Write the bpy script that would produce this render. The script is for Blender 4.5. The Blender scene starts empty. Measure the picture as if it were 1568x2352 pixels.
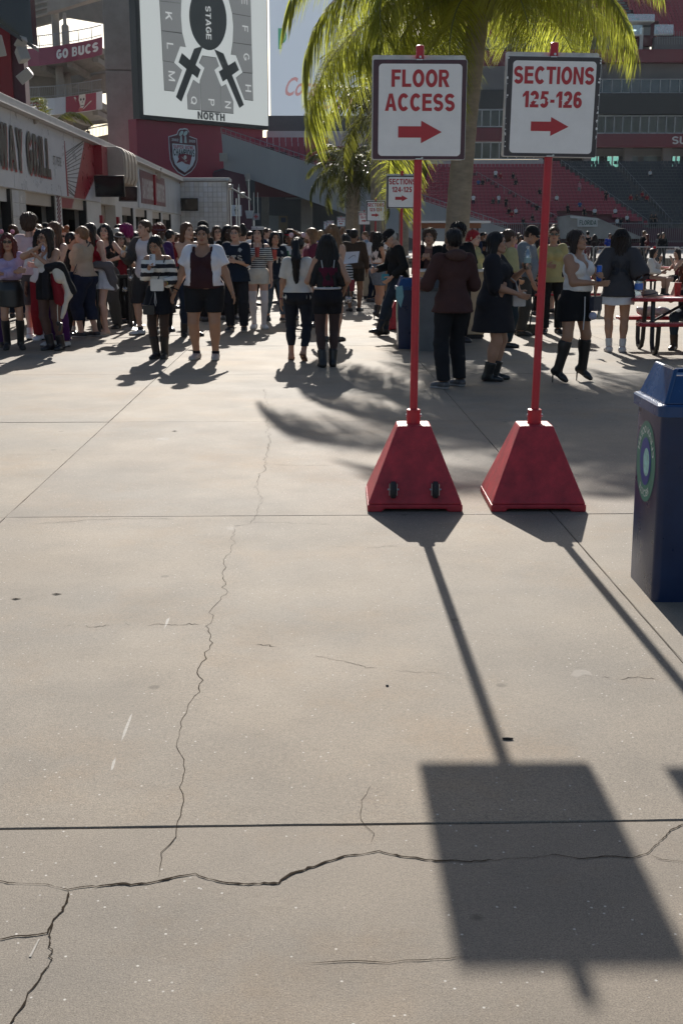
import bpy, bmesh, math, random
import numpy as np
from mathutils import Vector, Matrix
random.seed(7)
rng = np.random.default_rng(7)
S = bpy.context.scene
COL = S.collection
# ------------------------------------------------------------------ camera, sky, sun, exposure
F, CX, CY, PT, CAMH = 2704.0, 784.0, 1176.0, math.radians(13.2), 1.6
cam = bpy.data.cameras.new('camera')
cam.sensor_fit = 'HORIZONTAL'
cam.sensor_width = 36.0
cam.lens = 36.0 * F / 1568.0
cam.clip_start = 0.1
cam.clip_end = 3000
cam_o = bpy.data.objects.new('camera', cam)
cam_o.location = (0, 0, CAMH)
cam_o.rotation_euler = (math.pi / 2 - PT, 0, 0)
COL.objects.link(cam_o)
S.camera = cam_o
SUN_EL, SUN_AZ = math.radians(28.5), math.radians(-1.0)      # azimuth from +Y towards +X
world = bpy.data.worlds.new('World')
S.world = world
world.use_nodes = True
wn = world.node_tree
sky = wn.nodes.new('ShaderNodeTexSky')
sky.sky_type = 'NISHITA'
sky.sun_disc = False
sky.sun_elevation = SUN_EL
sky.sun_rotation = SUN_AZ
sky.air_density = 1.0
sky.dust_density = 1.6
bg = wn.nodes['Background']
wn.links.new(sky.outputs['Color'], bg.inputs['Color'])
bg.inputs['Strength'].default_value = 0.066
sun = bpy.data.lights.new('sun', 'SUN')
sun.energy = 5.0
sun.angle = math.radians(0.53)
sun.color = (1.0, 0.94, 0.85)
sun_o = bpy.data.objects.new('sun', sun)
sdir = Vector((math.sin(SUN_AZ) * math.cos(SUN_EL), math.cos(SUN_AZ) * math.cos(SUN_EL), math.sin(SUN_EL)))
sun_o.rotation_euler = sdir.to_track_quat('Z', 'Y').to_euler()
sun_o.location = (0, 30, 60)
COL.objects.link(sun_o)
S.view_settings.view_transform = 'Standard'
S.view_settings.look = 'None'
S.view_settings.gamma = 1.0
S.view_settings.use_curve_mapping = False
S.view_settings.exposure = 0.6
S.render.engine = 'CYCLES'
S.cycles.max_bounces = 8
S.cycles.transparent_max_bounces = 12
S.cycles.use_denoising = True
# ------------------------------------------------------------------ picture measurements -> metres
cP, sP = math.cos(PT), math.sin(PT)
def ray(px, py):
 dy = (py - CY)
 return np.array([(px - CX) / F, cP - sP * dy / F, -sP - cP * dy / F])
def at(px, py, Y):
 d = ray(px, py)
 return np.array([0, 0, CAMH]) + d * (Y / d[1])
def G(px, py, z=0.0):
 d = ray(px, py)
 return np.array([0, 0, CAMH]) + d * ((z - CAMH) / d[2])
class Plane:
 def __init__(s, o, ang):
  s.o = np.array([o[0], o[1], 0.0])
  a = math.radians(ang)
  s.u = np.array([math.cos(a), math.sin(a), 0.0])
  s.n = np.array([math.sin(a), -math.cos(a), 0.0])      # towards the camera side
 def px(s, x, y):
  d = ray(x, y)
  c = np.array([0, 0, CAMH])
  t = np.dot(s.o - c, s.n) / np.dot(d, s.n)
  p = c + d * t
  return float(np.dot(p - s.o, s.u)), float(p[2])
 def pt(s, a, b, off=0.0):
  return s.o + s.u * a + s.n * off + np.array([0, 0, b])
# ------------------------------------------------------------------ materials
MATS = {}
def mk(name, col, rough=0.6, metal=0.0, var=0.12, vscale=5.0, bump=0.0, bscale=80.0, spec=0.5, world_pos=False,
       emit=0.0, stretch=None, sheen=0.0, coat=0.0):
 if name in MATS:
  return MATS[name]
 m = bpy.data.materials.new(name)
 m.use_nodes = True
 nt = m.node_tree
 b = nt.nodes['Principled BSDF']
 b.inputs['Roughness'].default_value = rough
 b.inputs['Metallic'].default_value = metal
 b.inputs['Specular IOR Level'].default_value = spec
 if sheen:
  b.inputs['Sheen Weight'].default_value = sheen
 if coat:
  b.inputs['Coat Weight'].default_value = coat
  b.inputs['Coat Roughness'].default_value = 0.15
 b.inputs['Base Color'].default_value = (*col, 1)
 if emit:
  b.inputs['Emission Color'].default_value = (*col, 1)
  b.inputs['Emission Strength'].default_value = emit
 if var or bump:
  if world_pos:
   g = nt.nodes.new('ShaderNodeNewGeometry')
   src = g.outputs['Position']
  else:
   g = nt.nodes.new('ShaderNodeTexCoord')
   src = g.outputs['Object']
  if stretch:
   mp = nt.nodes.new('ShaderNodeMapping')
   mp.inputs['Scale'].default_value = stretch
   nt.links.new(src, mp.inputs['Vector'])
   src = mp.outputs['Vector']
 if var:
  n = nt.nodes.new('ShaderNodeTexNoise')
  n.inputs['Scale'].default_value = vscale
  n.inputs['Detail'].default_value = 5
  n.inputs['Roughness'].default_value = 0.65
  nt.links.new(src, n.inputs['Vector'])
  r = nt.nodes.new('ShaderNodeMapRange')
  r.inputs['From Min'].default_value = 0.3
  r.inputs['From Max'].default_value = 0.7
  r.inputs['To Min'].default_value = 1 - var
  r.inputs['To Max'].default_value = 1 + var
  nt.links.new(n.outputs['Fac'], r.inputs['Value'])
  mx = nt.nodes.new('ShaderNodeVectorMath')
  mx.operation = 'SCALE'
  mx.inputs[0].default_value = col
  nt.links.new(r.outputs['Result'], mx.inputs['Scale'])
  nt.links.new(mx.outputs['Vector'], b.inputs['Base Color'])
  r2 = nt.nodes.new('ShaderNodeMapRange')
  r2.inputs['To Min'].default_value = max(0.02, rough - 0.12)
  r2.inputs['To Max'].default_value = min(1.0, rough + 0.12)
  nt.links.new(n.outputs['Fac'], r2.inputs['Value'])
  nt.links.new(r2.outputs['Result'], b.inputs['Roughness'])
 if bump:
  n2 = nt.nodes.new('ShaderNodeTexNoise')
  n2.inputs['Scale'].default_value = bscale
  n2.inputs['Detail'].default_value = 3
  nt.links.new(src, n2.inputs['Vector'])
  bp = nt.nodes.new('ShaderNodeBump')
  bp.inputs['Strength'].default_value = bump
  bp.inputs['Distance'].default_value = 0.01
  nt.links.new(n2.outputs['Fac'], bp.inputs['Height'])
  nt.links.new(bp.outputs['Normal'], b.inputs['Normal'])
 MATS[name] = m
 return m
def concrete_ground():
 m = bpy.data.materials.new('plaza_concrete')
 m.use_nodes = True
 nt = m.node_tree
 N, Lk = nt.nodes.new, nt.links.new
 b = nt.nodes['Principled BSDF']
 b.inputs['Specular IOR Level'].default_value = 0.28
 g = N('ShaderNodeNewGeometry')
 def noise(scale, det=6, rough=0.6):
  n = N('ShaderNodeTexNoise')
  n.inputs['Scale'].default_value = scale
  n.inputs['Detail'].default_value = det
  n.inputs['Roughness'].default_value = rough
  Lk(g.outputs['Position'], n.inputs['Vector'])
  return n
 def ramp(src, stops):
  r = N('ShaderNodeValToRGB')
  e = r.color_ramp.elements
  e[0].position, e[0].color = stops[0][0], (*stops[0][1], 1)
  e[1].position, e[1].color = stops[-1][0], (*stops[-1][1], 1)
  for p, c in stops[1:-1]:
   x = e.new(p)
   x.color = (*c, 1)
  Lk(src, r.inputs['Fac'])
  return r
 def mix(kind, fac, a, c):
  x = N('ShaderNodeMix')
  x.data_type = 'RGBA'
  x.blend_type = kind
  if isinstance(fac, float):
   x.inputs[0].default_value = fac
  else:
   Lk(fac, x.inputs[0])
  Lk(a, x.inputs[6])
  Lk(c, x.inputs[7])
  return x.outputs[2]
 base = ramp(noise(0.9, 8, 0.7).outputs['Fac'], [(0.25, (0.192, 0.164, 0.134)), (0.5, (0.24, 0.208, 0.172)), (0.75, (0.288, 0.254, 0.213))])
 warm = ramp(noise(0.45, 4).outputs['Fac'], [(0.35, (0.92, 0.96, 1.0)), (0.65, (1.05, 1.0, 0.93))])
 c = mix('MULTIPLY', 1.0, base.outputs['Color'], warm.outputs['Color'])
 fine = ramp(noise(75, 5, 0.85).outputs['Fac'], [(0.3, (0.78, 0.78, 0.78)), (0.5, (1, 1, 1)), (0.72, (1.16, 1.16, 1.15))])
 c = mix('MULTIPLY', 1.0, c, fine.outputs['Color'])
 grit = ramp(noise(240, 2, 0.8).outputs['Fac'], [(0.3, (0.5, 0.5, 0.5)), (0.5, (1, 1, 1)), (0.72, (1.4, 1.4, 1.37))])
 c = mix('MULTIPLY', 0.8, c, grit.outputs['Color'])
 v = N('ShaderNodeTexVoronoi')
 v.inputs['Scale'].default_value = 34
 v.inputs['Randomness'].default_value = 1
 Lk(g.outputs['Position'], v.inputs['Vector'])
 fl = ramp(v.outputs['Distance'], [(0.06, (1, 1, 1)), (0.14, (0, 0, 0))])
 sel = ramp(v.outputs['Color'], [(0.56, (0, 0, 0)), (0.68, (1, 1, 1))])
 fm = mix('MULTIPLY', 1.0, fl.outputs['Color'], sel.outputs['Color'])
 pale = N('ShaderNodeRGB')
 pale.outputs[0].default_value = (0.56, 0.54, 0.5, 1)
 c = mix('MIX', fm, c, pale.outputs[0])
 oi = N('ShaderNodeObjectInfo')
 tone = ramp(oi.outputs['Random'], [(0.0, (0.93, 0.93, 0.94)), (1.0, (1.06, 1.05, 1.03))])
 c = mix('MULTIPLY', 1.0, c, tone.outputs['Color'])
 ws = ramp(noise(0.8, 6, 0.7).outputs['Fac'], [(0.5, (1, 1, 1)), (0.68, (1.05, 0.95, 0.84))])
 c = mix('MULTIPLY', 1.0, c, ws.outputs['Color'])
 v2 = N('ShaderNodeTexVoronoi')
 v2.inputs['Scale'].default_value = 2.3
 Lk(g.outputs['Position'], v2.inputs['Vector'])
 gum = ramp(v2.outputs['Distance'], [(0.035, (0.55, 0.54, 0.53)), (0.055, (1, 1, 1))])
 c = mix('MULTIPLY', 0.8, c, gum.outputs['Color'])
 st = ramp(noise(2.6, 7, 0.75).outputs['Fac'], [(0.60, (1, 1, 1)), (0.74, (0.84, 0.82, 0.79))])
 c = mix('MULTIPLY', 1.0, c, st.outputs['Color'])
 st2 = ramp(noise(9.0, 3, 0.6).outputs['Fac'], [(0.70, (1, 1, 1)), (0.77, (0.80, 0.78, 0.76))])
 c = mix('MULTIPLY', 0.7, c, st2.outputs['Color'])
 Lk(c, b.inputs['Base Color'])
 rr = N('ShaderNodeMapRange')
 rr.inputs['To Min'].default_value = 0.74
 rr.inputs['To Max'].default_value = 0.84
 Lk(noise(2, 4).outputs['Fac'], rr.inputs['Value'])
 Lk(rr.outputs['Result'], b.inputs['Roughness'])
 ad = N('ShaderNodeMath')
 ad.operation = 'ADD'
 Lk(noise(190, 3, 0.7).outputs['Fac'], ad.inputs[0])
 Lk(noise(420, 2, 0.6).outputs['Fac'], ad.inputs[1])
 bp = N('ShaderNodeBump')
 bp.inputs['Strength'].default_value = 0.5
 bp.inputs['Distance'].default_value = 0.0022
 Lk(ad.outputs[0], bp.inputs['Height'])
 Lk(bp.outputs['Normal'], b.inputs['Normal'])
 return m
def striped(name, c1, c2, period, duty=0.5, rough=0.85, axis=2, wob=0.004):
 if name in MATS:
  return MATS[name]
 m = bpy.data.materials.new(name)
 m.use_nodes = True
 nt = m.node_tree
 N, Lk = nt.nodes.new, nt.links.new
 b = nt.nodes['Principled BSDF']
 b.inputs['Roughness'].default_value = rough
 t = N('ShaderNodeTexCoord')
 sx = N('ShaderNodeSeparateXYZ')
 Lk(t.outputs['Object'], sx.inputs[0])
 nz = N('ShaderNodeTexNoise')
 nz.inputs['Scale'].default_value = 7
 Lk(t.outputs['Object'], nz.inputs['Vector'])
 ma = N('ShaderNodeMath')
 ma.operation = 'MULTIPLY_ADD'
 ma.inputs[1].default_value = wob * 6
 Lk(nz.outputs['Fac'], ma.inputs[0])
 Lk(sx.outputs[axis], ma.inputs[2])
 dv = N('ShaderNodeMath')
 dv.operation = 'DIVIDE'
 dv.inputs[1].default_value = period
 Lk(ma.outputs[0], dv.inputs[0])
 fr = N('ShaderNodeMath')
 fr.operation = 'FRACT'
 Lk(dv.outputs[0], fr.inputs[0])
 gt = N('ShaderNodeMath')
 gt.operation = 'GREATER_THAN'
 gt.inputs[1].default_value = duty
 Lk(fr.outputs[0], gt.inputs[0])
 mx = N('ShaderNodeMix')
 mx.data_type = 'RGBA'
 mx.inputs[6].default_value = (*c1, 1)
 mx.inputs[7].default_value = (*c2, 1)
 Lk(gt.outputs[0], mx.inputs[0])
 Lk(mx.outputs[2], b.inputs['Base Color'])
 MATS[name] = m
 return m
def leafy(name, col, tcol, fac=0.45, rough=0.35):
 if name in MATS:
  return MATS[name]
 m = bpy.data.materials.new(name)
 m.use_nodes = True
 nt = m.node_tree
 N, Lk = nt.nodes.new, nt.links.new
 b = nt.nodes['Principled BSDF']
 b.inputs['Roughness'].default_value = rough
 oi = N('ShaderNodeNewGeometry')
 rr = N('ShaderNodeMapRange')
 rr.inputs['To Min'].default_value = 0.6
 rr.inputs['To Max'].default_value = 1.5
 Lk(oi.outputs['Random Per Island'], rr.inputs['Value'])
 def sc(c):
  v = N('ShaderNodeVectorMath')
  v.operation = 'SCALE'
  v.inputs[0].default_value = c
  Lk(rr.outputs['Result'], v.inputs['Scale'])
  return v.outputs['Vector']
 Lk(sc(col), b.inputs['Base Color'])
 t = N('ShaderNodeBsdfTranslucent')
 Lk(sc(tcol), t.inputs['Color'])
 mx = N('ShaderNodeMixShader')
 mx.inputs['Fac'].default_value = fac
 Lk(b.outputs[0], mx.inputs[1])
 Lk(t.outputs[0], mx.inputs[2])
 Lk(mx.outputs[0], nt.nodes['Material Output'].inputs['Surface'])
 MATS[name] = m
 return m
def glassy(name, col=(0.8, 0.9, 0.95), fac=0.25, rough=0.05):
 if name in MATS:
  return MATS[name]
 m = bpy.data.materials.new(name)
 m.use_nodes = True
 nt = m.node_tree
 N, Lk = nt.nodes.new, nt.links.new
 tr = N('ShaderNodeBsdfTransparent')
 tr.inputs['Color'].default_value = (*col, 1)
 gl = N('ShaderNodeBsdfGlossy')
 gl.inputs['Roughness'].default_value = rough
 mx = N('ShaderNodeMixShader')
 mx.inputs['Fac'].default_value = fac
 Lk(tr.outputs[0], mx.inputs[1])
 Lk(gl.outputs[0], mx.inputs[2])
 Lk(mx.outputs[0], nt.nodes['Material Output'].inputs['Surface'])
 MATS[name] = m
 return m
def paint(name, col, rough=0.45, var=0.1, **k):
 return mk(name, col, rough, var=var, vscale=k.pop('vscale', 6.0), bump=k.pop('bump', 0.05), **k)
# ------------------------------------------------------------------ objects
WLOC = {}
def link(o, parent=None):
 COL.objects.link(o)
 if parent is not None:
  o.parent = parent
 return o
def tag(o, label=None, cat=None, group=None, kind=None):
 if label:
  o['label'] = label
 if cat:
  o['category'] = cat
 if group:
  o['group'] = group
 if kind:
  o['kind'] = kind
 return o
def thing(name, label, cat, loc=(0, 0, 0), rz=0.0, group=None, parent=None):
 o = bpy.data.objects.new(name, None)
 o.empty_display_size = 0.2
 o.location = loc
 o.rotation_euler = (0, 0, rz)
 link(o, parent)
 WLOC[o.name] = np.array(loc, float)
 return tag(o, label, cat, group)
def struct(name):
 o = bpy.data.objects.new(name, None)
 link(o)
 WLOC[o.name] = np.zeros(3)
 o['kind'] = 'structure'
 return o
class MB:
 def __init__(s):
  s.v, s.f, s.m = [], [], []
 def add(s, vs, fs, mi=0):
  n = len(s.v)
  s.v.extend([tuple(float(c) for c in p) for p in vs])
  for f in fs:
   s.f.append(tuple(n + i for i in f))
   s.m.append(mi)
  return s
 def hexa(s, p, mi=0):
  return s.add(p, [(3, 2, 1, 0), (4, 5, 6, 7), (0, 1, 5, 4), (1, 2, 6, 5), (2, 3, 7, 6), (3, 0, 4, 7)], mi)
 def box(s, c, d, mi=0, rot=None):
  x, y, z = d[0] / 2, d[1] / 2, d[2] / 2
  ps = [np.array(q, float) for q in ((-x, -y, -z), (x, -y, -z), (x, y, -z), (-x, y, -z), (-x, -y, z), (x, -y, z), (x, y, z), (-x, y, z))]
  if rot is not None:
   r = np.array(rot.to_3x3()) if hasattr(rot, 'to_3x3') else np.array(rot)
   ps = [r @ q for q in ps]
  return s.hexa([q + np.array(c, float) for q in ps], mi)
 def pbox(s, pl, a0, a1, b0, b1, o0, o1, mi=0):
  P = pl.pt
  return s.hexa([P(a0, b0, o1), P(a1, b0, o1), P(a1, b0, o0), P(a0, b0, o0), P(a0, b1, o1), P(a1, b1, o1), P(a1, b1, o0), P(a0, b1, o0)], mi)
 def prism(s, front, back, mi=0):
  n = len(front)
  fs = [tuple(range(n)), tuple(range(2 * n - 1, n - 1, -1))]
  for i in range(n):
   j = (i + 1) % n
   fs.append((j, i, n + i, n + j))
  return s.add(list(front) + list(back), fs, mi)
 def pprism(s, pl, poly, o0, o1, mi=0):
  return s.prism([pl.pt(a, b, o1) for a, b in poly], [pl.pt(a, b, o0) for a, b in poly], mi)
 def tube(s, pts, r, n=8, mi=0, caps=True):
  pts = [np.array(p, float) for p in pts]
  rs = r if isinstance(r, (list, tuple)) else [r] * len(pts)
  vs, fs = [], []
  prev = None
  for i, p in enumerate(pts):
   d = pts[min(i + 1, len(pts) - 1)] - pts[max(i - 1, 0)]
   d = d / (np.linalg.norm(d) + 1e-9)
   if prev is None:
    a = np.cross(d, [0, 0, 1.0])
    if np.linalg.norm(a) < 1e-3:
     a = np.cross(d, [0, 1.0, 0])
   else:
    a = prev - d * np.dot(prev, d)
   a = a / (np.linalg.norm(a) + 1e-9)
   prev = a
   b = np.cross(d, a)
   for k in range(n):
    t = 2 * math.pi * k / n
    vs.append(p + (a * math.cos(t) + b * math.sin(t)) * rs[i])
  for i in range(len(pts) - 1):
   for k in range(n):
    k2 = (k + 1) % n
    fs.append((i * n + k, i * n + k2, (i + 1) * n + k2, (i + 1) * n + k))
  if caps:
   fs.append(tuple(range(n - 1, -1, -1)))
   fs.append(tuple((len(pts) - 1) * n + k for k in range(n)))
  return s.add(vs, fs, mi)
 def lathe(s, c, prof, n=16, mi=0, axis='z', sx=1.0, sy=1.0):
  c = np.array(c, float)
  vs, fs = [], []
  for r, h in prof:
   for k in range(n):
    t = 2 * math.pi * k / n
    q = (r * math.cos(t) * sx, r * math.sin(t) * sy, h)
    if axis == 'y':
     q = (q[0], -q[2], q[1])
    elif axis == 'x':
     q = (q[2], q[0], q[1])
    vs.append(c + np.array(q))
  for i in range(len(prof) - 1):
   for k in range(n):
    k2 = (k + 1) % n
    fs.append((i * n + k, i * n + k2, (i + 1) * n + k2, (i + 1) * n + k))
  fs.append(tuple(range(n - 1, -1, -1)))
  fs.append(tuple((len(prof) - 1) * n + k for k in range(n)))
  return s.add(vs, fs, mi)
 def ball(s, c, r, n=10, mi=0):
  r = np.array(r if isinstance(r, (tuple, list)) else (r, r, r), float)
  m = n // 2 + 1
  vs, fs = [], []
  for i in range(m + 1):
   ph = math.pi * i / m
   for k in range(n):
    t = 2 * math.pi * k / n
    vs.append(np.array(c) + r * np.array([math.sin(ph) * math.cos(t), math.sin(ph) * math.sin(t), -math.cos(ph)]))
  for i in range(m):
   for k in range(n):
    k2 = (k + 1) % n
    fs.append((i * n + k, i * n + k2, (i + 1) * n + k2, (i + 1) * n + k))
  return s.add(vs, fs, mi)
 def mesh(s, name, mats, off=(0, 0, 0), smooth=False):
  me = bpy.data.meshes.new(name)
  o = np.array(off, float)
  me.from_pydata([tuple(np.array(p) - o) for p in s.v], [], s.f)
  for m in (mats if isinstance(mats, (list, tuple)) else [mats]):
   me.materials.append(m)
  if any(s.m):
   me.polygons.foreach_set('material_index', s.m)
  if smooth:
   me.polygons.foreach_set('use_smooth', [True] * len(s.f))
   me.set_sharp_from_angle(angle=math.radians(40))
  me.validate()
  me.update()
  return me
 def build(s, name, mats, parent=None, loc=None, smooth=False, bevel=0.0):
  if loc is None and parent is not None:
   off = WLOC.get(parent.name, np.zeros(3))
  else:
   off = np.array(loc if loc is not None else (0, 0, 0), float)
  o = bpy.data.objects.new(name, s.mesh(name, mats, off, smooth))
  link(o, parent)
  if parent is None:
   o.location = off
   WLOC[o.name] = off
  else:
   WLOC[o.name] = off
  if bevel:
   b = o.modifiers.new('bevel', 'BEVEL')
   b.width = bevel
   b.segments = 2
   b.limit_method = 'ANGLE'
   b.angle_limit = math.radians(35)
  return o
def local(o):
 WLOC[o.name] = np.zeros(3)
 return o
# ------------------------------------------------------------------ lettering
TEXT = {}
def make_texts(items):
 objs = []
 for s, off, sp in items:
  c = bpy.data.curves.new('text', 'FONT')
  c.body = s
  c.size = 1.0
  c.offset = off
  c.resolution_u = 3
  c.space_character = sp
  o = bpy.data.objects.new('text', c)
  COL.objects.link(o)
  objs.append((s, off, o, c))
 dg = bpy.context.evaluated_depsgraph_get()
 dg.update()
 for s, off, o, c in objs:
  me = bpy.data.meshes.new_from_object(o.evaluated_get(dg))
  v = np.array([p.co[:2] for p in me.vertices])
  lo, hi = v.min(0), v.max(0)
  TEXT[(s, off)] = ((v - lo) / (hi - lo), [tuple(p.vertices) for p in me.polygons], (hi - lo))
  bpy.data.objects.remove(o)
  bpy.data.curves.remove(c)
  bpy.data.meshes.remove(me)
def text_to(mb, s, bold, o, u, v, w, h, shear=0.0, mi=0, bend=None):
 q, fs, _ = TEXT[(s, bold)]
 o, u, v = np.array(o, float), np.array(u, float), np.array(v, float)
 pts = []
 for a, b in q:
  p = o + u * (a * w + shear * b * h) + v * (b * h)
  if bend is not None:
   p = bend(p)
  pts.append(p)
 mb.add(pts, fs, mi)
B0, B1, B2, B3 = 0.0, 0.018, 0.035, 0.055
make_texts([('FLOOR', B2, 1.05), ('ACCESS', B2, 1.05), ('SECTIONS', B2, 1.05), ('125-126', B2, 1.0), ('124-125', B2, 1.0), ('123-124', B2, 1.0),
   ('122-123', B2, 1.0), ('121-122', B2, 1.0), ('120-121', B2, 1.0), ('119-120', B2, 1.0), ('GATEWAY', B2, 0.95), ('GRILL', B2, 0.95),
   ('ST. PETE', B0, 1.0), ('BAYSHORE', B1, 1.0), ('BURRITOS', B1, 1.0), ('GO BUCS', B3, 1.0), ('BUCCANEERS', B2, 1.0),
   ('STAGE', B2, 1.1), ('NORTH', B3, 1.0), ('K', B1, 1), ('L', B1, 1), ('M', B1, 1), ('Q', B1, 1), ('P', B1, 1), ('N', B1, 1),
   ('E', B1, 1), ('F', B1, 1), ('G', B1, 1), ('H', B1, 1), ('2002', B1, 1), ('2020', B1, 1), ('SUPER BOWL', B2, 1), ('CHAMPIONS', B2, 1),
   ('p', B3, 1), ('Coca', B1, 1), ('Cola', B1, 1), ('SU', B3, 1), ('FLORIDA', B1, 1), ('CLEAN OCEAN', B1, 1.1), ('RECYCLE', B1, 1),
   ('BTS', B3, 1.1), ('BTS', B0, 1.1), ('94', B3, 1), ('9', B3, 1), ('U', B3, 1)])
from mathutils.geometry import delaunay_2d_cdt
def _strip(pts, w, closed=False):
 P = [np.array(p, float) for p in pts]
 n = len(P)
 L, R = [], []
 for i in range(n):
  a = P[i - 1] if (i > 0 or closed) else None
  b = P[(i + 1) % n] if (i < n - 1 or closed) else None
  ds = []
  if a is not None:
   ds.append((P[i] - a) / (np.linalg.norm(P[i] - a) + 1e-9))
  if b is not None:
   ds.append((b - P[i]) / (np.linalg.norm(b - P[i]) + 1e-9))
  d = sum(ds)
  d = d / (np.linalg.norm(d) + 1e-9)
  nn = np.array([-d[1], d[0]])
  k = 1.0 / max(0.5, abs(np.dot(nn, np.array([-ds[0][1], ds[0][0]]))))
  ww = w[i] if isinstance(w, (list, tuple)) else w
  L.append(P[i] + nn * ww / 2 * k)
  R.append(P[i] - nn * ww / 2 * k)
 vs = L + R
 fs = [(i, n + i, n + (i + 1) % n, (i + 1) % n) for i in range(n if closed else n - 1)]
 return vs, fs
def _arc(cx, cy, rx, ry, a0, a1, n=14):
 return [(cx + rx * math.cos(math.radians(a0 + (a1 - a0) * k / n)), cy + ry * math.sin(math.radians(a0 + (a1 - a0) * k / n))) for k in range(n + 1)]
def glyph(ch, t):
 h = t / 2
 q = t * 0.84            # horizontal weight
 def rect(x0, y0, x1, y1):
  return [(x0, y0), (x1, y0), (x1, y1), (x0, y1)], [(0, 1, 2, 3)]
 def poly(*p):
  return list(p), [tuple(range(len(p)))]
 w = 0.72
 if ch == ' ':
  return 0.3, []
 if ch == 'I':
  return t, [rect(0, 0, t, 1)]
 if ch == 'L':
  w = 0.62
  return w, [rect(0, 0, t, 1), rect(t, 0, w, q)]
 if ch == 'F':
  w = 0.63
  return w, [rect(0, 0, t, 1), rect(t, 1 - q, w, 1), rect(t, .42, w * .9, .42 + q)]
 if ch == 'E':
  w = 0.66
  return w, [rect(0, 0, t, 1), rect(t, 1 - q, w * .97, 1), rect(t, .43, w * .93, .43 + q), rect(t, 0, w, q)]
 if ch == 'T':
  w = 0.7
  return w, [rect(0, 1 - q, w, 1), rect(w / 2 - h, 0, w / 2 + h, 1 - q)]
 if ch == 'H':
  w = 0.74
  return w, [rect(0, 0, t, 1), rect(w - t, 0, w, 1), rect(t, .42, w - t, .42 + q)]
 if ch == 'N':
  w = 0.74
  return w, [rect(0, 0, t * .93, 1), rect(w - t * .93, 0, w, 1), poly((t * .93, 1), (t * .93, 1 - t * 1.6), (w - t * .93, 0), (w - t * .93, t * 1.6))]
 if ch == 'K':
  w = 0.78
  return w, [rect(0, 0, t, 1), poly((t, .28), (t, .55), (w - t * 1.25, 1), (w - t * .05, 1)), poly((t + .12, .5), (t + .27, .64), (w, 0), (w - t * 1.2, 0))]
 if ch == 'M':
  w = 0.86
  return w, [rect(0, 0, t * .85, 1), rect(w - t * .85, 0, w, 1), poly((t * .85, 1), (t * .85, 1 - t * 2), (w / 2 - t * .4, 0), (w / 2, 0), (w / 2, t * 1.4)), poly((w - t * .85, 1), (w / 2, t * 1.4), (w / 2, 0), (w / 2 + t * .4, 0), (w - t * .85, 1 - t * 2))]
 if ch == 'W':
  w = 1.05
  return w, [poly((0, 1), (w * .2, 0), (w * .2 + t * .95, 0), (t * 1.02, 1)), poly((w * .2 + t * .95, 0), (w / 2 + t * .5, 1), (w / 2 - t * .5, 1), (w * .2 + t * .2, .2)), poly((w * .8 - t * .95, 0), (w * .8 - t * .2, .2), (w / 2 + t * .5, 1), (w / 2 + t * .05, .72)), poly((w, 1), (w - t * 1.02, 1), (w * .8 - t * .95, 0), (w * .8, 0))]
 if ch == 'A':
  w = 0.8
  return w, [poly((0, 0), (t * 1.05, 0), (w / 2, .78), (w / 2 - t * .55, 1)[:2], ), poly((w, 0), (w / 2 + t * .55, 1), (w / 2 - t * .55, 1), (w / 2, .78), (w - t * 1.05, 0)), poly((w * .30, .22), (w * .70, .22), (w * .64, .22 + q), (w * .36, .22 + q))]
 if ch == 'Y':
  w = 0.78
  return w, [rect(w / 2 - h, 0, w / 2 + h, .42), poly((0, 1), (w / 2 - h, .42), (w / 2 + h, .42), (w / 2, .62), (t * 1.15, 1)), poly((w, 1), (w - t * 1.15, 1), (w / 2, .62), (w / 2 + h, .42))]
 if ch in 'OQ0':
  w = 0.8 if ch != '0' else 0.6
  out = [_strip(_arc(w / 2, .5, w / 2 - h, .5 - q / 2, 0, 360, 28)[:-1], t, True)]
  if ch == 'Q':
   out.append(poly((w * .55, .22), (w * .7, .3), (w * 1.02, -.02), (w * .84, -.08)))
  return w, out
 if ch == 'C':
  w = 0.75
  return w, [_strip(_arc(w / 2 + .02, .5, w / 2 - h + .02, .5 - q / 2, 42, 318, 24), t)]
 if ch == 'G':
  w = 0.78
  return w, [_strip(_arc(w / 2, .5, w / 2 - h, .5 - q / 2, 42, 330, 24), t), rect(w * .52, .36, w, .36 + q), rect(w - t * .8, .14, w, .36)]
 if ch == 'U':
  w = 0.72
  return w, [_strip([(h, 1)] + _arc(w / 2, .33, w / 2 - h, .33 - q / 2, 180, 360, 14) + [(w - h, 1)], t)]
 if ch in 'PRB':
  w = 0.7
  q = min(q, .185)
  ry = .27 - q / 2 + .02
  x1 = w - h - ry * .9
  bowl = [(t, 1 - q / 2), (x1, 1 - q / 2)] + _arc(x1, 1 - q / 2 - ry, ry * .9, ry, 80, -80, 10) + [(x1, 1 - q / 2 - 2 * ry), (t, 1 - q / 2 - 2 * ry)]
  out = [rect(0, 0, t, 1), _strip(bowl, q)]
  if ch == 'R':
   out.append(poly((w * .38, .42), (w * .72, .44), (w + .04, 0), (w - t * 1.1 + .04, 0)))
  if ch == 'B':
   yb = 1 - q / 2 - 2 * ry
   r2 = (yb - q / 2) / 2
   x2 = w - h - r2 * .9 + .03
   out.append(_strip([(x1, yb), (x2, yb)] + _arc(x2, yb - r2, r2 * .9, r2, 80, -80, 10) + [(x2, q / 2), (t, q / 2)], q))
  return w + (.03 if ch != 'P' else 0), out
 if ch == 'D':
  w = 0.74
  return w, [rect(0, 0, t, 1), _strip([(t, 1 - q / 2), (.28, 1 - q / 2)] + _arc(.28, .5, w - h - .28, .5 - q / 2, 80, -80, 12) + [(.28, q / 2), (t, q / 2)], t * .92)]
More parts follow.
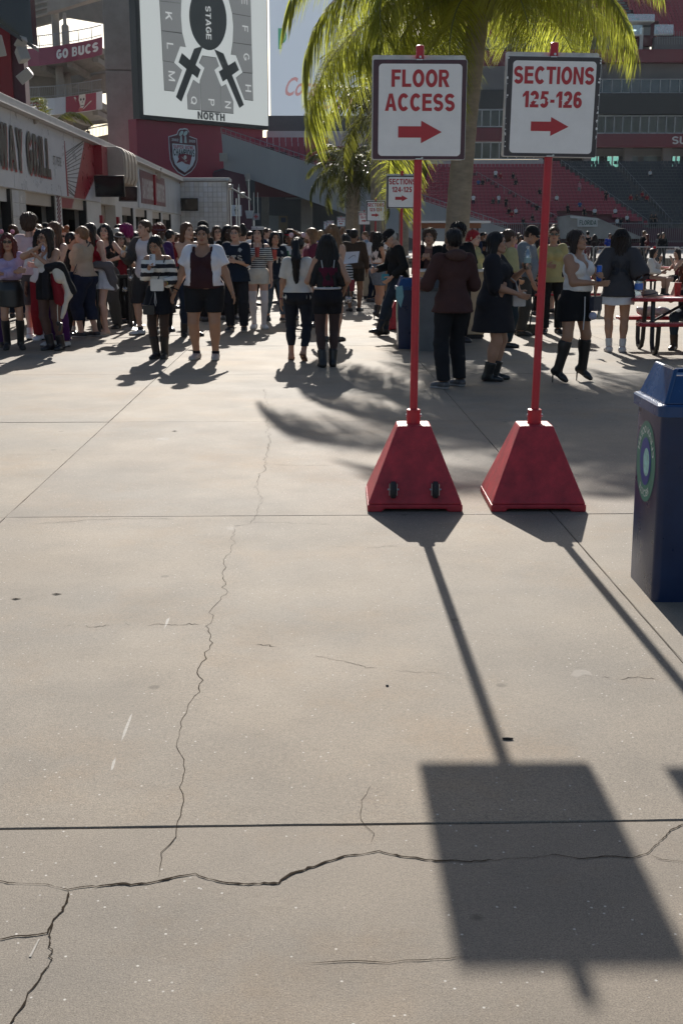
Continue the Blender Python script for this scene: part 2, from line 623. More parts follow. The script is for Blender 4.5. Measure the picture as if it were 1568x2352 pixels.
 if ch == 'S':
  w = 0.7
  ry = (1 - q) / 4
  pts = _arc(w / 2, 1 - q / 2 - ry, w / 2 - h, ry, 22, 250, 14) + _arc(w / 2, q / 2 + ry, w / 2 - h, ry, 70, -158, 14)
  return w, [_strip(pts, t * .95)]
 if ch == '1':
  w = 0.42
  return w, [rect(w - t, 0, w, 1), poly((w - t, 1), (0, .77), (0, .6), (w - t, .73))]
 if ch == '2':
  w = 0.6
  return w, [_strip(_arc(w / 2, .69, w / 2 - h, .31 - q / 2, 170, -30, 14) + [(w * .42, .30), (h * 1.1, q)], t), rect(0, 0, w, q)]
 if ch == '3':
  w = 0.6
  return w, [_strip(_arc(w / 2 - .02, .74, w / 2 - h, .26 - q / 2, 150, -80, 12) + _arc(w / 2 - .02, .27, w / 2 - h + .02, .27 - q / 2, 80, -150, 12), t * .95)]
 if ch == '4':
  w = 0.64
  return w, [rect(w * .55, 0, w * .55 + t, 1), poly((0, .22), (w, .22), (w, .22 + q), (0, .22 + q)), poly((0, .22 + q), (t * 1.0, .22 + q), (w * .55, .8), (w * .55, 1))]
 if ch == '5':
  w = 0.6
  return w, [rect(t * .4, 1 - q, w * .95, 1), poly((t * .4, 1 - q), (t * 1.35, 1 - q), (t * 1.2, .55), (t * .1, .46)), _strip(_arc(w / 2 - .01, .33, w / 2 - h, .33 - q / 2, 140, -155, 16), t)]
 if ch in '69':
  w = 0.6
  a = [_strip(_arc(w / 2, .32, w / 2 - h, .32 - q / 2, 0, 360, 20)[:-1], t * .95, True), _strip([(h, .36), (h, .56)] + _arc(w / 2, .62, w / 2 - h, .38 - q / 2, 172, 35, 10), t * .95)]
  if ch == '9':
   a = [([(w - x, 1 - y) for x, y in v], f) for v, f in a]
  return w, a
 if ch == '-':
  return 0.34, [rect(0.02, .3, .32, .3 + q)]
 return 0.3, [rect(0.05, 0, .25, .2)]
def _flat(parts):
 if len(parts) < 2:
  return parts
 vs, fs = [], []
 for v, f in parts:
  n = len(vs)
  vs += [Vector((float(p[0]), float(p[1]))) for p in v]
  for g in f:
   a = sum(v[g[i - 1]][0] * v[g[i]][1] - v[g[i]][0] * v[g[i - 1]][1] for i in range(len(g)))
   fs.append([n + i for i in (g if a > 0 else g[::-1])])
 ov, _, of, _, _, oo = delaunay_2d_cdt(vs, [], fs, 0, 1e-5)
 return [([(p.x, p.y) for p in ov], [tuple(f) for f, o in zip(of, oo) if o])]
def heavy(s, key, t=0.21, gap=0.1):
 x, vs, fs = 0.0, [], []
 for ch in s:
  w, parts = glyph(ch, t)
  for v, f in _flat(parts):
   n = len(vs)
   vs += [(p[0] + x, p[1]) for p in v]
   fs += [tuple(n + i for i in g) for g in f]
  x += w + gap
 v = np.array(vs)
 lo, hi = v.min(0), v.max(0)
 TEXT[(s, key)] = ((v - lo) / (hi - lo), fs, hi - lo)
for s_ in ('FLOOR', 'ACCESS', 'SECTIONS', '125-126', '124-125', '123-124', '122-123', '121-122', '120-121', '119-120'):
 heavy(s_, B2, 0.228, .085)
for s_, k_, t_ in (('GATEWAY', B2, .26), ('GRILL', B2, .26), ('BAYSHORE', B1, .24), ('BURRITOS', B1, .24), ('GO BUCS', B3, .27), ('BUCCANEERS', B2, .2), ('NORTH', B3, .25), ('STAGE', B2, .18),
                   ('SUPER BOWL', B2, .2), ('CHAMPIONS', B2, .22), ('2002', B1, .17), ('2020', B1, .17), ('SU', B3, .19), ('CLEAN OCEAN', B1, .2), ('94', B3, .24), ('9', B3, .22), ('BTS', B3, .26), ('FLORIDA', B1, .18)):
 heavy(s_, k_, t_)
for s_ in 'KLMQPNEFGH':
 heavy(s_, B1, .15)
# ------------------------------------------------------------------ ground
YAW = 1.5                                  # the paving and the food stands run 1.5 degrees to the left of straight ahead
ca, sa = math.cos(math.radians(YAW)), math.sin(math.radians(YAW))
LV, TV = np.array([-sa, ca, 0]), np.array([ca, sa, 0])
gm = MB()
gm.add([(-1500, -60, -0.06), (1500, -60, -0.06), (1500, 2500, -0.06), (-1500, 2500, -0.06)], [(0, 1, 2, 3)])
tag(gm.build('ground', mk('ground_soil', (0.33, 0.31, 0.28), 0.9, var=0.15, vscale=0.3, world_pos=True)), kind='structure')
conc = concrete_ground()
plaza = struct('plaza_paving')
bed = MB()
b0, b1, b2, b3 = TV * -42 + LV * -3, TV * 62 + LV * -3, TV * 62 + LV * 92, TV * -42 + LV * 92
bed.add([p + np.array([0, 0, -0.045]) for p in (b0, b1, b2, b3)], [(0, 1, 2, 3)])
bed.build('joint_bed', mk('joint_dirt', (0.03, 0.028, 0.025), 1.0, spec=0.0, var=0.3, vscale=12, world_pos=True), plaza)
tl = [float(np.dot(G(0, 1200), TV)), float(np.dot(G(1265, 1175), TV))]
pw = tl[1] - tl[0]
lj = [float(np.dot(G(784, y), LV)) for y in (1895, 1184, 967)]
pl_ = (lj[2] - lj[0]) / 2
ts = [tl[0] + pw * i for i in range(-7, 11)]
ls = [lj[0] - pl_ * 1.0] + lj + [lj[2] + pl_ * i for i in range(1, 15)]
GAP = 0.0026
slab_n = 0
rs = random.Random(3)
for j in range(len(ls) - 1):
 for i in range(len(ts) - 1):
  cen = TV * (ts[i] + ts[i + 1]) / 2 + LV * (ls[j] + ls[j + 1]) / 2
  if cen[1] > 3 and abs(cen[0]) > cen[1] * 0.31 + 4.2:
   continue
  if abs(cen[0]) > 10 and cen[1] < 3:
   continue
  a0, a1, c0, c1 = ts[i] + GAP, ts[i + 1] - GAP, ls[j] + GAP, ls[j + 1] - GAP
  dz = rs.uniform(-0.0015, 0.0015)
  e = 0.004
  m = MB()
  nseg = 24 if cen[1] < 14 else 3
  top, rim = [], []
  def edge(A, B, C, D, n):
   for k in range(n):
    t = k / n
    a, c = A + (B - A) * t, C + (D - C) * t
    j1 = abs(rs.gauss(0, 0.0016)) if cen[1] < 14 else 0
    dirn = 1 if (A < B or D > C) else -1
    if A != B:
     s_ = 1 if A < B else -1
     top.append((a, c + s_ * (e * 0.5 + j1), dz))
     rim.append((a, c, dz - e))
    else:
     s_ = -1 if D > C else 1
     top.append((a + s_ * (e * 0.5 + j1), c, dz))
     rim.append((a, c, dz - e))
  edge(a0, a1, c0, c0, nseg)
  edge(a1, a1, c0, c1, nseg)
  edge(a1, a0, c1, c1, nseg)
  edge(a0, a0, c1, c0, nseg)
  n = len(top)
  vs = [TV * a + LV * c + np.array([0, 0, z]) for a, c, z in top] + [TV * a + LV * c + np.array([0, 0, z]) for a, c, z in rim] + \
             [TV * a + LV * c + np.array([0, 0, -0.05]) for a, c, z in rim]
  fs = [tuple(range(n))]
  for k in range(n):
   k2 = (k + 1) % n
   fs.append((n + k, n + k2, k2, k))
   fs.append((2 * n + k, 2 * n + k2, n + k2, n + k))
  m.add(vs, fs)
  m.build('concrete_slab', conc, plaza)
  slab_n += 1
crack_m = mk('crack_dirt', (0.04, 0.032, 0.025), 1.0, spec=0.0, var=0.3, vscale=40, world_pos=True)
chip_m = mk('broken_aggregate', (0.5, 0.47, 0.42), 0.9, var=0.3, vscale=60, world_pos=True)
CR = [
 (3.0, 1, [(608, 893), (612, 945), (619, 997), (616, 1030), (608, 1067), (604, 1085), (593, 1127), (596, 1150), (588, 1185), (575, 1204), (538, 1211), (530, 1257), (515, 1309), (507, 1372), (484, 1403), (481, 1471), (460, 1530), (447, 1600), (420, 1650), (405, 1715), (425, 1770), (412, 1810), (417, 1860), (405, 1905), (370, 1960), (360, 2025)]),
 (7.5, 1, [(-20, 2022), (40, 2031), (110, 2033), (155, 2045), (210, 2037), (300, 2034), (360, 2026), (410, 2015), (450, 2008), (500, 2026), (560, 2032), (640, 2030), (680, 2005), (730, 1990), (790, 1968), (850, 1960), (870, 1956), (930, 1970), (1000, 1979), (1080, 1982), (1200, 1972), (1280, 1965), (1330, 1975), (1390, 1968), (1450, 1972), (1485, 1962), (1520, 1930), (1545, 1905), (1590, 1888)]),
 (4.2, 1, [(155, 2045), (150, 2080), (120, 2120), (113, 2150), (112, 2220), (95, 2240), (60, 2300), (20, 2365)]),
 (5.0, 1, [(-20, 2162), (60, 2152), (110, 2145), (120, 2120)]),
 (3.4, 0.75, [(112, 2222), (150, 2231), (300, 2225), (450, 2224), (560, 2227), (640, 2217), (740, 2213), (820, 2209), (1000, 2205), (1050, 2201), (1200, 2203), (1400, 2214), (1590, 2225)]),
 (4.0, 0.5, [(480, 1474), (620, 1482), (740, 1510), (850, 1535), (920, 1543), (1050, 1550), (1150, 1548), (1230, 1540), (1320, 1552), (1590, 1564)]),
 (2.0, 0.5, [(885, 1400), (915, 1560), (905, 1620), (880, 1700), (885, 1760), (830, 1840), (848, 1950)]),
 (3.0, 0.8, [(1485, 1962), (1520, 1976), (1590, 1984)]),
 (4.0, 0.5, [(-20, 1281), (150, 1275), (300, 1273), (525, 1268), (700, 1256), (960, 1255)]),
 (4.0, 0.5, [(-20, 1441), (250, 1437), (480, 1435)]),
 (3.2, 0.45, [(-20, 1044), (160, 1047), (200, 1055), (350, 1060), (600, 1067), (750, 1070), (1000, 1075)]),
 (3.0, 0.5, [(-20, 1208), (60, 1206), (200, 1195), (380, 1192), (560, 1199), (800, 1206)]),
 (3.0, 0.4, [(1000, 1078), (1130, 1060), (1180, 1052)]),
]
for wmm, cov, pts in CR:
 w = [G(*p) for p in pts]
 line = [w[0]]
 for p, q in zip(w, w[1:]):
  d = q - p
  L = np.linalg.norm(d)
  n = max(2, int(L / (0.012 if wmm > 3.5 and p[1] < 5 else 0.035)))
  perp = np.array([-d[1], d[0], 0]) / (L + 1e-9)
  amp = min(0.02, L * 0.06)
  o_ = 0.0
  for k in range(1, n + 1):
   t = k / n
   o_ = o_ * 0.6 + rs.gauss(0, amp * 0.5)
   line.append(p + d * t + perp * o_ * (1 if k < n else 0))
 m = MB()
 ch = MB()
 phase = rs.uniform(0, 9)
 run = []
 def flush():
  if len(run) > 2:
   vs, fs = [], []
   for k, (p, wd) in enumerate(run):
    d = run[min(k + 1, len(run) - 1)][0] - run[max(k - 1, 0)][0]
    d = d / (np.linalg.norm(d) + 1e-9)
    pp = np.array([-d[1], d[0], 0])
    taper = min(1, k / 2, (len(run) - 1 - k) / 2)
    vs += [p + pp * wd * taper * rs.uniform(.35, 1.5) + [0, 0, 0.0022], p - pp * wd * taper * rs.uniform(.35, 1.5) + [0, 0, 0.0022]]
   for k in range(len(run) - 1):
    fs.append((2 * k, 2 * k + 1, 2 * k + 3, 2 * k + 2))
   m.add(vs, fs)
  run.clear()
 for k, p in enumerate(line):
  s1 = math.sin(k * 0.21 + phase) * 0.5 + math.sin(k * 0.057 + phase * 2) * 0.5 + rs.gauss(0, 0.25)
  if cov < 1 and s1 * 0.5 + 0.5 > cov:
   flush()
   continue
  wd = wmm * 0.00042 * (0.6 + 0.35 * math.sin(k * 0.05 + phase) + 0.3 * math.sin(k * .19 + phase * 3) + rs.uniform(0, 0.35))
  run.append((p, max(0.0007, wd)))
  if False:
   r = rs.uniform(0.003, 0.009)
   c = p + np.array([rs.gauss(0, 0.012), rs.gauss(0, 0.012), 0.001])
   a = rs.uniform(0, 6)
   ch.add([c + np.array([r * rs.uniform(.6, 1.3) * math.cos(a + t), r * rs.uniform(.6, 1.3) * math.sin(a + t), 0.0]) for t in (0, 1.3, 2.6, 3.8, 5)] + [c + np.array([0, 0, r * 0.7])],
                   [(0, 1, 5), (1, 2, 5), (2, 3, 5), (3, 4, 5), (4, 0, 5)])
 flush()
 if m.f:
  co = m.build('crack', crack_m, plaza)
  if ch.f:
   tag(ch.build('stone_chips', chip_m, co), kind='stuff')
stain_m = mk('old_stain', (0.205, 0.182, 0.155), 0.8, var=0.3, vscale=25, world_pos=True)
for pts, lb in (([(1312, 1552), (1318, 1541), (1336, 1538), (1352, 1543), (1362, 1553), (1340, 1551), (1326, 1558)], 'b'), ([(360, 1006), (388, 1005), (387, 1011), (361, 1012)], 'c'), ([(520, 1212), (540, 1211), (538, 1218), (522, 1217)], 'd')):
 m = MB()
 q = [G(*p) + [0, 0, .0016] for p in pts]
 c = sum(q) / len(q)
 m.add([p + np.array([rs.gauss(0, .002), rs.gauss(0, .003), 0]) for p in q], [tuple(range(len(q)))])
 m.build('stain', stain_m, plaza)
scuff_m = mk('pale_scuff', (0.33, 0.31, 0.28), 0.8, var=0.3, vscale=60, world_pos=True)
for pts in ([(377, 1446), (382, 1424), (390, 1419), (386, 1432)], [(278, 1706), (284, 1680), (299, 1645), (304, 1640), (300, 1656), (288, 1688)], [(254, 1772), (258, 1752), (266, 1740), (265, 1752), (260, 1768)], [(66, 2200), (88, 2160), (92, 2158), (72, 2200)]):
 m = MB()
 m.add([G(*p) + [0, 0, .0018] for p in pts], [tuple(range(len(pts)))])
 m.build('scuff', scuff_m, plaza)
m = MB()
p = G(1165, 1700)
m.tube([p + [-0.017, 0.001, 0.005], p + [0, 0, 0.0055], p + [0.018, -0.001, 0.005]], [0.003, 0.0042, 0.003], 6)
tag(m.build('twig', mk('dark_twig', (0.04, 0.03, 0.025), 0.9), loc=p), 'short dark twig lying beside the shadow of the left sign pole', 'twig')
m = MB()
p = G(889, 1577)
m.ball(p + [0, 0, 0.004], (0.006, 0.005, 0.004), 8)
tag(m.build('pebble', mk('dark_pebble', (0.06, 0.05, 0.05), 0.7), loc=p), 'tiny dark pebble on the bare slab left of the pole shadow', 'pebble')
for q, lb in (((130, 1366), 'tiny brown leaf scrap on the left slab, right of another scrap'), ((37, 1377), 'tiny brown leaf scrap on the left slab nearest the picture edge'), ((401, 991), 'small dark scrap on the slab left of the palm shadow')):
 m = MB()
 p = G(*q)
 m.add([p + [-0.025, 0, 0.003], p + [0.0, -0.006, 0.009], p + [0.027, 0.002, 0.003], p + [0.001, 0.007, 0.004]], [(0, 1, 2, 3)])
 tag(m.build('leaf_scrap', mk('brown_leaf', (0.07, 0.05, 0.04), 0.9), loc=p), lb, 'litter')
# ------------------------------------------------------------------ direction signs on red weighted bases
RED = mk('red_sign_paint', (0.46, 0.02, 0.035), 0.42, var=0.14, vscale=7, bump=0.05, bscale=300)
REDP = mk('red_base_plastic', (0.42, 0.028, 0.04), 0.5, var=0.32, vscale=11, bump=0.25, bscale=160)
WHITE_S = mk('sign_white', (0.82, 0.81, 0.80), 0.4, var=0.05, vscale=9)
BACK_S = mk('sign_backing_white', (0.66, 0.63, 0.58), 0.6, var=0.25, vscale=14)
BORD = mk('sign_border_maroon', (0.075, 0.03, 0.042), 0.45, var=0.2, vscale=16)
BORD2 = mk('sign_border_charcoal', (0.05, 0.042, 0.045), 0.45, var=0.2, vscale=16)
LETR = mk('sign_letter_red', (0.44, 0.03, 0.04), 0.45, var=0.06, vscale=30)
STEEL = mk('galvanised_steel', (0.45, 0.46, 0.47), 0.35, metal=0.9, var=0.15, vscale=20)
RUBBER = mk('black_rubber', (0.025, 0.025, 0.027), 0.7, var=0.2, vscale=30)
EDGEALU = mk('board_edge_alu', (0.5, 0.5, 0.5), 0.35, metal=0.7, var=0.1)
def rrect(w, h, r, n=5):
 pts = []
 for cx, cz, a0 in ((w / 2 - r, -h / 2 + r, -90), (w / 2 - r, h / 2 - r, 0), (-w / 2 + r, h / 2 - r, 90), (-w / 2 + r, -h / 2 + r, 180)):
  for k in range(n + 1):
   a = math.radians(a0 + 90 * k / n)
   pts.append((cx + r * math.cos(a), cz + r * math.sin(a)))
 return pts
def sign(loc, roll, lines, arrow, label, group, border, zb, near=True, yawd=0.0, size=(0.533, 0.575), casters=False, worn=False):
 t = thing('direction_sign', label, 'sign', loc, math.radians(yawd), group)
 local(t)
 hb, ht, zt, lip = 0.283, 0.1, 0.49, 0.045
 m = MB()
 def ring(h, z):
  return [(-h, -h, z), (h, -h, z), (h, h, z), (-h, h, z)]
 fr = [(-hb, 0), (-hb + 0.085, 0), (-hb + 0.10, 0.018), (hb - 0.10, 0.018), (hb - 0.085, 0), (hb, 0), (hb, lip), (-hb, lip)]
 m.prism([(x, -hb, z) for x, z in fr], [(x, hb, z) for x, z in fr])
 m.hexa(ring(hb - 0.003, lip) + ring(ht, zt))
 m.build('base', REDP, t, bevel=0.009 if near else 0)
 m = MB()
 m.lathe((0, 0, zt), [(0.042, 0), (0.042, 0.085), (0.036, 0.088)], 20 if near else 10)
 col = local(m.build('collar', RED, t, smooth=True))
 if near:
  m = MB()
  for s_ in (-1, 1):
   m = MB()
   m.lathe((s_ * 0.042, 0, zt + 0.05), [(0.009, -0.004), (0.009, 0.006)], 8, axis='x')
   m.build('bolt', STEEL, col)
 if casters:
  for sx in (-1, 1):
   c = np.array([sx * 0.125 - 0.005, -hb + 0.045, 0.115])
   m = MB()
   m.box(c + [0, 0.004, -0.0], (0.058, 0.012, 0.11), rot=Matrix.Rotation(math.radians(-21.5), 3, 'X'))
   m.box(c + [-0.022, -0.022, 0.02], (0.004, 0.04, 0.07))
   m.box(c + [0.022, -0.022, 0.02], (0.004, 0.04, 0.07))
   m.lathe(c + [-0.034, -0.03, 0.02], [(0.006, 0), (0.006, 0.068)], 8, axis='x')
   k = local(m.build('castor_bracket', STEEL, t))
   m = MB()
   m.lathe(c + [-0.017, -0.032, 0.018], [(0.04, 0), (0.051, 0.006), (0.051, 0.028), (0.04, 0.034)], 18, axis='x')
   m.build('castor_wheel', RUBBER, k, smooth=True)
 rl = math.tan(roll)
 W_, H_ = size
 top = zb + H_
 m = MB()
 m.tube([(0, 0, zt + 0.02), (rl * (zb - 0.5), 0, zb), (rl * (top + 0.045 - 0.5), 0, top + 0.045)], 0.0235, 16 if near else 8)
 m.lathe((rl * (top + 0.045 - 0.5), 0, top + 0.045), [(0.0235, 0), (0.018, 0.004)], 12)
 m.build('pole', RED, t, smooth=True)
 cz = zb + H_ / 2
 c = np.array([rl * (cz - 0.5), 0, cz])
 u = np.array([math.cos(roll), 0, -math.sin(roll)])
 v = np.array([math.sin(roll), 0, math.cos(roll)])
 n_ = np.array([0, -1.0, 0])
 def P(a, b, o):
  return c + u * a + v * b + n_ * o
 m = MB()
 rr_ = rrect(W_, H_, 0.012, 2)
 m.prism([P(a - 0.004, b, -0.027) for a, b in rr_], [P(a - 0.004, b, -0.033) for a, b in rr_])
 m.build('rear_board', BACK_S, t)
 m = MB()
 fb = rrect(W_, H_ - 0.03, 0.01, 5)
 m.prism([P(a, b - 0.015, 0.031) for a, b in fb], [P(a, b - 0.015, 0.025) for a, b in fb])
 bd = local(m.build('front_board', [EDGEALU], t))
 m = MB()
 big, small = rrect(W_ - 0.004, H_ - 0.034, 0.009, 5), [(a + .003, b) for a, b in rrect(W_ * .887, H_ * .872, 0.022, 5)]
 k = len(big)
 m.add([P(a, b - 0.015, 0.0322) for a, b in big] + [P(a, b - 0.0172, 0.0322) for a, b in small], [(i, (i + 1) % k, k + (i + 1) % k, k + i) for i in range(k)])
 m.build('border', border, bd)
 m = MB()
 m.add([P(a, b - 0.0172, 0.0322) for a, b in small], [tuple(range(k))])
 m.build('face', WHITE_S, bd)
 m = MB()
 for s_, (x0, x1, y0, y1) in lines:
  text_to(m, s_, B2, P(x0 * W_, y0 * H_, 0.0336), u, v, (x1 - x0) * W_, (y1 - y0) * H_)
 m.build('lettering', LETR, bd)
 m = MB()
 x0, x1, y0, y1 = arrow
 xm, dy = x0 + (x1 - x0) * .525, (y1 - y0)
 ar = [(x0, y0 + dy * .25), (xm, y0 + dy * .25), (xm, y0), (x1, (y0 + y1) / 2), (xm, y1), (xm, y1 - dy * .25), (x0, y1 - dy * .25)]
 m.add([P((a - 0.0) * W_, b * H_, 0.0336) for a, b in ar], [tuple(range(7))])
 m.build('arrow', LETR, bd)
 if near:
  m = MB()
  m.box(P(-0.005, H_ / 2 - 0.032, 0.036), (0.035, 0.006, 0.006))
  m.lathe(P(0.0, H_ / 2 - 0.018, 0.036), [(0.007, 0), (0.007, 0.006)], 8, axis='y')
  m.build('clamp', STEEL, t)
  m = MB()
  m.box(P(0.0, -H_ / 2 + 0.004, 0.036), (0.036, 0.006, 0.006))
  m.lathe(P(0.02, -H_ / 2 + 0.008, 0.036), [(0.006, 0), (0.006, 0.006)], 8, axis='y')
  m.build('clamp', STEEL, t)
  if worn:
   m = MB()
   for x0, x1, zz in ((-0.21, -0.15, 0.034), (-0.13, -0.075, 0.037), (-0.06, -0.02, 0.03), (0.09, 0.17, 0.036)):
    a0, a1 = x0 * W_, x1 * W_
    m.add([P(a0, zz * H_, 0.0346), P(a0 + (a1 - a0) * .4, (zz - 0.008) * H_, 0.0346), P(a1, zz * H_, 0.0346), P(a1 - (a1 - a0) * .3, (zz + 0.014) * H_, 0.0346), P(a0 + (a1 - a0) * .2, (zz + 0.01) * H_, 0.0346)], [(0, 1, 2, 3, 4)])
   tag(m.build('worn_patch', WHITE_S, bd), kind='stuff')
   m = MB()
   rw = random.Random(5)
   for _ in range(26):
    side = rw.choice((-1, 1))
    zz = rw.uniform(-0.47, 0.45)
    r_ = rw.uniform(0.002, 0.006)
    pc = P(side * (W_ / 2 - 0.004 - rw.uniform(0, 0.004)), zz * H_, 0.0346)
    m.add([pc + u * r_ * rw.uniform(.6, 1.5) * math.cos(q) + v * r_ * rw.uniform(.8, 2) * math.sin(q) for q in (0, 1.2, 2.5, 3.7, 5)], [(0, 1, 2, 3, 4)])
   tag(m.build('chipped_paint', WHITE_S, bd), kind='stuff')
 return t
SG = 'direction signs on red weighted bases'
two = [('FLOOR', (-.302, .317, .186, .355)), ('ACCESS', (-.369, .377, -.04, .13))]
AR1, AR2 = (-.224, .244, -.344, -.128), (-.218, .187, -.30, -.12)
def sec(num):
 return [('SECTIONS', (-.425, .43, .187, .356)), (num, (-.32, .315, -.034, .125))]
sign((0.437, 7.1, 0), 0.004, two, AR1, 'red post sign reading FLOOR ACCESS with red arrow, nearest left', SG, BORD, 2.03, casters=True)
sign((1.172, 7.1, 0), 0.016, sec('125-126'), AR2, 'red post sign reading SECTIONS 125-126, beside the floor access sign', SG, BORD2, 2.045, worn=True)
for num, bx, by, Y, zb in (('124-125', 922, 438, 21.0, 2.1), ('123-124', 862, 483, 34.0, 2.06), ('122-123', 836, 500, 53.0, 2.1), ('121-122', 783, 508.5, 74.0, 2.2), ('120-121', 758.5, 515, 86.0, 2.15)):
 p = at(bx, by, Y)
 sign((p[0], Y, 0), 0.003, sec(num), AR2, 'red post sign reading SECTIONS %s standing in the crowd' % num, SG, BORD2, p[2] - 0.29, near=False)
p = at(751, 517, 89)
sign((p[0], 89, 0), 0.0, sec('119-120'), AR2, 'white sign almost hidden behind the SECTIONS 120-121 sign', SG, BORD2, p[2] - 0.29, near=False)
# ------------------------------------------------------------------ bins
BLUE = mk('blue_bin_plastic', (0.006, 0.022, 0.075), 0.3, var=0.18, vscale=5, bump=0.12, bscale=200)
BLUEL = mk('blue_lid_plastic', (0.014, 0.062, 0.18), 0.26, var=0.12, vscale=5, bump=0.06, bscale=200)
GREY = mk('grey_bin_plastic', (0.12, 0.125, 0.13), 0.5, var=0.15, vscale=6, bump=0.1, bscale=200)
DARKG = mk('dark_grey_lid', (0.05, 0.052, 0.055), 0.45, var=0.15)
TEAL = mk('teal_sticker', (0.05, 0.23, 0.17), 0.4, var=0.15, vscale=14)
NAVYD = mk('navy_sticker', (0.015, 0.06, 0.27), 0.4, var=0.1)
PALET = mk('pale_teal_print', (0.3, 0.6, 0.55), 0.4, var=0.3, vscale=30)
STRED = mk('red_sticker', (0.5, 0.03, 0.03), 0.4, var=0.1)
def bin_body(m, w, d, h, tap, r=0.035):
 loops = []
 for z, s_ in ((0.0, 1 - tap), (0.012, 1 - tap * 0.97), (h * 0.5, 1 - tap * 0.5), (h, 1.0)):
  loops.append([(a * s_, b * s_, z) for a, b in rrect(w, d, r, 4)])
 n = len(loops[0])
 vs = [p for L in loops for p in L]
 fs = [(i * n + k, i * n + (k + 1) % n, (i + 1) * n + (k + 1) % n, (i + 1) * n + k) for i in range(len(loops) - 1) for k in range(n)]
 fs += [tuple(range(n - 1, -1, -1)), tuple((len(loops) - 1) * n + k for k in range(n))]
 m.add(vs, fs)
def hood_lid(t, w, d, z0, col):
 m = MB()
 loops = [[(a, b, z) for a, b in rrect(w + g, d + g, 0.04, 4)] for z, g in ((z0 - 0.045, 0.03), (z0, 0.035), (z0 + 0.008, 0.02))]
 n = len(loops[0])
 vs = [p for L in loops for p in L]
 m.add(vs, [(i * n + k, i * n + (k + 1) % n, (i + 1) * n + (k + 1) % n, (i + 1) * n + k) for i in range(2) for k in range(n)] + [tuple(2 * n + k for k in range(n)), tuple(range(n - 1, -1, -1))])
 rim = local(m.build('lid_rim', col, t, smooth=True))
 m = MB()
 a, b, zt = w / 2 - 0.01, d / 2 - 0.01, z0 + 0.155
 ai, bt = a - 0.05, b - 0.06
 zz = z0 + 0.008
 for s_ in (-1, 1):
  m.prism([(s_ * a, -b, zz), (s_ * a, b, zz), (s_ * ai, bt, zt), (s_ * ai, -bt, zt)][::s_], [(s_ * (a - 0.02), -b, zz), (s_ * (a - 0.02), b, zz), (s_ * (ai - 0.02), bt, zt), (s_ * (ai - 0.02), -bt, zt)][::s_])
  m.prism([(-a, s_ * b, zz), (a, s_ * b, zz), (ai, s_ * bt, zt - 0.03), (-ai, s_ * bt, zt - 0.03)][::-s_], [(-a, s_ * (b - 0.02), zz), (a, s_ * (b - 0.02), zz), (ai, s_ * (bt - 0.03), zt - 0.03), (-ai, s_ * (bt - 0.03), zt - 0.03)][::-s_])
 m.build('hood', col, rim, bevel=0.006)
 m = MB()
 m.box((0, 0, zt - 0.09), (2 * ai + 0.01, 2 * bt - 0.02, 0.012), rot=Matrix.Rotation(math.radians(14), 3, 'X'))
 m.build('swing_flap', mk('pale_flap', (0.35, 0.45, 0.6), 0.35, var=0.1), rim)
t = thing('recycling_bin', 'large blue recycling bin with hooded lid and round teal sticker, cut by the picture edge', 'recycling bin', (1.38 + 0.255, 5.04 + 0.225, 0), 0.0)
local(t)
m = MB()
bin_body(m, 0.5, 0.45, 0.86, 0.03)
m.build('tub', BLUE, t, smooth=True)
hood_lid(t, 0.51, 0.46, 0.885, BLUEL)
m = MB()
for k, (ry, rz, oo) in enumerate(((0.165, 0.185, 0.0016),)):
 pts = []
 for q in range(40):
  a = 2 * math.pi * q / 40
  pts.append((-0.2505, 0.012 + ry * math.sin(a), 0.60 + rz * math.cos(a)))
 m.add([(p[0] + 0.0075 * (1 - p[2] / 0.86) - 0.001, p[1], p[2]) for p in pts], [tuple(range(40))])
stk = local(m.build('round_sticker', TEAL, t))
m = MB()
for ry, rz, mi, dy in ((0.095, 0.11, 0, 0.0), (0.052, 0.065, 1, -0.02)):
 pts = []
 for q in range(28):
  a = 2 * math.pi * q / 28
  z = 0.60 + rz * math.cos(a)
  pts.append((-0.2535 - 0.001 * mi + 0.0075 * (1 - z / 0.86), 0.012 + dy + ry * math.sin(a), z))
 m.add(pts, [tuple(range(28))], mi)
m.build('sticker_emblem', [NAVYD, PALET], stk)
m = MB()
def arc_text(s_, r, a0, a1, flip):
 q, fs, _ = TEXT[(s_, B1)]
 pts = []
 for a, b in q:
  ang = a0 + (a1 - a0) * a
  rr2 = r + (b * 0.03 if not flip else 0.03 - b * 0.03)
  z = 0.60 + rr2 * 1.1 * math.cos(ang)
  pts.append((-0.2538 + 0.0075 * (1 - z / 0.86), 0.012 - rr2 * math.sin(ang), z))
 m.add(pts, fs)
arc_text('CLEAN OCEAN', 0.118, math.radians(75), math.radians(-75), False)
m.build('sticker_lettering', mk('sticker_print', (0.62, 0.7, 0.66), 0.5), stk)
m = MB()
arc_text('RECYCLE', 0.118, math.radians(145), math.radians(215), True)
m.build('sticker_lettering', mk('sticker_print', (0.62, 0.7, 0.66), 0.5), stk)
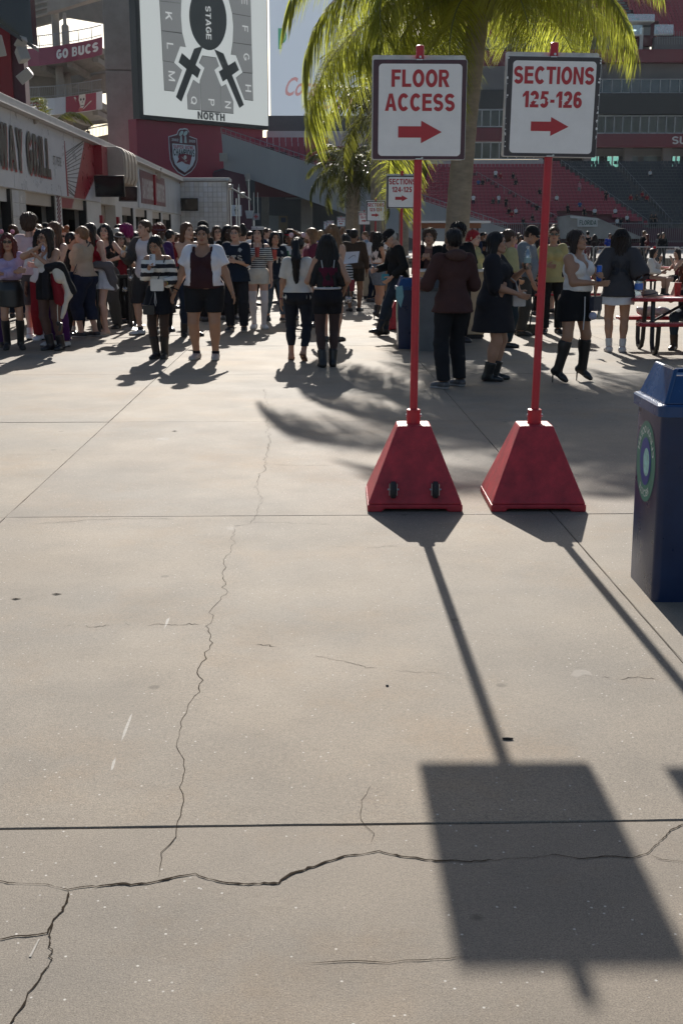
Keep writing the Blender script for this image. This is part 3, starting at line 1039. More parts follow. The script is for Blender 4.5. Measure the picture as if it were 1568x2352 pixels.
def mid_bin(px, py, blue, label, w=0.46):
 p = G(px, py)
 t = thing('litter_bin', label, 'litter bin', (p[0], p[1] + 0.22, 0), 0.02, 'bins beside the standing counters')
 local(t)
 m = MB()
 bin_body(m, w, 0.46, 0.86, 0.05)
 m.build('tub', BLUE if blue else GREY, t, smooth=True)
 hood_lid(t, w + 0.01, 0.47, 0.885, BLUEL if blue else DARKG)
 m = MB()
 if blue:
  pts = [(-w / 2 * 0.985 - 0.004, 0.17 * math.sin(a), 0.55 + 0.19 * math.cos(a)) for a in [2 * math.pi * q / 20 for q in range(20)]]
  m.add(pts, [tuple(range(20))])
  m.build('round_sticker', TEAL, t)
 else:
  m.box((0.12, -0.226, 0.42), (0.06, 0.004, 0.34))
  m.build('red_sticker', STRED, t)
 return t
mid_bin(948, 801, True, 'blue litter bin behind the floor access sign pole, next to the grey bin')
mid_bin(985, 806, False, 'grey litter bin with red sticker behind the floor access sign pole')
mid_bin(846, 676, True, 'far blue litter bin by the woman in denim shorts')
mid_bin(866, 680, False, 'far grey litter bin with red sticker by the woman in denim shorts')
# ------------------------------------------------------------------ standing counters
CREAM = mk('cream_laminate', (0.5, 0.40, 0.27), 0.55, var=0.08, vscale=3)
CTOP = mk('white_countertop', (0.72, 0.71, 0.68), 0.3, var=0.05)
def counter(px, py, w, label):
 p = G(px, py)
 t = thing('standing_counter', label, 'counter', (p[0], p[1] + 0.35, 0), 0.03, 'cream standing counters')
 local(t)
 m = MB()
 m.box((0, 0, 0.56), (w - 0.16, 0.56, 0.98))
 m.build('pedestal', CREAM, t, bevel=0.01)
 m = MB()
 m.box((0, 0, 0.035), (w - 0.2, 0.52, 0.07))
 m.build('plinth', RUBBER, t)
 m = MB()
 m.box((0, 0, 1.07), (w, 0.72, 0.04))
 m.build('counter_top', CTOP, t, bevel=0.008)
 return t
counter(1040, 779, 1.15, 'cream standing counter with white top behind the man in dark jacket')
counter(884, 686, 1.3, 'cream standing counter behind the woman in denim shorts')
# ------------------------------------------------------------------ food stand building along the left
WALLW = mk('painted_wall_white', (0.52, 0.51, 0.49), 0.5, var=0.1, vscale=2.2, bump=0.06, bscale=60, world_pos=True)
PANELW = mk('sign_band_white', (0.56, 0.57, 0.6), 0.3, var=0.06, vscale=1.5, world_pos=True)
TILEW = mk('glazed_white_tile', (0.58, 0.57, 0.56), 0.22, var=0.1, vscale=3.0, world_pos=True)
BEIGE = mk('beige_metal', (0.40, 0.34, 0.28), 0.45, var=0.1, vscale=2, world_pos=True)
BLOCK = mk('beige_block', (0.34, 0.29, 0.235), 0.85, var=0.15, vscale=8, bump=0.15, world_pos=True)
BLACKM = mk('black_metal', (0.018, 0.018, 0.02), 0.4, var=0.15)
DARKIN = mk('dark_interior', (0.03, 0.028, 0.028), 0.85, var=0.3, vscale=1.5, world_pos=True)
FLASH = mk('pale_roof_flashing', (0.46, 0.45, 0.44), 0.4, var=0.12, vscale=2, world_pos=True)
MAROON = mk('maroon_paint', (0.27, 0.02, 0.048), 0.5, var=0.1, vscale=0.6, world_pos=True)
REDWALL = mk('red_wall_paint', (0.18, 0.008, 0.012), 0.5, var=0.15, vscale=1.0, world_pos=True)
REDPANEL = mk('red_graphic', (0.30, 0.015, 0.03), 0.3, var=0.08, vscale=3, world_pos=True)
INK = mk('dark_ink', (0.015, 0.017, 0.022), 0.4, var=0.2, vscale=2, world_pos=True)
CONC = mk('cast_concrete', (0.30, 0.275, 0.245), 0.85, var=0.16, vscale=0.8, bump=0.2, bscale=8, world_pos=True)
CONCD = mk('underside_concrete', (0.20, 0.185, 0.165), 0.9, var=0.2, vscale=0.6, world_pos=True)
RAILM = mk('rail_steel', (0.28, 0.29, 0.3), 0.45, metal=0.6, var=0.1)
SCREENOFF = mk('switched_off_screen', (0.01, 0.011, 0.014), 0.12, var=0.3, vscale=2, world_pos=True)
SPKW = mk('speaker_cream', (0.36, 0.34, 0.31), 0.5, var=0.08)
A = Plane(TV * -6.5, 91.5)
fs_loc = A.pt(20, 0)
stand = thing('food_stand', 'long white food stand building with grill lettering along the left side', 'building', fs_loc)
openings = [(20.0, 26.75), (28.05, 31.25), (32.1, 35.6), (42.3, 44.9), (45.6, 48.6), (50.4, 53.2), (53.9, 57.0)]
piers = [(26.75, 28.05), (31.25, 32.1), (35.6, 38.1), (40.9, 42.3), (44.9, 45.6), (48.6, 50.4), (53.2, 53.9), (57.0, 61.4)]
for a, b in piers:
 m = MB()
 m.pbox(A, a, b, 0, 2.6, -0.35, 0.0)
 m.build('wall_pier', WALLW, stand)
m = MB()
m.pbox(A, 20, 61.4, 2.6, 4.28, -0.35, -0.02)
m.build('upper_wall', WALLW, stand)
band = None
for k, (a, b) in enumerate(((20.0, 26.9), (26.93, 32.55), (32.58, 37.86))):
 m = MB()
 m.pbox(A, a, b, 2.62, 4.25, -0.02, 0.05)
 m.build('sign_panel', PANELW, stand)
m = MB()
m.pbox(A, 46.4, 61.3, 2.66, 4.15, -0.02, 0.04)
m.build('sign_panel', mk('weathered_panel', (0.46, 0.48, 0.5), 0.35, var=0.22, vscale=1.2, world_pos=True, stretch=(1, 1, 0.25)), stand)
m = MB()
m.pbox(A, 19.8, 61.6, 4.26, 4.29, -0.4, 0.24)
m.pbox(A, 19.8, 61.6, 4.29, 4.47, -0.5, 0.20)
m.build('roof_edge', FLASH, stand, bevel=0.012)
m = MB()
m.pbox(A, 20, 61.4, 4.10, 4.2, -8.0, -0.5)
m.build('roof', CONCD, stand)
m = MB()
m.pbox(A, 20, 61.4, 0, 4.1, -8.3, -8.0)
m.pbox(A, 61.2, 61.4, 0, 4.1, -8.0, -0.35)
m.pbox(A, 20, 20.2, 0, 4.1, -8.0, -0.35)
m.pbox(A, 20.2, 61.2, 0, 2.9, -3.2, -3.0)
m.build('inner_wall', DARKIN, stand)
for a, b in openings:
 m = MB()
 m.pbox(A, a, b, 2.33, 2.6, -0.30, -0.06)
 sh = m.build('shutter_box', BEIGE if a > 28 else WALLW, stand)
 m = MB()
 m.pbox(A, a, b, 0, 1.02, -0.32, -0.08)
 m.pbox(A, a - 0.04, b + 0.04, 1.02, 1.08, -0.6, 0.1)
 m.build('serving_counter', STEEL, stand)
 m = MB()
 m.pbox(A, b - 0.16, b, 1.08, 2.6, -0.2, 0.015)
 m.build('black_post', BLACKM, stand)
 m = MB()
 m.pbox(A, a + 0.5, a + 0.8, 1.08, 2.2, -2.6, -2.3)
 m.build('equipment', BLACKM, stand)
 m = MB()
 m.pbox(A, a + 1.4, min(a + 2.4, b - .3), 1.08, 1.9, -2.9, -2.4)
 m.build('equipment', mk('kitchen_grey', (0.10, 0.10, 0.105), 0.4, var=0.2), stand)
for a in (28.9, 33.0):
 m = MB()
 m.pbox(A, a, a + 1.2, 1.75, 2.25, -2.3, -2.25)
 m.build('menu_board', SCREENOFF, stand)
tile_me = None
def tile_wall(pl, a0, a1, b0, b1, off, w, h, gap=0.012, name='tile', parent=None):
 mats = [TILEW, mk('glazed_tile_warm', (0.55, 0.53, 0.5), 0.25, var=0.1, vscale=3.0, world_pos=True), mk('glazed_tile_cool', (0.60, 0.6, 0.61), 0.2, var=0.1, vscale=3.0, world_pos=True)]
 n1, n2 = max(1, round((a1 - a0) / w)), max(1, round((b1 - b0) / h))
 w, h = (a1 - a0) / n1, (b1 - b0) / n2
 proto = {}
 u, n_ = pl.u, pl.n
 L0 = WLOC[parent.name]
 for i in range(n1):
  for j in range(n2):
   q = rs.choice((0, 0, 0, 1, 2))
   if q not in proto:
    m = MB()
    c = 0.006
    x0, x1, z0, z1 = -w / 2 + gap / 2, w / 2 - gap / 2, -h / 2 + gap / 2, h / 2 - gap / 2
    P = lambda x, z, o: u * x + n_ * o + np.array([0, 0, z])
    m.add([P(x0, z0, 0), P(x1, z0, 0), P(x1, z1, 0), P(x0, z1, 0), P(x0 + c, z0 + c, 0.012), P(x1 - c, z0 + c, 0.012), P(x1 - c, z1 - c, 0.012), P(x0 + c, z1 - c, 0.012)],
                      [(4, 5, 6, 7), (0, 1, 5, 4), (1, 2, 6, 5), (2, 3, 7, 6), (3, 0, 4, 7)])
    proto[q] = m.mesh(name, mats[q])
   o = bpy.data.objects.new(name, proto[q])
   link(o, parent)
   o.location = pl.pt(a0 + (i + .5) * w, b0 + (j + .5) * h, off + rs.uniform(0, 0.003)) - L0
tile_wall(A, 26.77, 28.03, 0.0, 2.6, 0.002, 0.63, 0.29, parent=stand)
Bk = Plane(A.pt(61.4, 0), 1.5)
m = MB()
m.pbox(Bk, 0.0, 2.35, 0, 4.3, -1.5, -0.0)
m.build('end_block', mk('grout_grey', (0.3, 0.29, 0.28), 0.9, var=0.1, world_pos=True), stand)
tile_wall(Bk, 0.02, 2.33, 0.1, 4.25, 0.002, 0.24, 0.24, parent=stand)
m = MB()
m.pbox(Bk, -0.2, 2.5, 4.3, 4.45, -1.6, 0.12)
m.build('end_block_coping', FLASH, stand, bevel=0.01)
m = MB()
m.pbox(A, 38.1, 40.9, 0, 2.6, -0.5, -0.36)
dr = m.build('block_recess', BLOCK, stand)
for j in range(12):
 for i in range(4):
  m = MB()
  o_ = 0.35 if j % 2 else 0
  a0 = 38.11 + i * 0.7 - o_
  a1 = min(40.89, a0 + 0.685)
  a0 = max(38.11, a0)
  if a1 - a0 < 0.05:
   continue
  m.pbox(A, a0, a1, j * 0.215 + 0.004, j * 0.215 + 0.205, -0.36, -0.335 + rs.uniform(0, 0.004))
  m.build('block', BLOCK, dr)
m = MB()
for k in range(26):
 z = 0.05 + k * 0.1
 m.prism([A.pt(31.45, z, 0.028), A.pt(31.85, z + 0.16, 0.028), A.pt(31.85, z + 0.2, 0.028), A.pt(31.45, z + 0.04, 0.028)], [A.pt(31.45, z, 0.01), A.pt(31.85, z + 0.16, 0.01), A.pt(31.85, z + 0.2, 0.01), A.pt(31.45, z + 0.04, 0.01)])
m.build('diagonal_stripe_trim', mk('stripe_red', (0.28, 0.12, 0.12), 0.5), stand)
for s_, a0, a1 in (('GATEWAY', 23.1, 27.78), ('GRILL', 28.16, 30.65)):
 m = MB()
 text_to(m, s_, B2, A.pt(a0 + 0.09, 2.95, 0.062), A.u, [0, 0, 1], a1 - a0, 0.95)
 m.build('letter_shadow', REDPANEL, stand)
 m = MB()
 text_to(m, s_, B2, A.pt(a0, 3.0, 0.075), A.u, [0, 0, 1], a1 - a0, 0.95)
 m.build('lettering', INK, stand)
m = MB()
text_to(m, 'ST. PETE', B0, A.pt(31.04, 3.36, 0.06), A.u, [0, 0, 1], 1.0, 0.22)
m.build('small_lettering', INK, stand)
m = MB()
m.pprism(A, [(32.66, 2.64), (32.80, 2.64), (32.72, 3.4), (32.62, 4.05), (32.60, 3.4)], 0.05, 0.062)
m.pprism(A, [(33.57, 2.63), (35.17, 2.63), (37.84, 3.62), (37.84, 4.24), (35.53, 4.24)], 0.05, 0.058)
m.build('bridge_graphic', REDPANEL, stand)
m = MB()
for k in range(15):
 t = k / 14
 z0 = 2.75 + 1.0 * t
 z1 = 2.66 + 1.57 * max(0, (t * 1.25 - .12))
 a1 = 33.6 + 1.95 * t
 if z1 > 4.22:
  a1 -= (z1 - 4.22) * 1.2
  z1 = 4.22
 m.prism([A.pt(32.75, z0, 0.06), A.pt(a1 - .05, z1, 0.06), A.pt(a1 - .05, z1 + 0.02, 0.06), A.pt(32.75, z0 + 0.02, 0.06)], [A.pt(32.75, z0, 0.051), A.pt(a1 - .05, z1, 0.051), A.pt(a1 - .05, z1 + 0.02, 0.051), A.pt(32.75, z0 + 0.02, 0.051)])
m.build('cable_line', INK, stand)
m = MB()
m.pbox(A, 36.9, 37.86, 3.4, 4.25, 0.058, 0.30)
m.build('red_end_cap', REDPANEL, stand)
m = MB()
m.pprism(A, [(32.1, 2.34), (33.7, 2.34), (34.1, 2.6), (32.1, 2.6)], -0.06, -0.05)
m.build('red_shutter_graphic', REDPANEL, stand)
m = MB()
m.pprism(A, [(46.7, 3.85), (46.8, 4.08), (54.5, 4.08), (54.75, 3.75), (54.75, 2.88), (50, 2.86), (46.9, 2.84), (47.0, 3.2)], 0.04, 0.055)
bsn = m.build('burrito_sign', mk('burrito_maroon', (0.16, 0.05, 0.055), 0.35, var=0.15, vscale=2, world_pos=True), stand)
m = MB()
text_to(m, 'BAYSHORE', B1, A.pt(47.35, 3.02, 0.06), A.u, [0, 0, 1], 3.1, 0.78)
m.build('burrito_lettering', mk('sign_pale', (0.5, 0.48, 0.47), 0.5), bsn)
m = MB()
text_to(m, 'BURRITOS', B1, A.pt(51.2, 3.02, 0.06), A.u, [0, 0, 1], 3.1, 0.78)
m.build('burrito_lettering', mk('sign_pale', (0.5, 0.48, 0.47), 0.5), bsn)
m = MB()
m.pbox(A, 50.62, 50.95, 2.86, 4.07, 0.055, 0.14)
m.build('red_fin', REDPANEL, bsn)
hood = thing('duct_hood', 'beige metal duct hood with ribbed rounded edge on the food stand roof line', 'hood', A.pt(39.4, 3.2, 0.3))
prof = [(0.05, 4.25), (0.5, 4.25), (0.66, 4.2), (0.75, 4.08), (0.78, 3.9), (0.78, 3.4), (0.7, 3.22), (0.05, 3.2)]
m = MB()
a0, a1 = 37.95, 40.9
m.prism([A.pt(a0, z, o) for o, z in prof], [A.pt(a1, z, o) for o, z in prof])
m.build('hood_box', BEIGE, hood)
for k in range(4):
 m = MB()
 c = 38.1 + k * 0.72
 pf = [(o + (0.05 if o > .4 else 0), z + (0.05 if z > 4 else 0)) for o, z in prof]
 m.prism([A.pt(c, z, o) for o, z in pf], [A.pt(c + 0.36, z, o) for o, z in pf])
 m.build('rib', BEIGE, hood, bevel=0.02)
def television(pl, a, b, w, h, yaw, label, off=0.9):
 c = pl.pt(a, b, off)
 t = thing('television', label, 'television', c, math.radians(yaw))
 local(t)
 m = MB()
 m.box((0, 0, 0), (w, 0.07, h), rot=Matrix.Rotation(math.radians(8), 3, 'X'))
 m.build('housing', BLACKM, t, bevel=0.008)
 m = MB()
 m.box((0, -0.038, 0.0), (w - 0.06, 0.006, h - 0.07), rot=Matrix.Rotation(math.radians(8), 3, 'X'))
 m.build('screen', SCREENOFF, t)
 m = MB()
 m.tube([(0, 0.03, 0.05), (0, 0.4, 0.12), (0, 0.75, 0.12)], 0.03, 6)
 m.build('wall_bracket', BLACKM, t)
p = at(252, 427, 37.5)
A_, B_ = A.px(252, 427)
for (px, py, Y, w, h, yw, lb) in ((252, 427, 36.5, 0.9, 0.62, -4, 'black television on the food stand, left of the beige duct hood'), (294, 445, 40.5, 0.62, 0.48, 28, 'small black television under the beige duct hood'), (435, 469, 60.3, 0.86, 0.62, 4, 'black television hung on the white tiled end block')):
 p = at(px, py, Y)
 t = thing('television', lb, 'television', p, math.radians(yw))
 local(t)
 m = MB()
 m.box((0, 0, 0), (w, 0.08, h), rot=Matrix.Rotation(math.radians(8), 3, 'X'))
 m.build('housing', BLACKM, t, bevel=0.008)
 m = MB()
 m.box((0, -0.046, 0.0), (w - 0.06, 0.006, h - 0.07), rot=Matrix.Rotation(math.radians(8), 3, 'X'))
 m.build('screen', SCREENOFF, t)
 m = MB()
 m.tube([(0, 0.03, 0.05), (-0.2, 0.35, 0.12), (-0.5, 0.75, 0.14)], 0.03, 6)
 m.build('wall_bracket', BLACKM, t)
def speaker(px, py, Y, label, w=0.3, h=0.45, d=0.28, yaw=20, tilt=18, roll=0, group=None):
 p = at(px, py, Y)
 t = thing('loudspeaker', label, 'loudspeaker', p, math.radians(yaw), group)
 local(t)
 R = Matrix.Rotation(math.radians(roll), 3, 'Y') @ Matrix.Rotation(math.radians(tilt), 3, 'X')
 m = MB()
 m.prism([np.array(R) @ np.array(q) for q in ((-w / 2, -d / 2, -h / 2), (w / 2, -d / 2, -h / 2), (w / 2, -d / 2, h / 2), (-w / 2, -d / 2, h / 2))],
   [np.array(R) @ np.array(q) for q in ((-w / 3, d / 2, -h / 2.2), (w / 3, d / 2, -h / 2.2), (w / 3, d / 2, h / 2.2), (-w / 3, d / 2, h / 2.2))])
 m.build('cabinet', SPKW, t, bevel=0.02)
 m = MB()
 m.box(np.array(R) @ np.array((0, -d / 2 - 0.006, 0)), (w * 0.86, 0.008, h * 0.88), rot=R)
 m.build('grille', mk('speaker_grille', (0.32, 0.3, 0.27), 0.7, var=0.1, vscale=60), t)
 m = MB()
 m.tube([(0, d / 2 - 0.02, 0), (0.02, d / 2 + 0.15, 0.05)], 0.02, 6)
 m.build('bracket', STEEL, t)
SPG = 'cream loudspeakers on the buildings'
speaker(76, 263, 29.0, 'cream loudspeaker on the food stand roof edge above the W and A letters', 0.24, 0.36, 0.25, yaw=-20, tilt=25)
speaker(223, 372, 37, 'slim cream loudspeaker beside the bridge graphic end cap', 0.12, 0.2, 0.12)
speaker(361, 396, 52, 'cream loudspeaker above the burrito sign', 0.28, 0.5, 0.25, yaw=30, tilt=20)
for k, (px, py, lb) in enumerate(((212, 504, 'red fire alarm box left of the beige block recess'), (431 - 194, 505, 'red fire alarm box right of the beige block recess'))):
 a, b = A.px(*((230, 503) if k == 0 else (268, 506)))
 m = MB()
 m.pbox(A, a - 0.12, a + 0.12, b - 0.12, b + 0.12, 0.0, 0.09)
 tag(m.build('fire_alarm', REDPANEL, loc=A.pt(a, b, 0.0), bevel=0.01), lb, 'fire alarm')
m = MB()
q0 = Bk.pt(2.4, 4.35, 0.3)
m.tube([q0, at(520, 425, 63), at(545, 440, 66), at(575, 458, 70)], 0.05, 6)
tag(m.build('lamp_arm', STEEL, loc=q0), 'thin steel boom reaching from the tiled end block towards the tunnel', 'boom')
for px, py, Y, lb in ((513, 421, 62.5, 'white box lamp nearest the tiled block on the steel boom'), (526, 429, 64, 'white box lamp second from the tiled block on the boom'), (557, 447, 68, 'white box lamp far along the steel boom')):
 speaker(px, py, Y, lb, 0.26, 0.3, 0.2, yaw=15, tilt=10)
# ------------------------------------------------------------------ red wall and switched off screen at the top left corner
rw = thing('red_screen_tower', 'dark red wall holding a big switched off screen at the top left corner', 'screen tower', at(10, 243, 34))
pl = Plane(at(-30, 160, 34.0), 8)
m = MB()
a0 = pl.px(-60, 160)[0]
a1 = pl.px(29, 200)[0]
zb = pl.px(20, 262)[1]
m.pbox(pl, a0, a1, zb, zb + 4.6, -1.2, 0)
m.build('red_wall', REDWALL, rw)
m = MB()
m.pbox(pl, a1, a1 + 0.32, zb, zb + 2.2, -1.2, -0.15)
m.build('side_panel', mk('dark_maroon_side', (0.06, 0.01, 0.02), 0.5, var=0.15), rw)
pl2 = Plane(at(76, 102, 32.6), 0)
loc_rw = [at(76, 102, 33.5), at(68, -20, 33.5), at(-70, -20, 31.5), at(-70, 6, 31.5)]
m = MB()
m.prism(loc_rw, [p + np.array([0, 0.5, 0.05]) for p in loc_rw])
m.build('big_screen', SCREENOFF, rw)
m = MB()
e0, e1 = at(-70, 6, 31.4), at(76, 102, 33.4)
m.prism([e0, e1, e1 + [0, 0, -0.1], e0 + [0, 0, -0.1]], [p + np.array([0, 0.6, 0]) for p in (e0, e1, e1 + [0, 0, -0.1], e0 + [0, 0, -0.1])])
m.build('screen_frame', BLACKM, rw)
speaker(48, 94, 33.2, 'uppermost cream loudspeaker by the red wall under the big screen', 0.26, 0.3, 0.3, yaw=30, tilt=35, roll=30)
speaker(50, 126, 33.2, 'middle cream loudspeaker by the red wall', 0.3, 0.36, 0.3, yaw=40, tilt=-20, roll=-10)
speaker(58, 172, 33.2, 'lowest cream loudspeaker tilted on the red wall', 0.28, 0.4, 0.28, yaw=30, tilt=30, roll=50)
speaker(1, 103, 31, 'cream loudspeaker cut by the left picture edge', 0.2, 0.5, 0.2, yaw=10, roll=-10)
# ------------------------------------------------------------------ helical ramp with club banners
ramp = thing('pedestrian_ramp', 'grey concrete spiral ramp building with maroon and white banners', 'ramp building', at(140, 540, 116))
YR = 114.0
def strip(px, ty, by, Y=YR, thick=0.3):
 top = [at(x, y, Y + 6 * ((x - 140) / 140) ** 2) for x, y in zip(px, ty)]
 bot = [at(x, y, Y + 6 * ((x - 140) / 140) ** 2) for x, y in zip(px, by)]
 return top, bot
def strip_mesh(m, top, bot, thick, mi=0):
 n = len(top)
 for i in range(n - 1):
  t = np.array([0, thick, 0])
  m.hexa([bot[i], bot[i + 1], bot[i + 1] + t, bot[i] + t, top[i], top[i + 1], top[i + 1] + t, top[i] + t], mi)
XS = [20, 60, 90, 126, 150, 180, 210, 234]
up_t, up_b = [113, 111, 109, 105, 101, 96, 90, 83.5], [153, 151, 149.5, 145, 141.5, 136, 130, 123.5]
lo_t, lo_b = [228, 227, 226, 224, 221, 217, 212.5, 208.5], [264, 264, 263.5, 262, 260, 257, 253, 249.5]
BAN1 = mk('maroon_banner', (0.22, 0.045, 0.085), 0.6, var=0.12, vscale=0.5, world_pos=True)
BAN2 = mk('white_banner', (0.5, 0.52, 0.55), 0.6, var=0.1, vscale=0.4, world_pos=True)
for T_, B_, mt in ((up_t, up_b, BAN1), (lo_t, lo_b, BAN2)):
 top, bot = strip(XS, T_, B_)
 m = MB()
 strip_mesh(m, top, bot, 0.25)
 bn = m.build('banner', mt, ramp)
 m = MB()
 n = len(top)
 for i in range(n - 1):
  b0, b1 = bot[i] + [0, 0.25, 0.15], bot[i + 1] + [0, 0.25, 0.15]
  d = np.array([0, 9.0, 0])
  h = np.array([0, 0, 0.5])
  m.hexa([b0, b1, b1 + d, b0 + d, b0 + h, b1 + h, b1 + d + h, b0 + d + h])
 for i in range(0, n - 1, 2):
  b0 = bot[i] + [0, 0.6, -0.35]
  m.hexa([b0, b0 + [0.5, 0, 0], b0 + [0.5, 8, 0], b0 + [0, 8, 0], b0 + [0, 0, 0.5], b0 + [0.5, 0, .5], b0 + [0.5, 8, .5], b0 + [0, 8, .5]])
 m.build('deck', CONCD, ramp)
 rt = [p + np.array([0, 0.1, 1.05]) for p in top]
 m = MB()
 m.tube(rt, 0.045, 5)
 m.tube([p - np.array([0, 0, 0.85]) for p in rt], 0.03, 5)
 for i in range(n - 1):
  for k in range(8):
   q = rt[i] + (rt[i + 1] - rt[i]) * k / 8
   m.tube([q, q - [0, 0, 1.0]], 0.016 if k else 0.04, 4, caps=False)
 m.build('railing', RAILM, ramp)
 if mt is BAN1:
  lw = MB()
  def bend1(p):
   x = p[0]
   i = min(n - 2, max(0, sum(1 for q in top[1:-1] if q[0] < x)))
   t = (x - bot[i][0]) / (bot[i + 1][0] - bot[i][0])
   b = bot[i] + (bot[i + 1] - bot[i]) * t
   tt = top[i] + (top[i + 1] - top[i]) * t
   f = p[2]
   return b + (tt - b) * f + np.array([0, -0.04, 0])
  x0, x1 = at(128, 120, YR)[0], at(224, 110, YR + 2)[0]
  text_to(lw, 'GO BUCS', B3, (x0, 0, 0.22), (1, 0, 0), (0, 0, 1), x1 - x0, 0.56, bend=bend1)
  lw.build('banner_lettering', mk('banner_white', (0.62, 0.63, 0.64), 0.6), bn)
 else:
  x0, x1 = at(20, 240, YR + 4)[0], at(94, 240, YR)[0]
  lw = MB()
  text_to(lw, 'BUCCANEERS', B2, (x0, 0, 0.28), (1, 0, 0), (0, 0, 1), x1 - x0, 0.52, bend=bend1)
  fl = [(150, 1.0), (155, 0.72), (151, 0.5), (157, 0.2), (149, 0.0), (214, 0.0), (220, 0.99)]
  def onban(px, f, o):
   x = at(px, 235, YR + 6 * ((px - 140) / 140) ** 2)[0]
   p = bend1(np.array([x, 0, f]))
   return p + np.array([0, -o, 0])
  xs_ = [150 + 5 * q for q in range(15)]
  lw.add([onban(x_ + (4 * (q % 3 == 1) if x_ < 153 else 0), f_, .02) for q, x_ in enumerate(xs_) for f_ in (.01, .98)], [(2 * q, 2 * q + 2, 2 * q + 3, 2 * q + 1) for q in range(14)])
  lw.build('flag_emblem', mk('flag_red', (0.25, 0.03, 0.06), 0.6), bn)
  lw = MB()
  k_ = []
  sk = [(181, .98), (195, .98), (196, .7), (194, .5), (192, .3), (188, .18), (184, .3), (182, .5), (180, .7)]
  lw.add([onban(a, f, 0.07) for a, f in sk], [tuple(range(len(sk)))])
  for b0_, b1_ in (((168, .9), (184, .22)), ((207, .55), (190, .16))):
   lw.add([onban(b0_[0], b0_[1], 0.05), onban(b0_[0] + 4, b0_[1], 0.05), onban(b1_[0] + 2, b1_[1], 0.05), onban(b1_[0] - 2, b1_[1] - .04, 0.05)], [(0, 1, 2, 3)])
  lw.build('skull_emblem', mk('emblem_bone', (0.55, 0.54, 0.5), 0.6), bn)
  lw = MB()
  for ex in (185, 191.5):
   lw.add([onban(ex + 2 * math.cos(q), .70 + .08 * math.sin(q), 0.1) for q in (0, 1, 2.1, 3.1, 4.2, 5.2)], [(0, 1, 2, 3, 4, 5)])
  lw.add([onban(187, .52, .1), onban(189.5, .52, .1), onban(188.3, .6, .1)], [(0, 1, 2)])
  lw.add([onban(184.5, .36, .1), onban(192, .36, .1), onban(191.5, .32, .1), onban(185, .32, .1)], [(0, 1, 2, 3)])
  lw.build('skull_features', INK, bn)
  lw = MB()
  lw.add([onban(184.5 + 5 * math.cos(q), .12 + .11 * math.sin(q), 0.1) for q in [2 * math.pi * k / 10 for k in range(10)]], [tuple(range(10))])
  lw.build('ball_emblem', mk('flag_orange', (0.4, 0.09, 0.08), 0.6), bn)
for px, y0, y1, w, Y in ((130, 25, 108, 17, 117), (139.5, 145, 225, 17, 117), (149, 261, 345, 17, 117), (156, 150, 222, 17, 121.5), (163, 262, 345, 16, 121.5)):
 p, q = at(px, y1, Y), at(px, y0, Y)
 m = MB()
 r = w / 2 / F * Y
 m.lathe((p[0], Y, p[2] - 0.3), [(r, 0), (r, q[2] - p[2] + 0.9)], 16)
 m.build('column', CONC, ramp, smooth=True)
p, q = at(151.5, 103, 121), at(151.5, 36, 121)
m = MB()
m.lathe((p[0], 121, p[2]), [(0.36, -0.3), (0.36, (q[2] - p[2]) * 0.64), (0.32, (q[2] - p[2]) * 0.68), (0.17, (q[2] - p[2]) * 0.72), (0.17, q[2] - p[2] + .3)], 14)
m.build('slim_column', CONC, ramp, smooth=True)
def slab_px(pts, Y, thick, name, mat, parent):
 m = MB()
 f = [at(x, y, Y) for x, y in pts]
 m.prism(f, [p + np.array([0, thick, 0]) for p in f])
 return m.build(name, mat, parent)
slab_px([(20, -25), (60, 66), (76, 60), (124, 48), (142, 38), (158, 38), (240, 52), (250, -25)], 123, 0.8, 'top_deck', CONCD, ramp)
slab_px([(108, -25), (108, 27), (130, 22), (180, 7), (236, -9), (236, -25)], 115, 1.2, 'edge_beam', CONC, ramp)
for k in range(5):
 slab_px([(70, -20 + k * 14), (112, -30 + k * 14), (112, -26 + k * 14), (70, -15 + k * 14)], 121.5, 0.5, 'soffit_beam', CONC, ramp)
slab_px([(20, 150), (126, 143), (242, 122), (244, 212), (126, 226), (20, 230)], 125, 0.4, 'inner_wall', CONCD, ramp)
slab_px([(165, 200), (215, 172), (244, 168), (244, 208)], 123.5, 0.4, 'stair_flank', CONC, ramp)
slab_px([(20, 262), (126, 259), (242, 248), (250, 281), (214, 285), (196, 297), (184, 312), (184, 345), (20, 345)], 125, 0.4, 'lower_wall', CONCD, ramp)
slab_px([(180, 322), (258, 306), (258, 350), (180, 350)], 124, 0.4, 'lower_parapet', CONCD, ramp)
m = MB()
for k in range(22):
 x = 184 + k * 3.2
 m.tube([at(x, 322 - (x - 184) * .2, 123.6), at(x, 301 - (x - 184) * .25, 123.6)], 0.022, 4, caps=False)
 m.tube([at(x, 302 - (x - 184) * .25, 126.5), at(x, 278, 126.5)], 0.02, 4, caps=False)
m.tube([at(182, 301, 123.6), at(256, 282, 123.6)], 0.045, 5)
m.tube([at(184, 296, 126.5), at(256, 286, 126.5)], 0.045, 5)
m.build('lower_railing', RAILM, ramp)
tw = thing('concrete_tower', 'plain grey concrete tower between the ramp and the seat map screen', 'tower', at(280, 540, 108))
T1 = Plane(at(243, 200, 108), 3)
x0, x1 = 0.0, T1.px(314, 200)[0]
for y0, y1 in ((560, 347), (345, 161), (159, -40)):
 m = MB()
 z0 = max(0.0, T1.px(280, y0)[1])
 m.pbox(T1, x0, x1, z0, T1.px(280, y1)[1], -3.0, 0)
 m.build('concrete_block', CONC, tw, bevel=0.03)
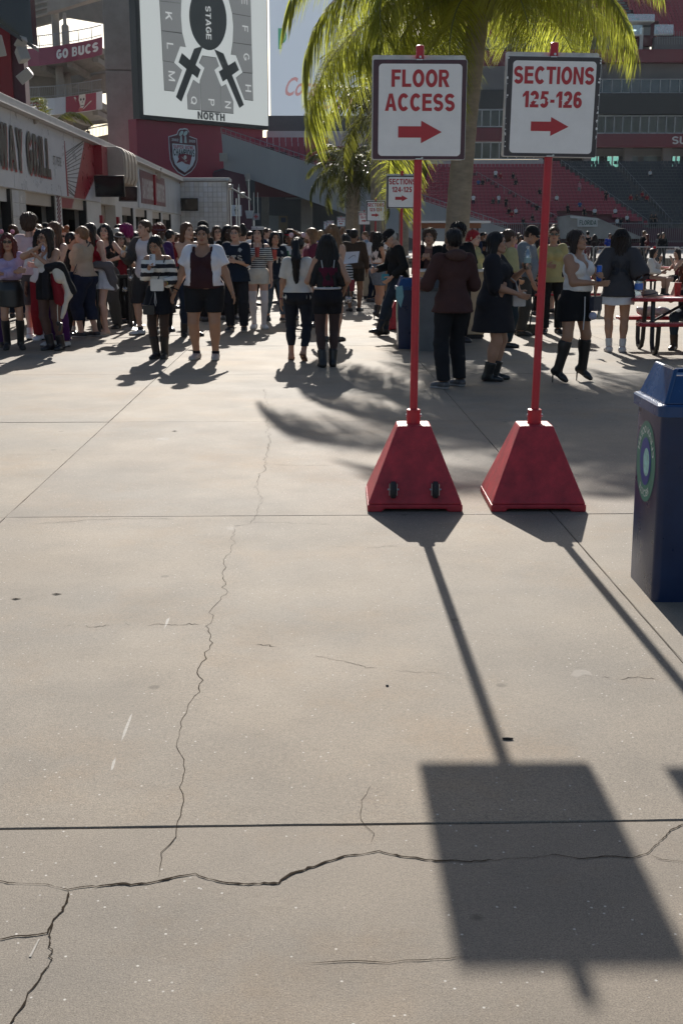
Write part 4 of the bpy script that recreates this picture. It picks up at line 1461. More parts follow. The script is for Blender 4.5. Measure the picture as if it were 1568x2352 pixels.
# ------------------------------------------------------------------ seat map screen on its maroon wall
D = Plane(at(332, 262, 100), 47)
sc = thing('scoreboard', 'big lit screen showing a grey stage seat map above the maroon wall', 'scoreboard', D.pt(7, 10.8, 0))
m = MB()
m.pbox(D, -0.45, 13.95, 10.85, 23.2, -0.9, -0.12)
m.build('screen_frame', BLACKM, sc)
LEDW = mk('lit_screen_white', (0.47, 0.49, 0.49), 0.5, var=0.05, vscale=0.5, world_pos=True)
def led(name, col, e):
 m_ = mk(name, (0.02, 0.02, 0.02), 0.4, var=0)
 b = m_.node_tree.nodes['Principled BSDF']
 b.inputs['Emission Color'].default_value = (*col, 1)
 b.inputs['Emission Strength'].default_value = e
 return m_
LW, LG, LG2, LB = led('lit_white', (0.93, 1.0, 1.0), 0.31), led('lit_grey', (0.9, 0.95, 0.97), 0.105), led('lit_edge', (0.8, 0.9, 0.9), 0.022), led('lit_black', (0.75, 0.95, 1.0), 0.010)
m = MB()
m.pbox(D, 0.0, 13.76, 11.18, 23.0, -0.12, 0.0)
m.build('lit_panel', LW, sc)
def dp(cx, cy, off):
 a, b = D.px(313.6 + cx / 5.0, cy / 5.0)
 return D.pt(a, b, off)
def screen_poly(name, pts, mat, off, parent=sc, m=None, grow=0):
 mm = m or MB()
 mm.add([dp(x, y, off) for x, y in pts], [tuple(range(len(pts)))])
 return mm
blocks = {'K': [(265, 10), (508, 35), (505, 180), (520, 372), (285, 343)], 'L': [(286, 352), (522, 384), (560, 538), (497, 528), (430, 710), (302, 690)],
          'M': [(302, 697), (425, 716), (517, 802), (430, 1042), (318, 1030)], 'J': [(258, -140), (515, -110), (508, 25), (264, 2)],
          'E': [(1060, -10), (1080, -110), (1300, -80), (1308, 182), (1098, 146)], 'F': [(1098, 155), (1308, 190), (1316, 508), (1104, 480), (1112, 300)],
          'G': [(1104, 488), (1316, 518), (1326, 832), (1215, 822), (1140, 632), (1084, 625)], 'H': [(1216, 832), (1326, 842), (1334, 1150), (1238, 1136), (1142, 890)],
          'Q': [(650, 915), (715, 962), (722, 945), (732, 1256), (588, 1246), (580, 1090)], 'P': [(755, 640), (908, 662), (942, 758), (890, 800), (955, 960), (962, 1282), (742, 1264), (728, 920), (780, 780), (718, 724)],
          'N': [(962, 968), (972, 996), (1025, 965), (1108, 1160), (1108, 1298), (970, 1284)]}
mg, me_ = MB(), MB()
for k, pts in blocks.items():
 c = np.mean(pts, axis=0)
 screen_poly('', [tuple(c + (np.array(p) - c) * 1.035) for p in pts], None, 0.02, m=me_)
 screen_poly('', pts, None, 0.04, m=mg)
me_.build('seat_block_outline', LG2, sc)
mg.build('seat_block', LG, sc)
mb_ = MB()
import math as _m
ov = []
for k in range(44):
 a = 2 * math.pi * k / 44
 ov.append((815 + 215 * math.cos(a) + 8 * math.sin(a), 200 + 372 * math.sin(a) + 20 * math.cos(a)))
screen_poly('', ov, None, 0.05, m=mb_)
for pts in ([(655, 555), (760, 520), (510, 1165), (446, 1110)], [(515, 603), (732, 795), (695, 895), (476, 712)], [(885, 560), (993, 610), (1228, 1200), (1175, 1238)], [(1128, 697), (1172, 800), (985, 935), (938, 818)]):
 screen_poly('', pts, None, 0.06, m=mb_)
mb_.build('stage_shape', LB, sc)
LLT = led('lit_letter', (0.95, 1, 1), 0.3)
def scr_text(s_, cx, cy, w, h, rot, bold, mm, off=0.08):
 k = np.linalg.norm(dp(100, 100, 0) - dp(200, 100, 0)) / 100
 kz = np.linalg.norm(dp(800, 100, 0) - dp(800, 200, 0)) / 100
 c = dp(cx, cy, off)
 if rot:
  u, v = np.array([0, 0, -1.0]) * kz, D.u * k
  o = c - u * w / 2 - v * h / 2
  q, fs, _ = TEXT[(s_, bold)]
  mm.add([o + u * a * w + v * b * h for a, b in q], fs)
 else:
  u, v = D.u * k, np.array([0, 0, 1.0]) * kz
  o = c - u * w / 2 - v * h / 2
  q, fs, _ = TEXT[(s_, bold)]
  mm.add([o + u * a * w + v * b * h for a, b in q], fs)
for s_, cx, cy, w in (('K', 363, 180, 90), ('L', 378, 525, 70), ('M', 398, 870, 112), ('E', 1232, 12, 70), ('F', 1240, 325, 70), ('G', 1255, 650, 85), ('H', 1276, 1010, 85), ('Q', 650, 1150, 95), ('P', 852, 1172, 78), ('N', 1042, 1200, 84)):
 mt_ = MB()
 scr_text(s_, cx, cy, w, 75, 90, B1, mt_)
 mt_.build('block_letter', LLT, sc)
mt_ = MB()
scr_text('STAGE', 818, 258, 385, 66, 90, B2, mt_)
mt_.build('screen_lettering', LLT, sc)
mt_ = MB()
scr_text('NORTH', 852, 1333, 345, 92, 0, B3, mt_)
mt_.build('north_lettering', LB, sc)
mw = thing('maroon_wall', 'maroon wall with a champions shield below the seat map screen', 'wall', D.pt(7, 0, -1.0))
m = MB()
m.pbox(D, -0.45, 13.6, 0, 10.85, -1.6, -0.55)
m.build('wall_face', MAROON, mw)
DM = Plane(D.pt(0, 0, -0.55), 47)
def mp_(cx, cy, off):
 a, b = DM.px(313.6 + cx / 5.0, cy / 5.0)
 return DM.pt(a, b, off)
def shape(pts, off, mat, name, parent, thick=0.04):
 m = MB()
 m.prism([mp_(x, y, off + thick) for x, y in pts], [mp_(x, y, off) for x, y in pts])
 return m.build(name, mat, parent)
SHW = mk('shield_white', (0.6, 0.64, 0.68), 0.4, var=0.04)
SHM = mk('shield_maroon', (0.10, 0.015, 0.03), 0.45, var=0.05)
SHN = mk('shield_dark', (0.02, 0.03, 0.035), 0.4)
out = [(363, 1562), (460, 1535), (478, 1490), (500, 1472), (525, 1474), (545, 1468), (580, 1475), (602, 1510), (602, 1558), (690, 1590), (697, 1720), (695, 1840), (670, 1910), (625, 1970), (545, 2020), (470, 1975), (415, 1910), (382, 1830), (372, 1720)]
def inset(pts, f):
 c = np.array([532, 1745])
 return [tuple(c + (np.array(p) - c) * f) for p in pts]
sh = shape(out, 0.0, SHW, 'shield', mw)
shape(inset(out, 0.955), 0.04, SHM, 'shield_field', sh, 0.03)
inn = [(396, 1638), (665, 1665), (672, 1730), (668, 1830), (640, 1900), (600, 1945), (548, 1985), (480, 1940), (430, 1885), (405, 1800)]
shape(inn, 0.07, SHN, 'shield_panel_edge', sh, 0.02)
shape([tuple(np.array([535, 1790]) + (np.array(p) - [535, 1790]) * .965) for p in inn], 0.09, SHW, 'shield_panel', sh, 0.02)
m = MB()
for cx in (505, 555):
 m.add([mp_(cx + 24 * math.cos(q) - 6 * math.sin(q), 1528 + 30 * math.sin(q) - 8 * math.cos(q), 0.09) for q in [2 * math.pi * k / 14 for k in range(14)]], [tuple(range(14))])
 m.add([mp_(x, y, 0.085) for x, y in ((cx - 10, 1560), (cx + 8, 1560), (cx + 14, 1640), (cx - 16, 1636))], [(0, 1, 2, 3)])
m.build('trophy_emblem', mk('trophy_silver', (0.42, 0.52, 0.53), 0.4), sh)
def m_text(s_, x0, y0, x1, y1, bold, mat, name):
 mm = MB()
 o, e = mp_(x0, y0, 0.13), mp_(x1, y1, 0.13)
 return mm, o, e
for s_, x0, y0, x1, y1, hh, bold, mat in (('2002', 393, 1615, 471, 1622, 30, B1, SHW), ('2020', 590, 1630, 664, 1636, 30, B1, SHW), ('SUPER BOWL', 414, 1700, 652, 1713, 42, B2, mk('shield_red', (0.3, 0.02, 0.05), 0.4)), ('CHAMPIONS', 414, 1785, 656, 1800, 84, B2, SHN)):
 m = MB()
 o, e = mp_(x0, y0, 0.125), mp_(x1, y1, 0.125)
 e[2] = o[2]
 u = (e - o)
 L_ = np.linalg.norm(u)
 kz = abs(mp_(500, 1700, 0)[2] - mp_(500, 1800, 0)[2]) / 100
 text_to(m, s_, bold, o, u / L_, [0, 0, 1], L_, hh * kz)
 m.build('shield_lettering', mat, sh)
m = MB()
m.add([mp_(x, y, 0.135) for x, y in ((478, 1770), (540, 1762), (622, 1780), (615, 1830), (600, 1890), (550, 1878), (510, 1850), (448, 1872), (475, 1820), (462, 1800))], [tuple(range(10))])
m.build('flag_emblem', mk('shield_flag', (0.2, 0.02, 0.04), 0.5), sh)
m = MB()
m.add([mp_(547 + 17 * math.cos(q), 1803 + 24 * math.sin(q), 0.14) for q in [2 * math.pi * k / 12 for k in range(12)]], [tuple(range(12))])
m.add([mp_(x, y, 0.14) for x, y in ((590, 1890), (597, 1890), (575, 1945), (560, 1950), (570, 1925))], [(0, 1, 2, 3, 4)])
for b0_, b1_ in (((505, 1800), (560, 1850)), ((588, 1830), (530, 1855))):
 m.add([mp_(b0_[0], b0_[1], .14), mp_(b0_[0] + 5, b0_[1] - 3, .14), mp_(b1_[0] + 4, b1_[1], .14), mp_(b1_[0], b1_[1] + 5, .14)], [(0, 1, 2, 3)])
m.build('skull_emblem', mk('emblem_bone', (0.55, 0.54, 0.5), 0.6), sh)
s2 = thing('sponsor_screen', 'pale blue screen with a green letter and red script behind the palm fronds', 'screen', at(730, 270, 118))
E2 = Plane(at(612, 200, 118), 0)
a0, a1 = E2.px(619, 100)[0], E2.px(880, 100)[0]
z0, z1 = E2.px(700, 264)[1], 24.0
m = MB()
m.pbox(E2, a0, a1, z0, z1, -0.6, 0)
m.build('lit_panel', led('lit_blue', (0.72, 0.84, 1.0), 0.30), s2)
m = MB()
m.pbox(E2, a0 - 0.3, a1 + .3, z0 - 1.75, z0, -1.2, -0.3)
m.build('screen_base', mk('dark_blue_grey', (0.06, 0.07, 0.085), 0.6, var=0.15), s2)
m = MB()
q0, q1 = E2.px(639, 112), E2.px(658, 64)
text_to(m, 'p', B3, E2.pt(q0[0], q0[1], 0.05), E2.u, [0, 0, 1], q1[0] - q0[0], q1[1] - q0[1])
m.build('green_letter', led('lit_green', (0.1, 0.42, 0.28), 0.3), s2)
m = MB()
q0, q1 = E2.px(650, 258), E2.px(722, 185)
text_to(m, 'Coca', B1, E2.pt(q0[0], q0[1] + 1.5, 0.05), E2.u, [0, 0, 1], q1[0] - q0[0], (q1[1] - q0[1]) * .6, shear=0.35)
text_to(m, 'Cola', B1, E2.pt(q0[0] + 3.4, q0[1] + .3, 0.05), E2.u, [0, 0, 1], q1[0] - q0[0], (q1[1] - q0[1]) * .6, shear=0.35)
m.build('red_script', led('lit_red', (0.68, 0.36, 0.38), 0.3), s2)
# ------------------------------------------------------------------ sloping concrete flank of the lower stand
flank = thing('stand_flank_wall', 'sloping pale concrete flank wall of the stand above the dark tunnel', 'wall', at(700, 540, 95))
m = MB()
Q = [(508, 305), (514, 386), (516, 389), (960, 552), (1165, 560), (1165, 525)]
f = [at(x, y, 95) for x, y in Q]
m.prism(f, [p + np.array([0.0, 0.6, 0]) for p in f])
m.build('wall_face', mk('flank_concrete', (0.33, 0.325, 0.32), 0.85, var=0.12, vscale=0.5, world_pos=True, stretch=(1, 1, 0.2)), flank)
m = MB()
for k in range(60):
 t = k / 59
 x, y = 508 + 657 * t, 305 + 220 * t
 p = at(x, y, 95.3)
 m.tube([p, p + [0, 0, 0.42]], 0.028 if k % 6 == 0 else 0.015, 4, caps=False)
p, q = at(508, 305, 95.3), at(1165, 525, 95.3)
m.tube([p + [0, 0, 0.42], q + [0, 0, 0.42]], 0.03, 5)
m.tube([p + [0, 0, 0.1], q + [0, 0, 0.1]], 0.02, 5)
m.build('railing', RAILM, flank)
tn = thing('tunnel', 'dark service tunnel under the stand with a pale door and pillars', 'tunnel', at(680, 540, 104))
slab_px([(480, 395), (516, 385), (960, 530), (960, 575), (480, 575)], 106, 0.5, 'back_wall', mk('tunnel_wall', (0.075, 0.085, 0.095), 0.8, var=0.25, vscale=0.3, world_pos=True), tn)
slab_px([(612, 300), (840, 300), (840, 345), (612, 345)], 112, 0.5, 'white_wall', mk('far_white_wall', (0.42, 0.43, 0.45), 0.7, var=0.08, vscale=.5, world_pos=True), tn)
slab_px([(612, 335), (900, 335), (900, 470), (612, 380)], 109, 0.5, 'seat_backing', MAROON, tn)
slab_px([(691, 445), (717, 452), (717, 570), (691, 570)], 100, 0.9, 'pillar', CONC, tn)
slab_px([(600, 420), (616, 425), (616, 570), (600, 570)], 101, 0.9, 'pillar', CONCD, tn)
slab_px([(616, 494), (640, 495), (640, 545), (616, 545)], 104, 0.15, 'door', mk('pale_door', (0.22, 0.24, 0.24), 0.6, var=0.08), tn)
bdz = slab_px([(640, 495), (660, 495), (660, 545), (640, 545)], 103.9, 0.15, 'notice_board', mk('tan_board', (0.2, 0.16, 0.11), 0.6, var=0.1), tn)
slab_px([(645, 499), (656, 499), (656, 510), (645, 510)], 103.7, 0.1, 'notice', mk('notice_blue', (0.05, 0.07, 0.12), 0.6), bdz)
m = MB()
for k in range(16):
 x = 657 + k * 4
 m.tube([at(x, 456, 99), at(x, 438, 99)], 0.02, 4, caps=False)
m.tube([at(655, 438, 99), at(719, 438, 99)], 0.035, 5)
m.tube([at(655, 456, 99), at(719, 456, 99)], 0.035, 5)
m.build('landing_railing', RAILM, tn)
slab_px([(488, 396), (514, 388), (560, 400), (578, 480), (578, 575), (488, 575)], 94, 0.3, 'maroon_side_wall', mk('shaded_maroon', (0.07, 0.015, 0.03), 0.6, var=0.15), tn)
speaker(515, 360, 94.4, 'white loudspeaker box high on the upper left end of the flank wall', 0.65, 0.62, 0.5, yaw=-10, tilt=5)
speaker(568, 406, 94.4, 'white loudspeaker under the lower edge of the flank wall', 0.36, 0.58, 0.4, yaw=10, tilt=5)
def hang_sign(name, label, px, py, w, h, Y, col, cat, draw=None):
 p = at(px, py, Y)
 t = thing(name, label, cat, p)
 local(t)
 k = Y / F
 m = MB()
 m.box((0, 0, 0), (w * k, 0.08, h * k))
 m.build('panel', col, t)
 m = MB()
 for s_ in (-1, 1):
  m.tube([(s_ * w * k * .3, 0, h * k / 2), (s_ * w * k * .3, 0, h * k / 2 + 1.3)], 0.02, 5)
 m.build('hanger', STEEL, t)
 if draw:
  draw(t, k)
 return t
def man_icon(t, k):
 m = MB()
 m.lathe((0, -0.05, 6.2 * k), [(2 * k, 0), (2 * k, 0.01)], 12, axis='y')
 pts = [(-3, 4), (3, 4), (4.2, -1), (3, -1.5), (2.2, 1.5), (2, -9), (.4, -9), (.2, -3), (-.2, -3), (-.4, -9), (-2, -9), (-2.2, 1.5), (-3, -1.5), (-4.2, -1)]
 m.prism([(x * k, -0.06, z * k) for x, z in pts], [(x * k, -0.045, z * k) for x, z in pts])
 m.build('figure_icon', INK, t)
def cross_icon(t, k):
 m = MB()
 m.box((0, -0.05, 0), (3 * k, 0.02, 9 * k))
 m.box((0, -0.052, 0), (9 * k, 0.02, 3 * k))
 m.build('cross_icon', mk('first_aid_red', (0.4, 0.06, 0.07), 0.5), t)
hang_sign('restroom_sign', 'square white restroom sign with a dark figure in front of the tunnel', 542.5, 483, 23, 24, 78, mk('sign_soft_white', (0.6, 0.62, 0.66), 0.5), 'sign', man_icon)
hang_sign('first_aid_sign', 'grey first aid sign with a red cross beside the hanging lantern', 588, 497, 15, 14, 78, mk('sign_grey', (0.3, 0.3, 0.33), 0.5), 'sign', cross_icon)
p = at(572.5, 492, 78)
t = thing('hanging_lantern', 'pale tapered lantern hanging between the restroom and first aid signs', 'lantern', p)
local(t)
m = MB()
m.hexa([(-.17, -.17, -.24), (.17, -.17, -.24), (.17, .17, -.24), (-.17, .17, -.24), (-.25, -.25, .24), (.25, -.25, .24), (.25, .25, .24), (-.25, .25, .24)])
m.build('shade', mk('lantern_white', (0.4, 0.42, 0.45), 0.5), t)
m = MB()
m.tube([(0, 0, .24), (0, 0, 2.2)], 0.03, 6)
m.build('stem', STEEL, t)
m = MB()
p = at(530, 535, 76)
for px, top in ((529, 420), (548, 430), (543, 455), (583, 505)):
 q = at(px, top, 76.5)
 m.tube([(q[0], 76.5, 0), q], 0.05, 6)
tag(m.build('steel_posts', STEEL, loc=p), 'thin steel posts carrying the restroom signs before the tunnel', 'post frame')
kp = at(1035, 515, 60)
ki = thing('kiosk', 'kiosk with thin white roof and wooden fascia behind the big palm trunk', 'kiosk', (kp[0], 61.5, 0))
local(ki)
hw = 88 / F * 60
zt = at(1035, 509, 60)[2]
m = MB()
m.box((0, 0, zt), (2 * hw, 3.2, 0.1))
m.build('roof', mk('kiosk_roof', (0.75, 0.75, 0.74), 0.4, var=0.04), ki)
m = MB()
m.box((-0.12, 0, zt - 0.18), (2 * hw - 0.65, 2.8, 0.24))
m.build('fascia', mk('kiosk_wood', (0.24, 0.10, 0.05), 0.6, var=0.2), ki)
for sx in (-1, 1):
 for sy in (-1, 1):
  m = MB()
  m.box((sx * (hw - 0.6), sy * 1.2, (zt - 0.3) / 2), (0.1, 0.1, zt - 0.3))
  m.build('post', BLACKM, ki)
m = MB()
m.box((0, -0.8, 0.55), (2 * hw - 1, 0.7, 1.1))
m.build('counter', BLOCK, ki)
# ------------------------------------------------------------------ stadium bowl on the right
SEATR = mk('red_seat_plastic', (0.30, 0.03, 0.05), 0.45, var=0.1, vscale=1, world_pos=True)
SEATD = mk('charcoal_seat_plastic', (0.028, 0.03, 0.035), 0.5, var=0.1, vscale=1, world_pos=True)
TREAD = mk('stand_tread_concrete', (0.13, 0.115, 0.115), 0.9, var=0.15, vscale=.8, world_pos=True)
TREADR = mk('stand_tread_red', (0.12, 0.035, 0.045), 0.9, var=0.15, vscale=.8, world_pos=True)
WINF = mk('white_window_frame', (0.42, 0.43, 0.45), 0.5, var=0.05)
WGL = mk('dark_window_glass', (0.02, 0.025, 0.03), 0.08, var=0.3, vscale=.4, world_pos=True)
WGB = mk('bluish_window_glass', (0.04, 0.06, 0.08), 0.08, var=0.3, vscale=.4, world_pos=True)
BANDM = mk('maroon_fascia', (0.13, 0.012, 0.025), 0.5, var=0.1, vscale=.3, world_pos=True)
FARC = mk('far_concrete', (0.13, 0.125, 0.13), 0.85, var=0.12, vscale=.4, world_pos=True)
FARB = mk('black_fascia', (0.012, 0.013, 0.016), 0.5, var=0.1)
VGL = glassy('railing_glass', (0.85, 0.92, 0.95), 0.2)
def seat_mesh(name, mat):
 m = MB()
 R = Matrix.Rotation(math.radians(-12), 3, 'X')
 m.box((0, 0.16, 0.62), (0.45, 0.05, 0.42), rot=R)
 m.box((0, 0.0, 0.42), (0.44, 0.36, 0.06), rot=Matrix.Rotation(math.radians(8), 3, 'X'))
 return m.mesh(name, mat)
SEATM = {'r': seat_mesh('stadium_seat', SEATR), 'd': seat_mesh('stadium_seat', SEATD)}
seats = []          # (x, y, z, kind, block)
ROWS, DY, DZ, YB = 20, 0.85, 0.425, 150.0
Z0 = at(1300, 522, YB)[2]
bowl = thing('lower_stand', 'lower stadium stand with red and charcoal seat sections on the right', 'grandstand', (60, YB, 0))
m, mr, ma = MB(), MB(), MB()
def sec_px(xp, yp):
 bd = 1283 + (yp - 385) / 135.0 * 215
 a1 = 1398 + (yp - 380) / 135.0 * 140
 a2 = 1080 + (yp - 405) / 110.0 * 215
 a3 = 1640
 if abs(xp - a1) < 7 or abs(xp - a2) < 3.5 or abs(xp - bd) < 3.5:
  return None
 return 'r' if xp < bd else 'd'
for r in range(ROWS):
 Y, z = YB + DY * r, Z0 + DZ * r
 xl, xr = at(880, 450, Y)[0], at(1640, 450, Y)[0]
 yp = 542 - (z + 0.45 - 1.6) / Y * F
 xb = at(1283 + (yp - 385) / 135.0 * 215, 450, Y)[0]
 mr.hexa([(xl, Y - DY / 2, z - 1.2), (xb, Y - DY / 2, z - 1.2), (xb, Y + DY / 2, z - 1.2), (xl, Y + DY / 2, z - 1.2), (xl, Y - DY / 2, z), (xb, Y - DY / 2, z), (xb, Y + DY / 2, z), (xl, Y + DY / 2, z)])
 m.hexa([(xb + 0.01, Y - DY / 2, z - 1.2), (xr, Y - DY / 2, z - 1.2), (xr, Y + DY / 2, z - 1.2), (xb + 0.01, Y + DY / 2, z - 1.2), (xb + .01, Y - DY / 2, z), (xr, Y - DY / 2, z), (xr, Y + DY / 2, z), (xb + .01, Y + DY / 2, z)])
 n = int((xr - xl) / 0.52)
 for k in range(n):
  x = xl + 0.26 + k * 0.52
  xp = CX + x / (Y * cP - (z - 1.6) * sP) * F
  if 1283 < xp < 1500 and r < 4 and xp < 1330 + (r * 0) + 150 - r * 38:
   continue           # tunnel mouth
  if r == ROWS - 1 and xp < 1250:
   continue
  s_ = sec_px(xp, yp)
  if s_:
   seats.append((x, Y, z, s_, 0))
  elif abs(xp - (1398 + (yp - 380) / 135.0 * 140)) < 7:
   ma = MB()
   ma.box((x, Y - DY / 4, z + 0.1), (0.52, DY / 2, 0.2))
   ma.build('aisle_step', FARC, bowl)
mr.build('tread', TREADR, bowl)
m.build('tread', TREAD, bowl)
for f_, n in ((lambda y: 1283 + (y - 385) / 135.0 * 215, 20), (lambda y: 1406 + (y - 380) / 135.0 * 140, 20), (lambda y: 1080 + (y - 405) / 110.0 * 215, 16)):
 m = MB()
 prev = None
 for r in range(n):
  Y, z = YB + DY * r, Z0 + DZ * r
  yp = 542 - (z + 0.45 - 1.6) / Y * F
  x = at(f_(yp), 450, Y)[0]
  q = np.array([x, Y, z + 0.95])
  m.tube([q - [0, 0, .95], q], 0.03, 4, caps=False)
  if prev is not None:
   m.tube([prev, q], 0.03, 4, caps=False)
  prev = q
 m.build('aisle_rail', RAILM, bowl)
xl, xr = at(1080, 530, 148)[0], at(1640, 530, 148)[0]
m = MB()
m.hexa([(xl, 148.6, 0), (xr, 148.6, 0), (xr, 149.2, 0), (xl, 149.2, 0), (xl, 148.6, Z0 - 0.1), (xr, 148.6, Z0 - 0.1), (xr, 149.2, Z0 - .1), (xl, 149.2, Z0 - .1)])
m.build('front_wall', mk('front_wall_maroon', (0.09, 0.03, 0.045), 0.7, var=0.15, vscale=.5, world_pos=True), bowl)
m = MB()
x = xl
while x < xr:
 m.tube([(x, 148.2, 0.8), (x, 148.2, Z0 + 0.5)], 0.02, 4, caps=False)
 x += 0.25
m.tube([(xl, 148.2, Z0 + 0.5), (xr, 148.2, Z0 + .5)], 0.04, 5)
m.tube([(xl, 148.2, 1.0), (xr, 148.2, 1.0)], 0.03, 5)
m.build('front_railing', RAILM, bowl)
tun = thing('stand_entrance', 'concrete entrance wedge with a white sign in the red seats', 'entrance', at(1380, 535, 147.5))
slab_px([(1285, 548), (1285, 497), (1312, 493), (1372, 500), (1482, 548)], 147, 1.5, 'concrete_wedge', CONC, tun)
slab_px([(1310, 495), (1372, 501), (1378, 505), (1310, 500)], 146.6, 1.9, 'coping', WALLW, tun)
pn = slab_px([(1326, 501), (1372, 503), (1372, 520), (1326, 520)], 146.7, 0.15, 'sign_panel', WALLW, tun)
m = MB()
o, e = at(1330, 516, 146.6), at(1369, 516, 146.6)
text_to(m, 'FLORIDA', B1, o, (1, 0, 0), (0, 0, 1), e[0] - o[0], 0.55)
m.build('lettering', mk('dark_green_ink', (0.02, 0.07, 0.05), 0.5), pn)
fac = thing('club_level_facade', 'dark stadium club level with window rows and maroon bands on the right', 'building', (60, 168, 0))
W1 = Plane((0, 170, 0), 0)
def bandp(x0, x1, y0, y1, mat, name, off0=-1.0, off1=0.0, pl=W1):
 m = MB()
 a0, b1 = pl.px(x0, y0)
 a1, b0 = pl.px(x1, y1)
 m.pbox(pl, a0, a1, b0, b1, off0, off1)
 return m.build(name, mat, fac)
def windows(x0, x1, y0, y1, step, glass, fw=1.6, name='window'):
 n = int(round((x1 - x0) / step))
 for k in range(n):
  xa, xb = x0 + k * step, x0 + (k + 1) * step
  m = MB()
  a0, b1 = W1.px(xa, y0)
  a1, b0 = W1.px(xb, y1)
  w = fw / F * 170
  m.pbox(W1, a0, a0 + w, b0, b1, -0.3, 0.0)
  m.pbox(W1, a0 + w, a1, b1 - w * 1.3, b1, -0.3, 0.0)
  m.pbox(W1, a0 + w, a1, b0, b0 + w * 1.3, -0.3, 0.0)
  f_ = m.build(name, WINF, fac)
  m = MB()
  m.pbox(W1, a0 + w, a1, b0 + w * 1.3, b1 - w * 1.3, -0.35, -0.25)
  m.build('pane', glass, f_)
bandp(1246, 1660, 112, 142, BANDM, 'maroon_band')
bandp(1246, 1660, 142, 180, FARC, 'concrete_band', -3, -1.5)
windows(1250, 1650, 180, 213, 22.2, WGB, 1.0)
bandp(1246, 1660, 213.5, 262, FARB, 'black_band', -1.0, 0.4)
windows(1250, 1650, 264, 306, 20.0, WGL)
bandp(1246, 1660, 307, 337, BANDM, 'maroon_band', -1, 0.5)
m = MB()
a0, b1 = W1.px(1541, 313)
a1, b0 = W1.px(1573, 331)
text_to(m, 'SU', B3, W1.pt(a0, b0, 0.55), W1.u, [0, 0, 1], a1 - a0, b1 - b0)
m.build('fascia_lettering', mk('fascia_white', (0.5, 0.5, 0.5), 0.5), fac)
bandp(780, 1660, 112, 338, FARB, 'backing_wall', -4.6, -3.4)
for x0, x1 in ((1364, 1387), (1404, 1433), (1556, 1577)):
 bandp(x0, x1, 355, 386, glassy('sky_tint_glass', (.30, .56, .62), .12), 'sky_tint_pane', -3.12, -3.08)  # panes added in open gaps; their tint dims and colours the sky behind
for x0, x1 in ((1246, 1364), (1387, 1404), (1433, 1556), (1577, 1660)):
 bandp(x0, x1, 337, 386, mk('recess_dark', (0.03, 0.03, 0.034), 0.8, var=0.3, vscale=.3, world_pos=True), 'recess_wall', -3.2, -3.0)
bandp(1246, 1660, 337, 355, FARC, 'recess_head', -3.0, -2.8)
for x in (1380, 1397, 1416, 1565):
 bandp(x, x + 1.6, 355, 382, WINF, 'opening_mullion', -3.2, -3.0)
for x in (1345, 1440, 1530, 1600):
 bandp(x, x + 16, 337, 386, FARC, 'recess_pillar', -2.4, -1.4)
for x0, x1 in ((1448, 1475), (1490, 1520)):
 bandp(x0, x1, 352, 372, WGB, 'recess_window', -2.99, -2.9)
bandp(800, 1246, 150, 205, FARC, 'concrete_band', -2.0, -0.5)
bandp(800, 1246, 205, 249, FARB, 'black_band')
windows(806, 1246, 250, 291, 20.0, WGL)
bandp(800, 1246, 293, 323, BANDM, 'maroon_band', -1, 0.3)
windows(806, 1246, 325, 365, 20.0, WGL)
bandp(800, 1246, 366, 392, mk('corner_white_wall', (0.27, 0.27, 0.29), 0.7, var=0.08), 'white_wall', -0.5, 0.3)
bandp(800, 1246, 112, 150, BANDM, 'maroon_band', -2.0, -1.0)
up = thing('upper_deck', 'upper stadium deck with red seats and a glass sided entrance', 'grandstand', (60, 172, 30))
m = MB()
ZU = at(1450, 88, 172.5)[2]
for r in range(22):
 Y, z = 172.5 + DY * r, ZU + 0.52 * r
 xl, xr = at(1000, 50, Y)[0], at(1650, 50, Y)[0]
 m.hexa([(xl, Y - DY / 2, z - 1.0), (xr, Y - DY / 2, z - 1.0), (xr, Y + DY / 2, z - 1.0), (xl, Y + DY / 2, z - 1.0), (xl, Y - DY / 2, z), (xr, Y - DY / 2, z), (xr, Y + DY / 2, z), (xl, Y + DY / 2, z)])
 n = int((xr - xl) / 0.52)
 for k in range(n):
  x = xl + .26 + k * .52
  xp = CX + x / (Y * cP - (z - 1.6) * sP) * F
  if 1425 < xp < 1510 and r < 5:
   continue
  if abs(xp - (1462 - (r - 4) * 5)) < 9 and r >= 4:
   continue
  if r < 2 and xp < 1395:
   pass
  seats.append((x, Y, z, 'r', 2))
m.build('tread', TREADR, up)
for r in range(4, 22):
 Y, z = 172.5 + DY * r, ZU + 0.52 * r
 x = at(1462 - (r - 4) * 5, 50, Y)[0]
 m = MB()
 m.box((x, Y - DY / 4, z + 0.12), (1.1, DY / 2, 0.24))
 m.build('aisle_step', FARC, up)
W2 = Plane((0, 171, 0), 0)
def upx(x0, x1, y0, y1, mat, name, o0, o1):
 m = MB()
 a0, b1 = W2.px(x0, y0)
 a1, b0 = W2.px(x1, y1)
 m.pbox(W2, a0, a1, b0, b1, o0, o1)
 return m.build(name, mat, up)
upx(840, 1440, 84, 112, FARC, 'front_wall', -1.5, 0)
upx(1503, 1650, 84, 112, FARC, 'front_wall', -1.5, 0)
upx(1440, 1503, 46, 48.5, WALLW, 'entrance_lintel', -3, 0)
upx(1440, 1503, 48.5, 112, mk('entrance_dark', (0.05, 0.055, 0.06), 0.7, var=0.2), 'entrance_back', -3.0, -2.8)
upx(1474, 1479, 60, 110, WALLW, 'entrance_post', -1.2, -0.9)
upx(1480, 1500, 55, 110, mk('entrance_grey', (0.2, 0.21, 0.22), 0.7, var=0.1), 'entrance_side', -2.5, -2.2)
upx(1432, 1474, 78, 81, WALLW, 'handrail_shelf', -0.4, 0.1)
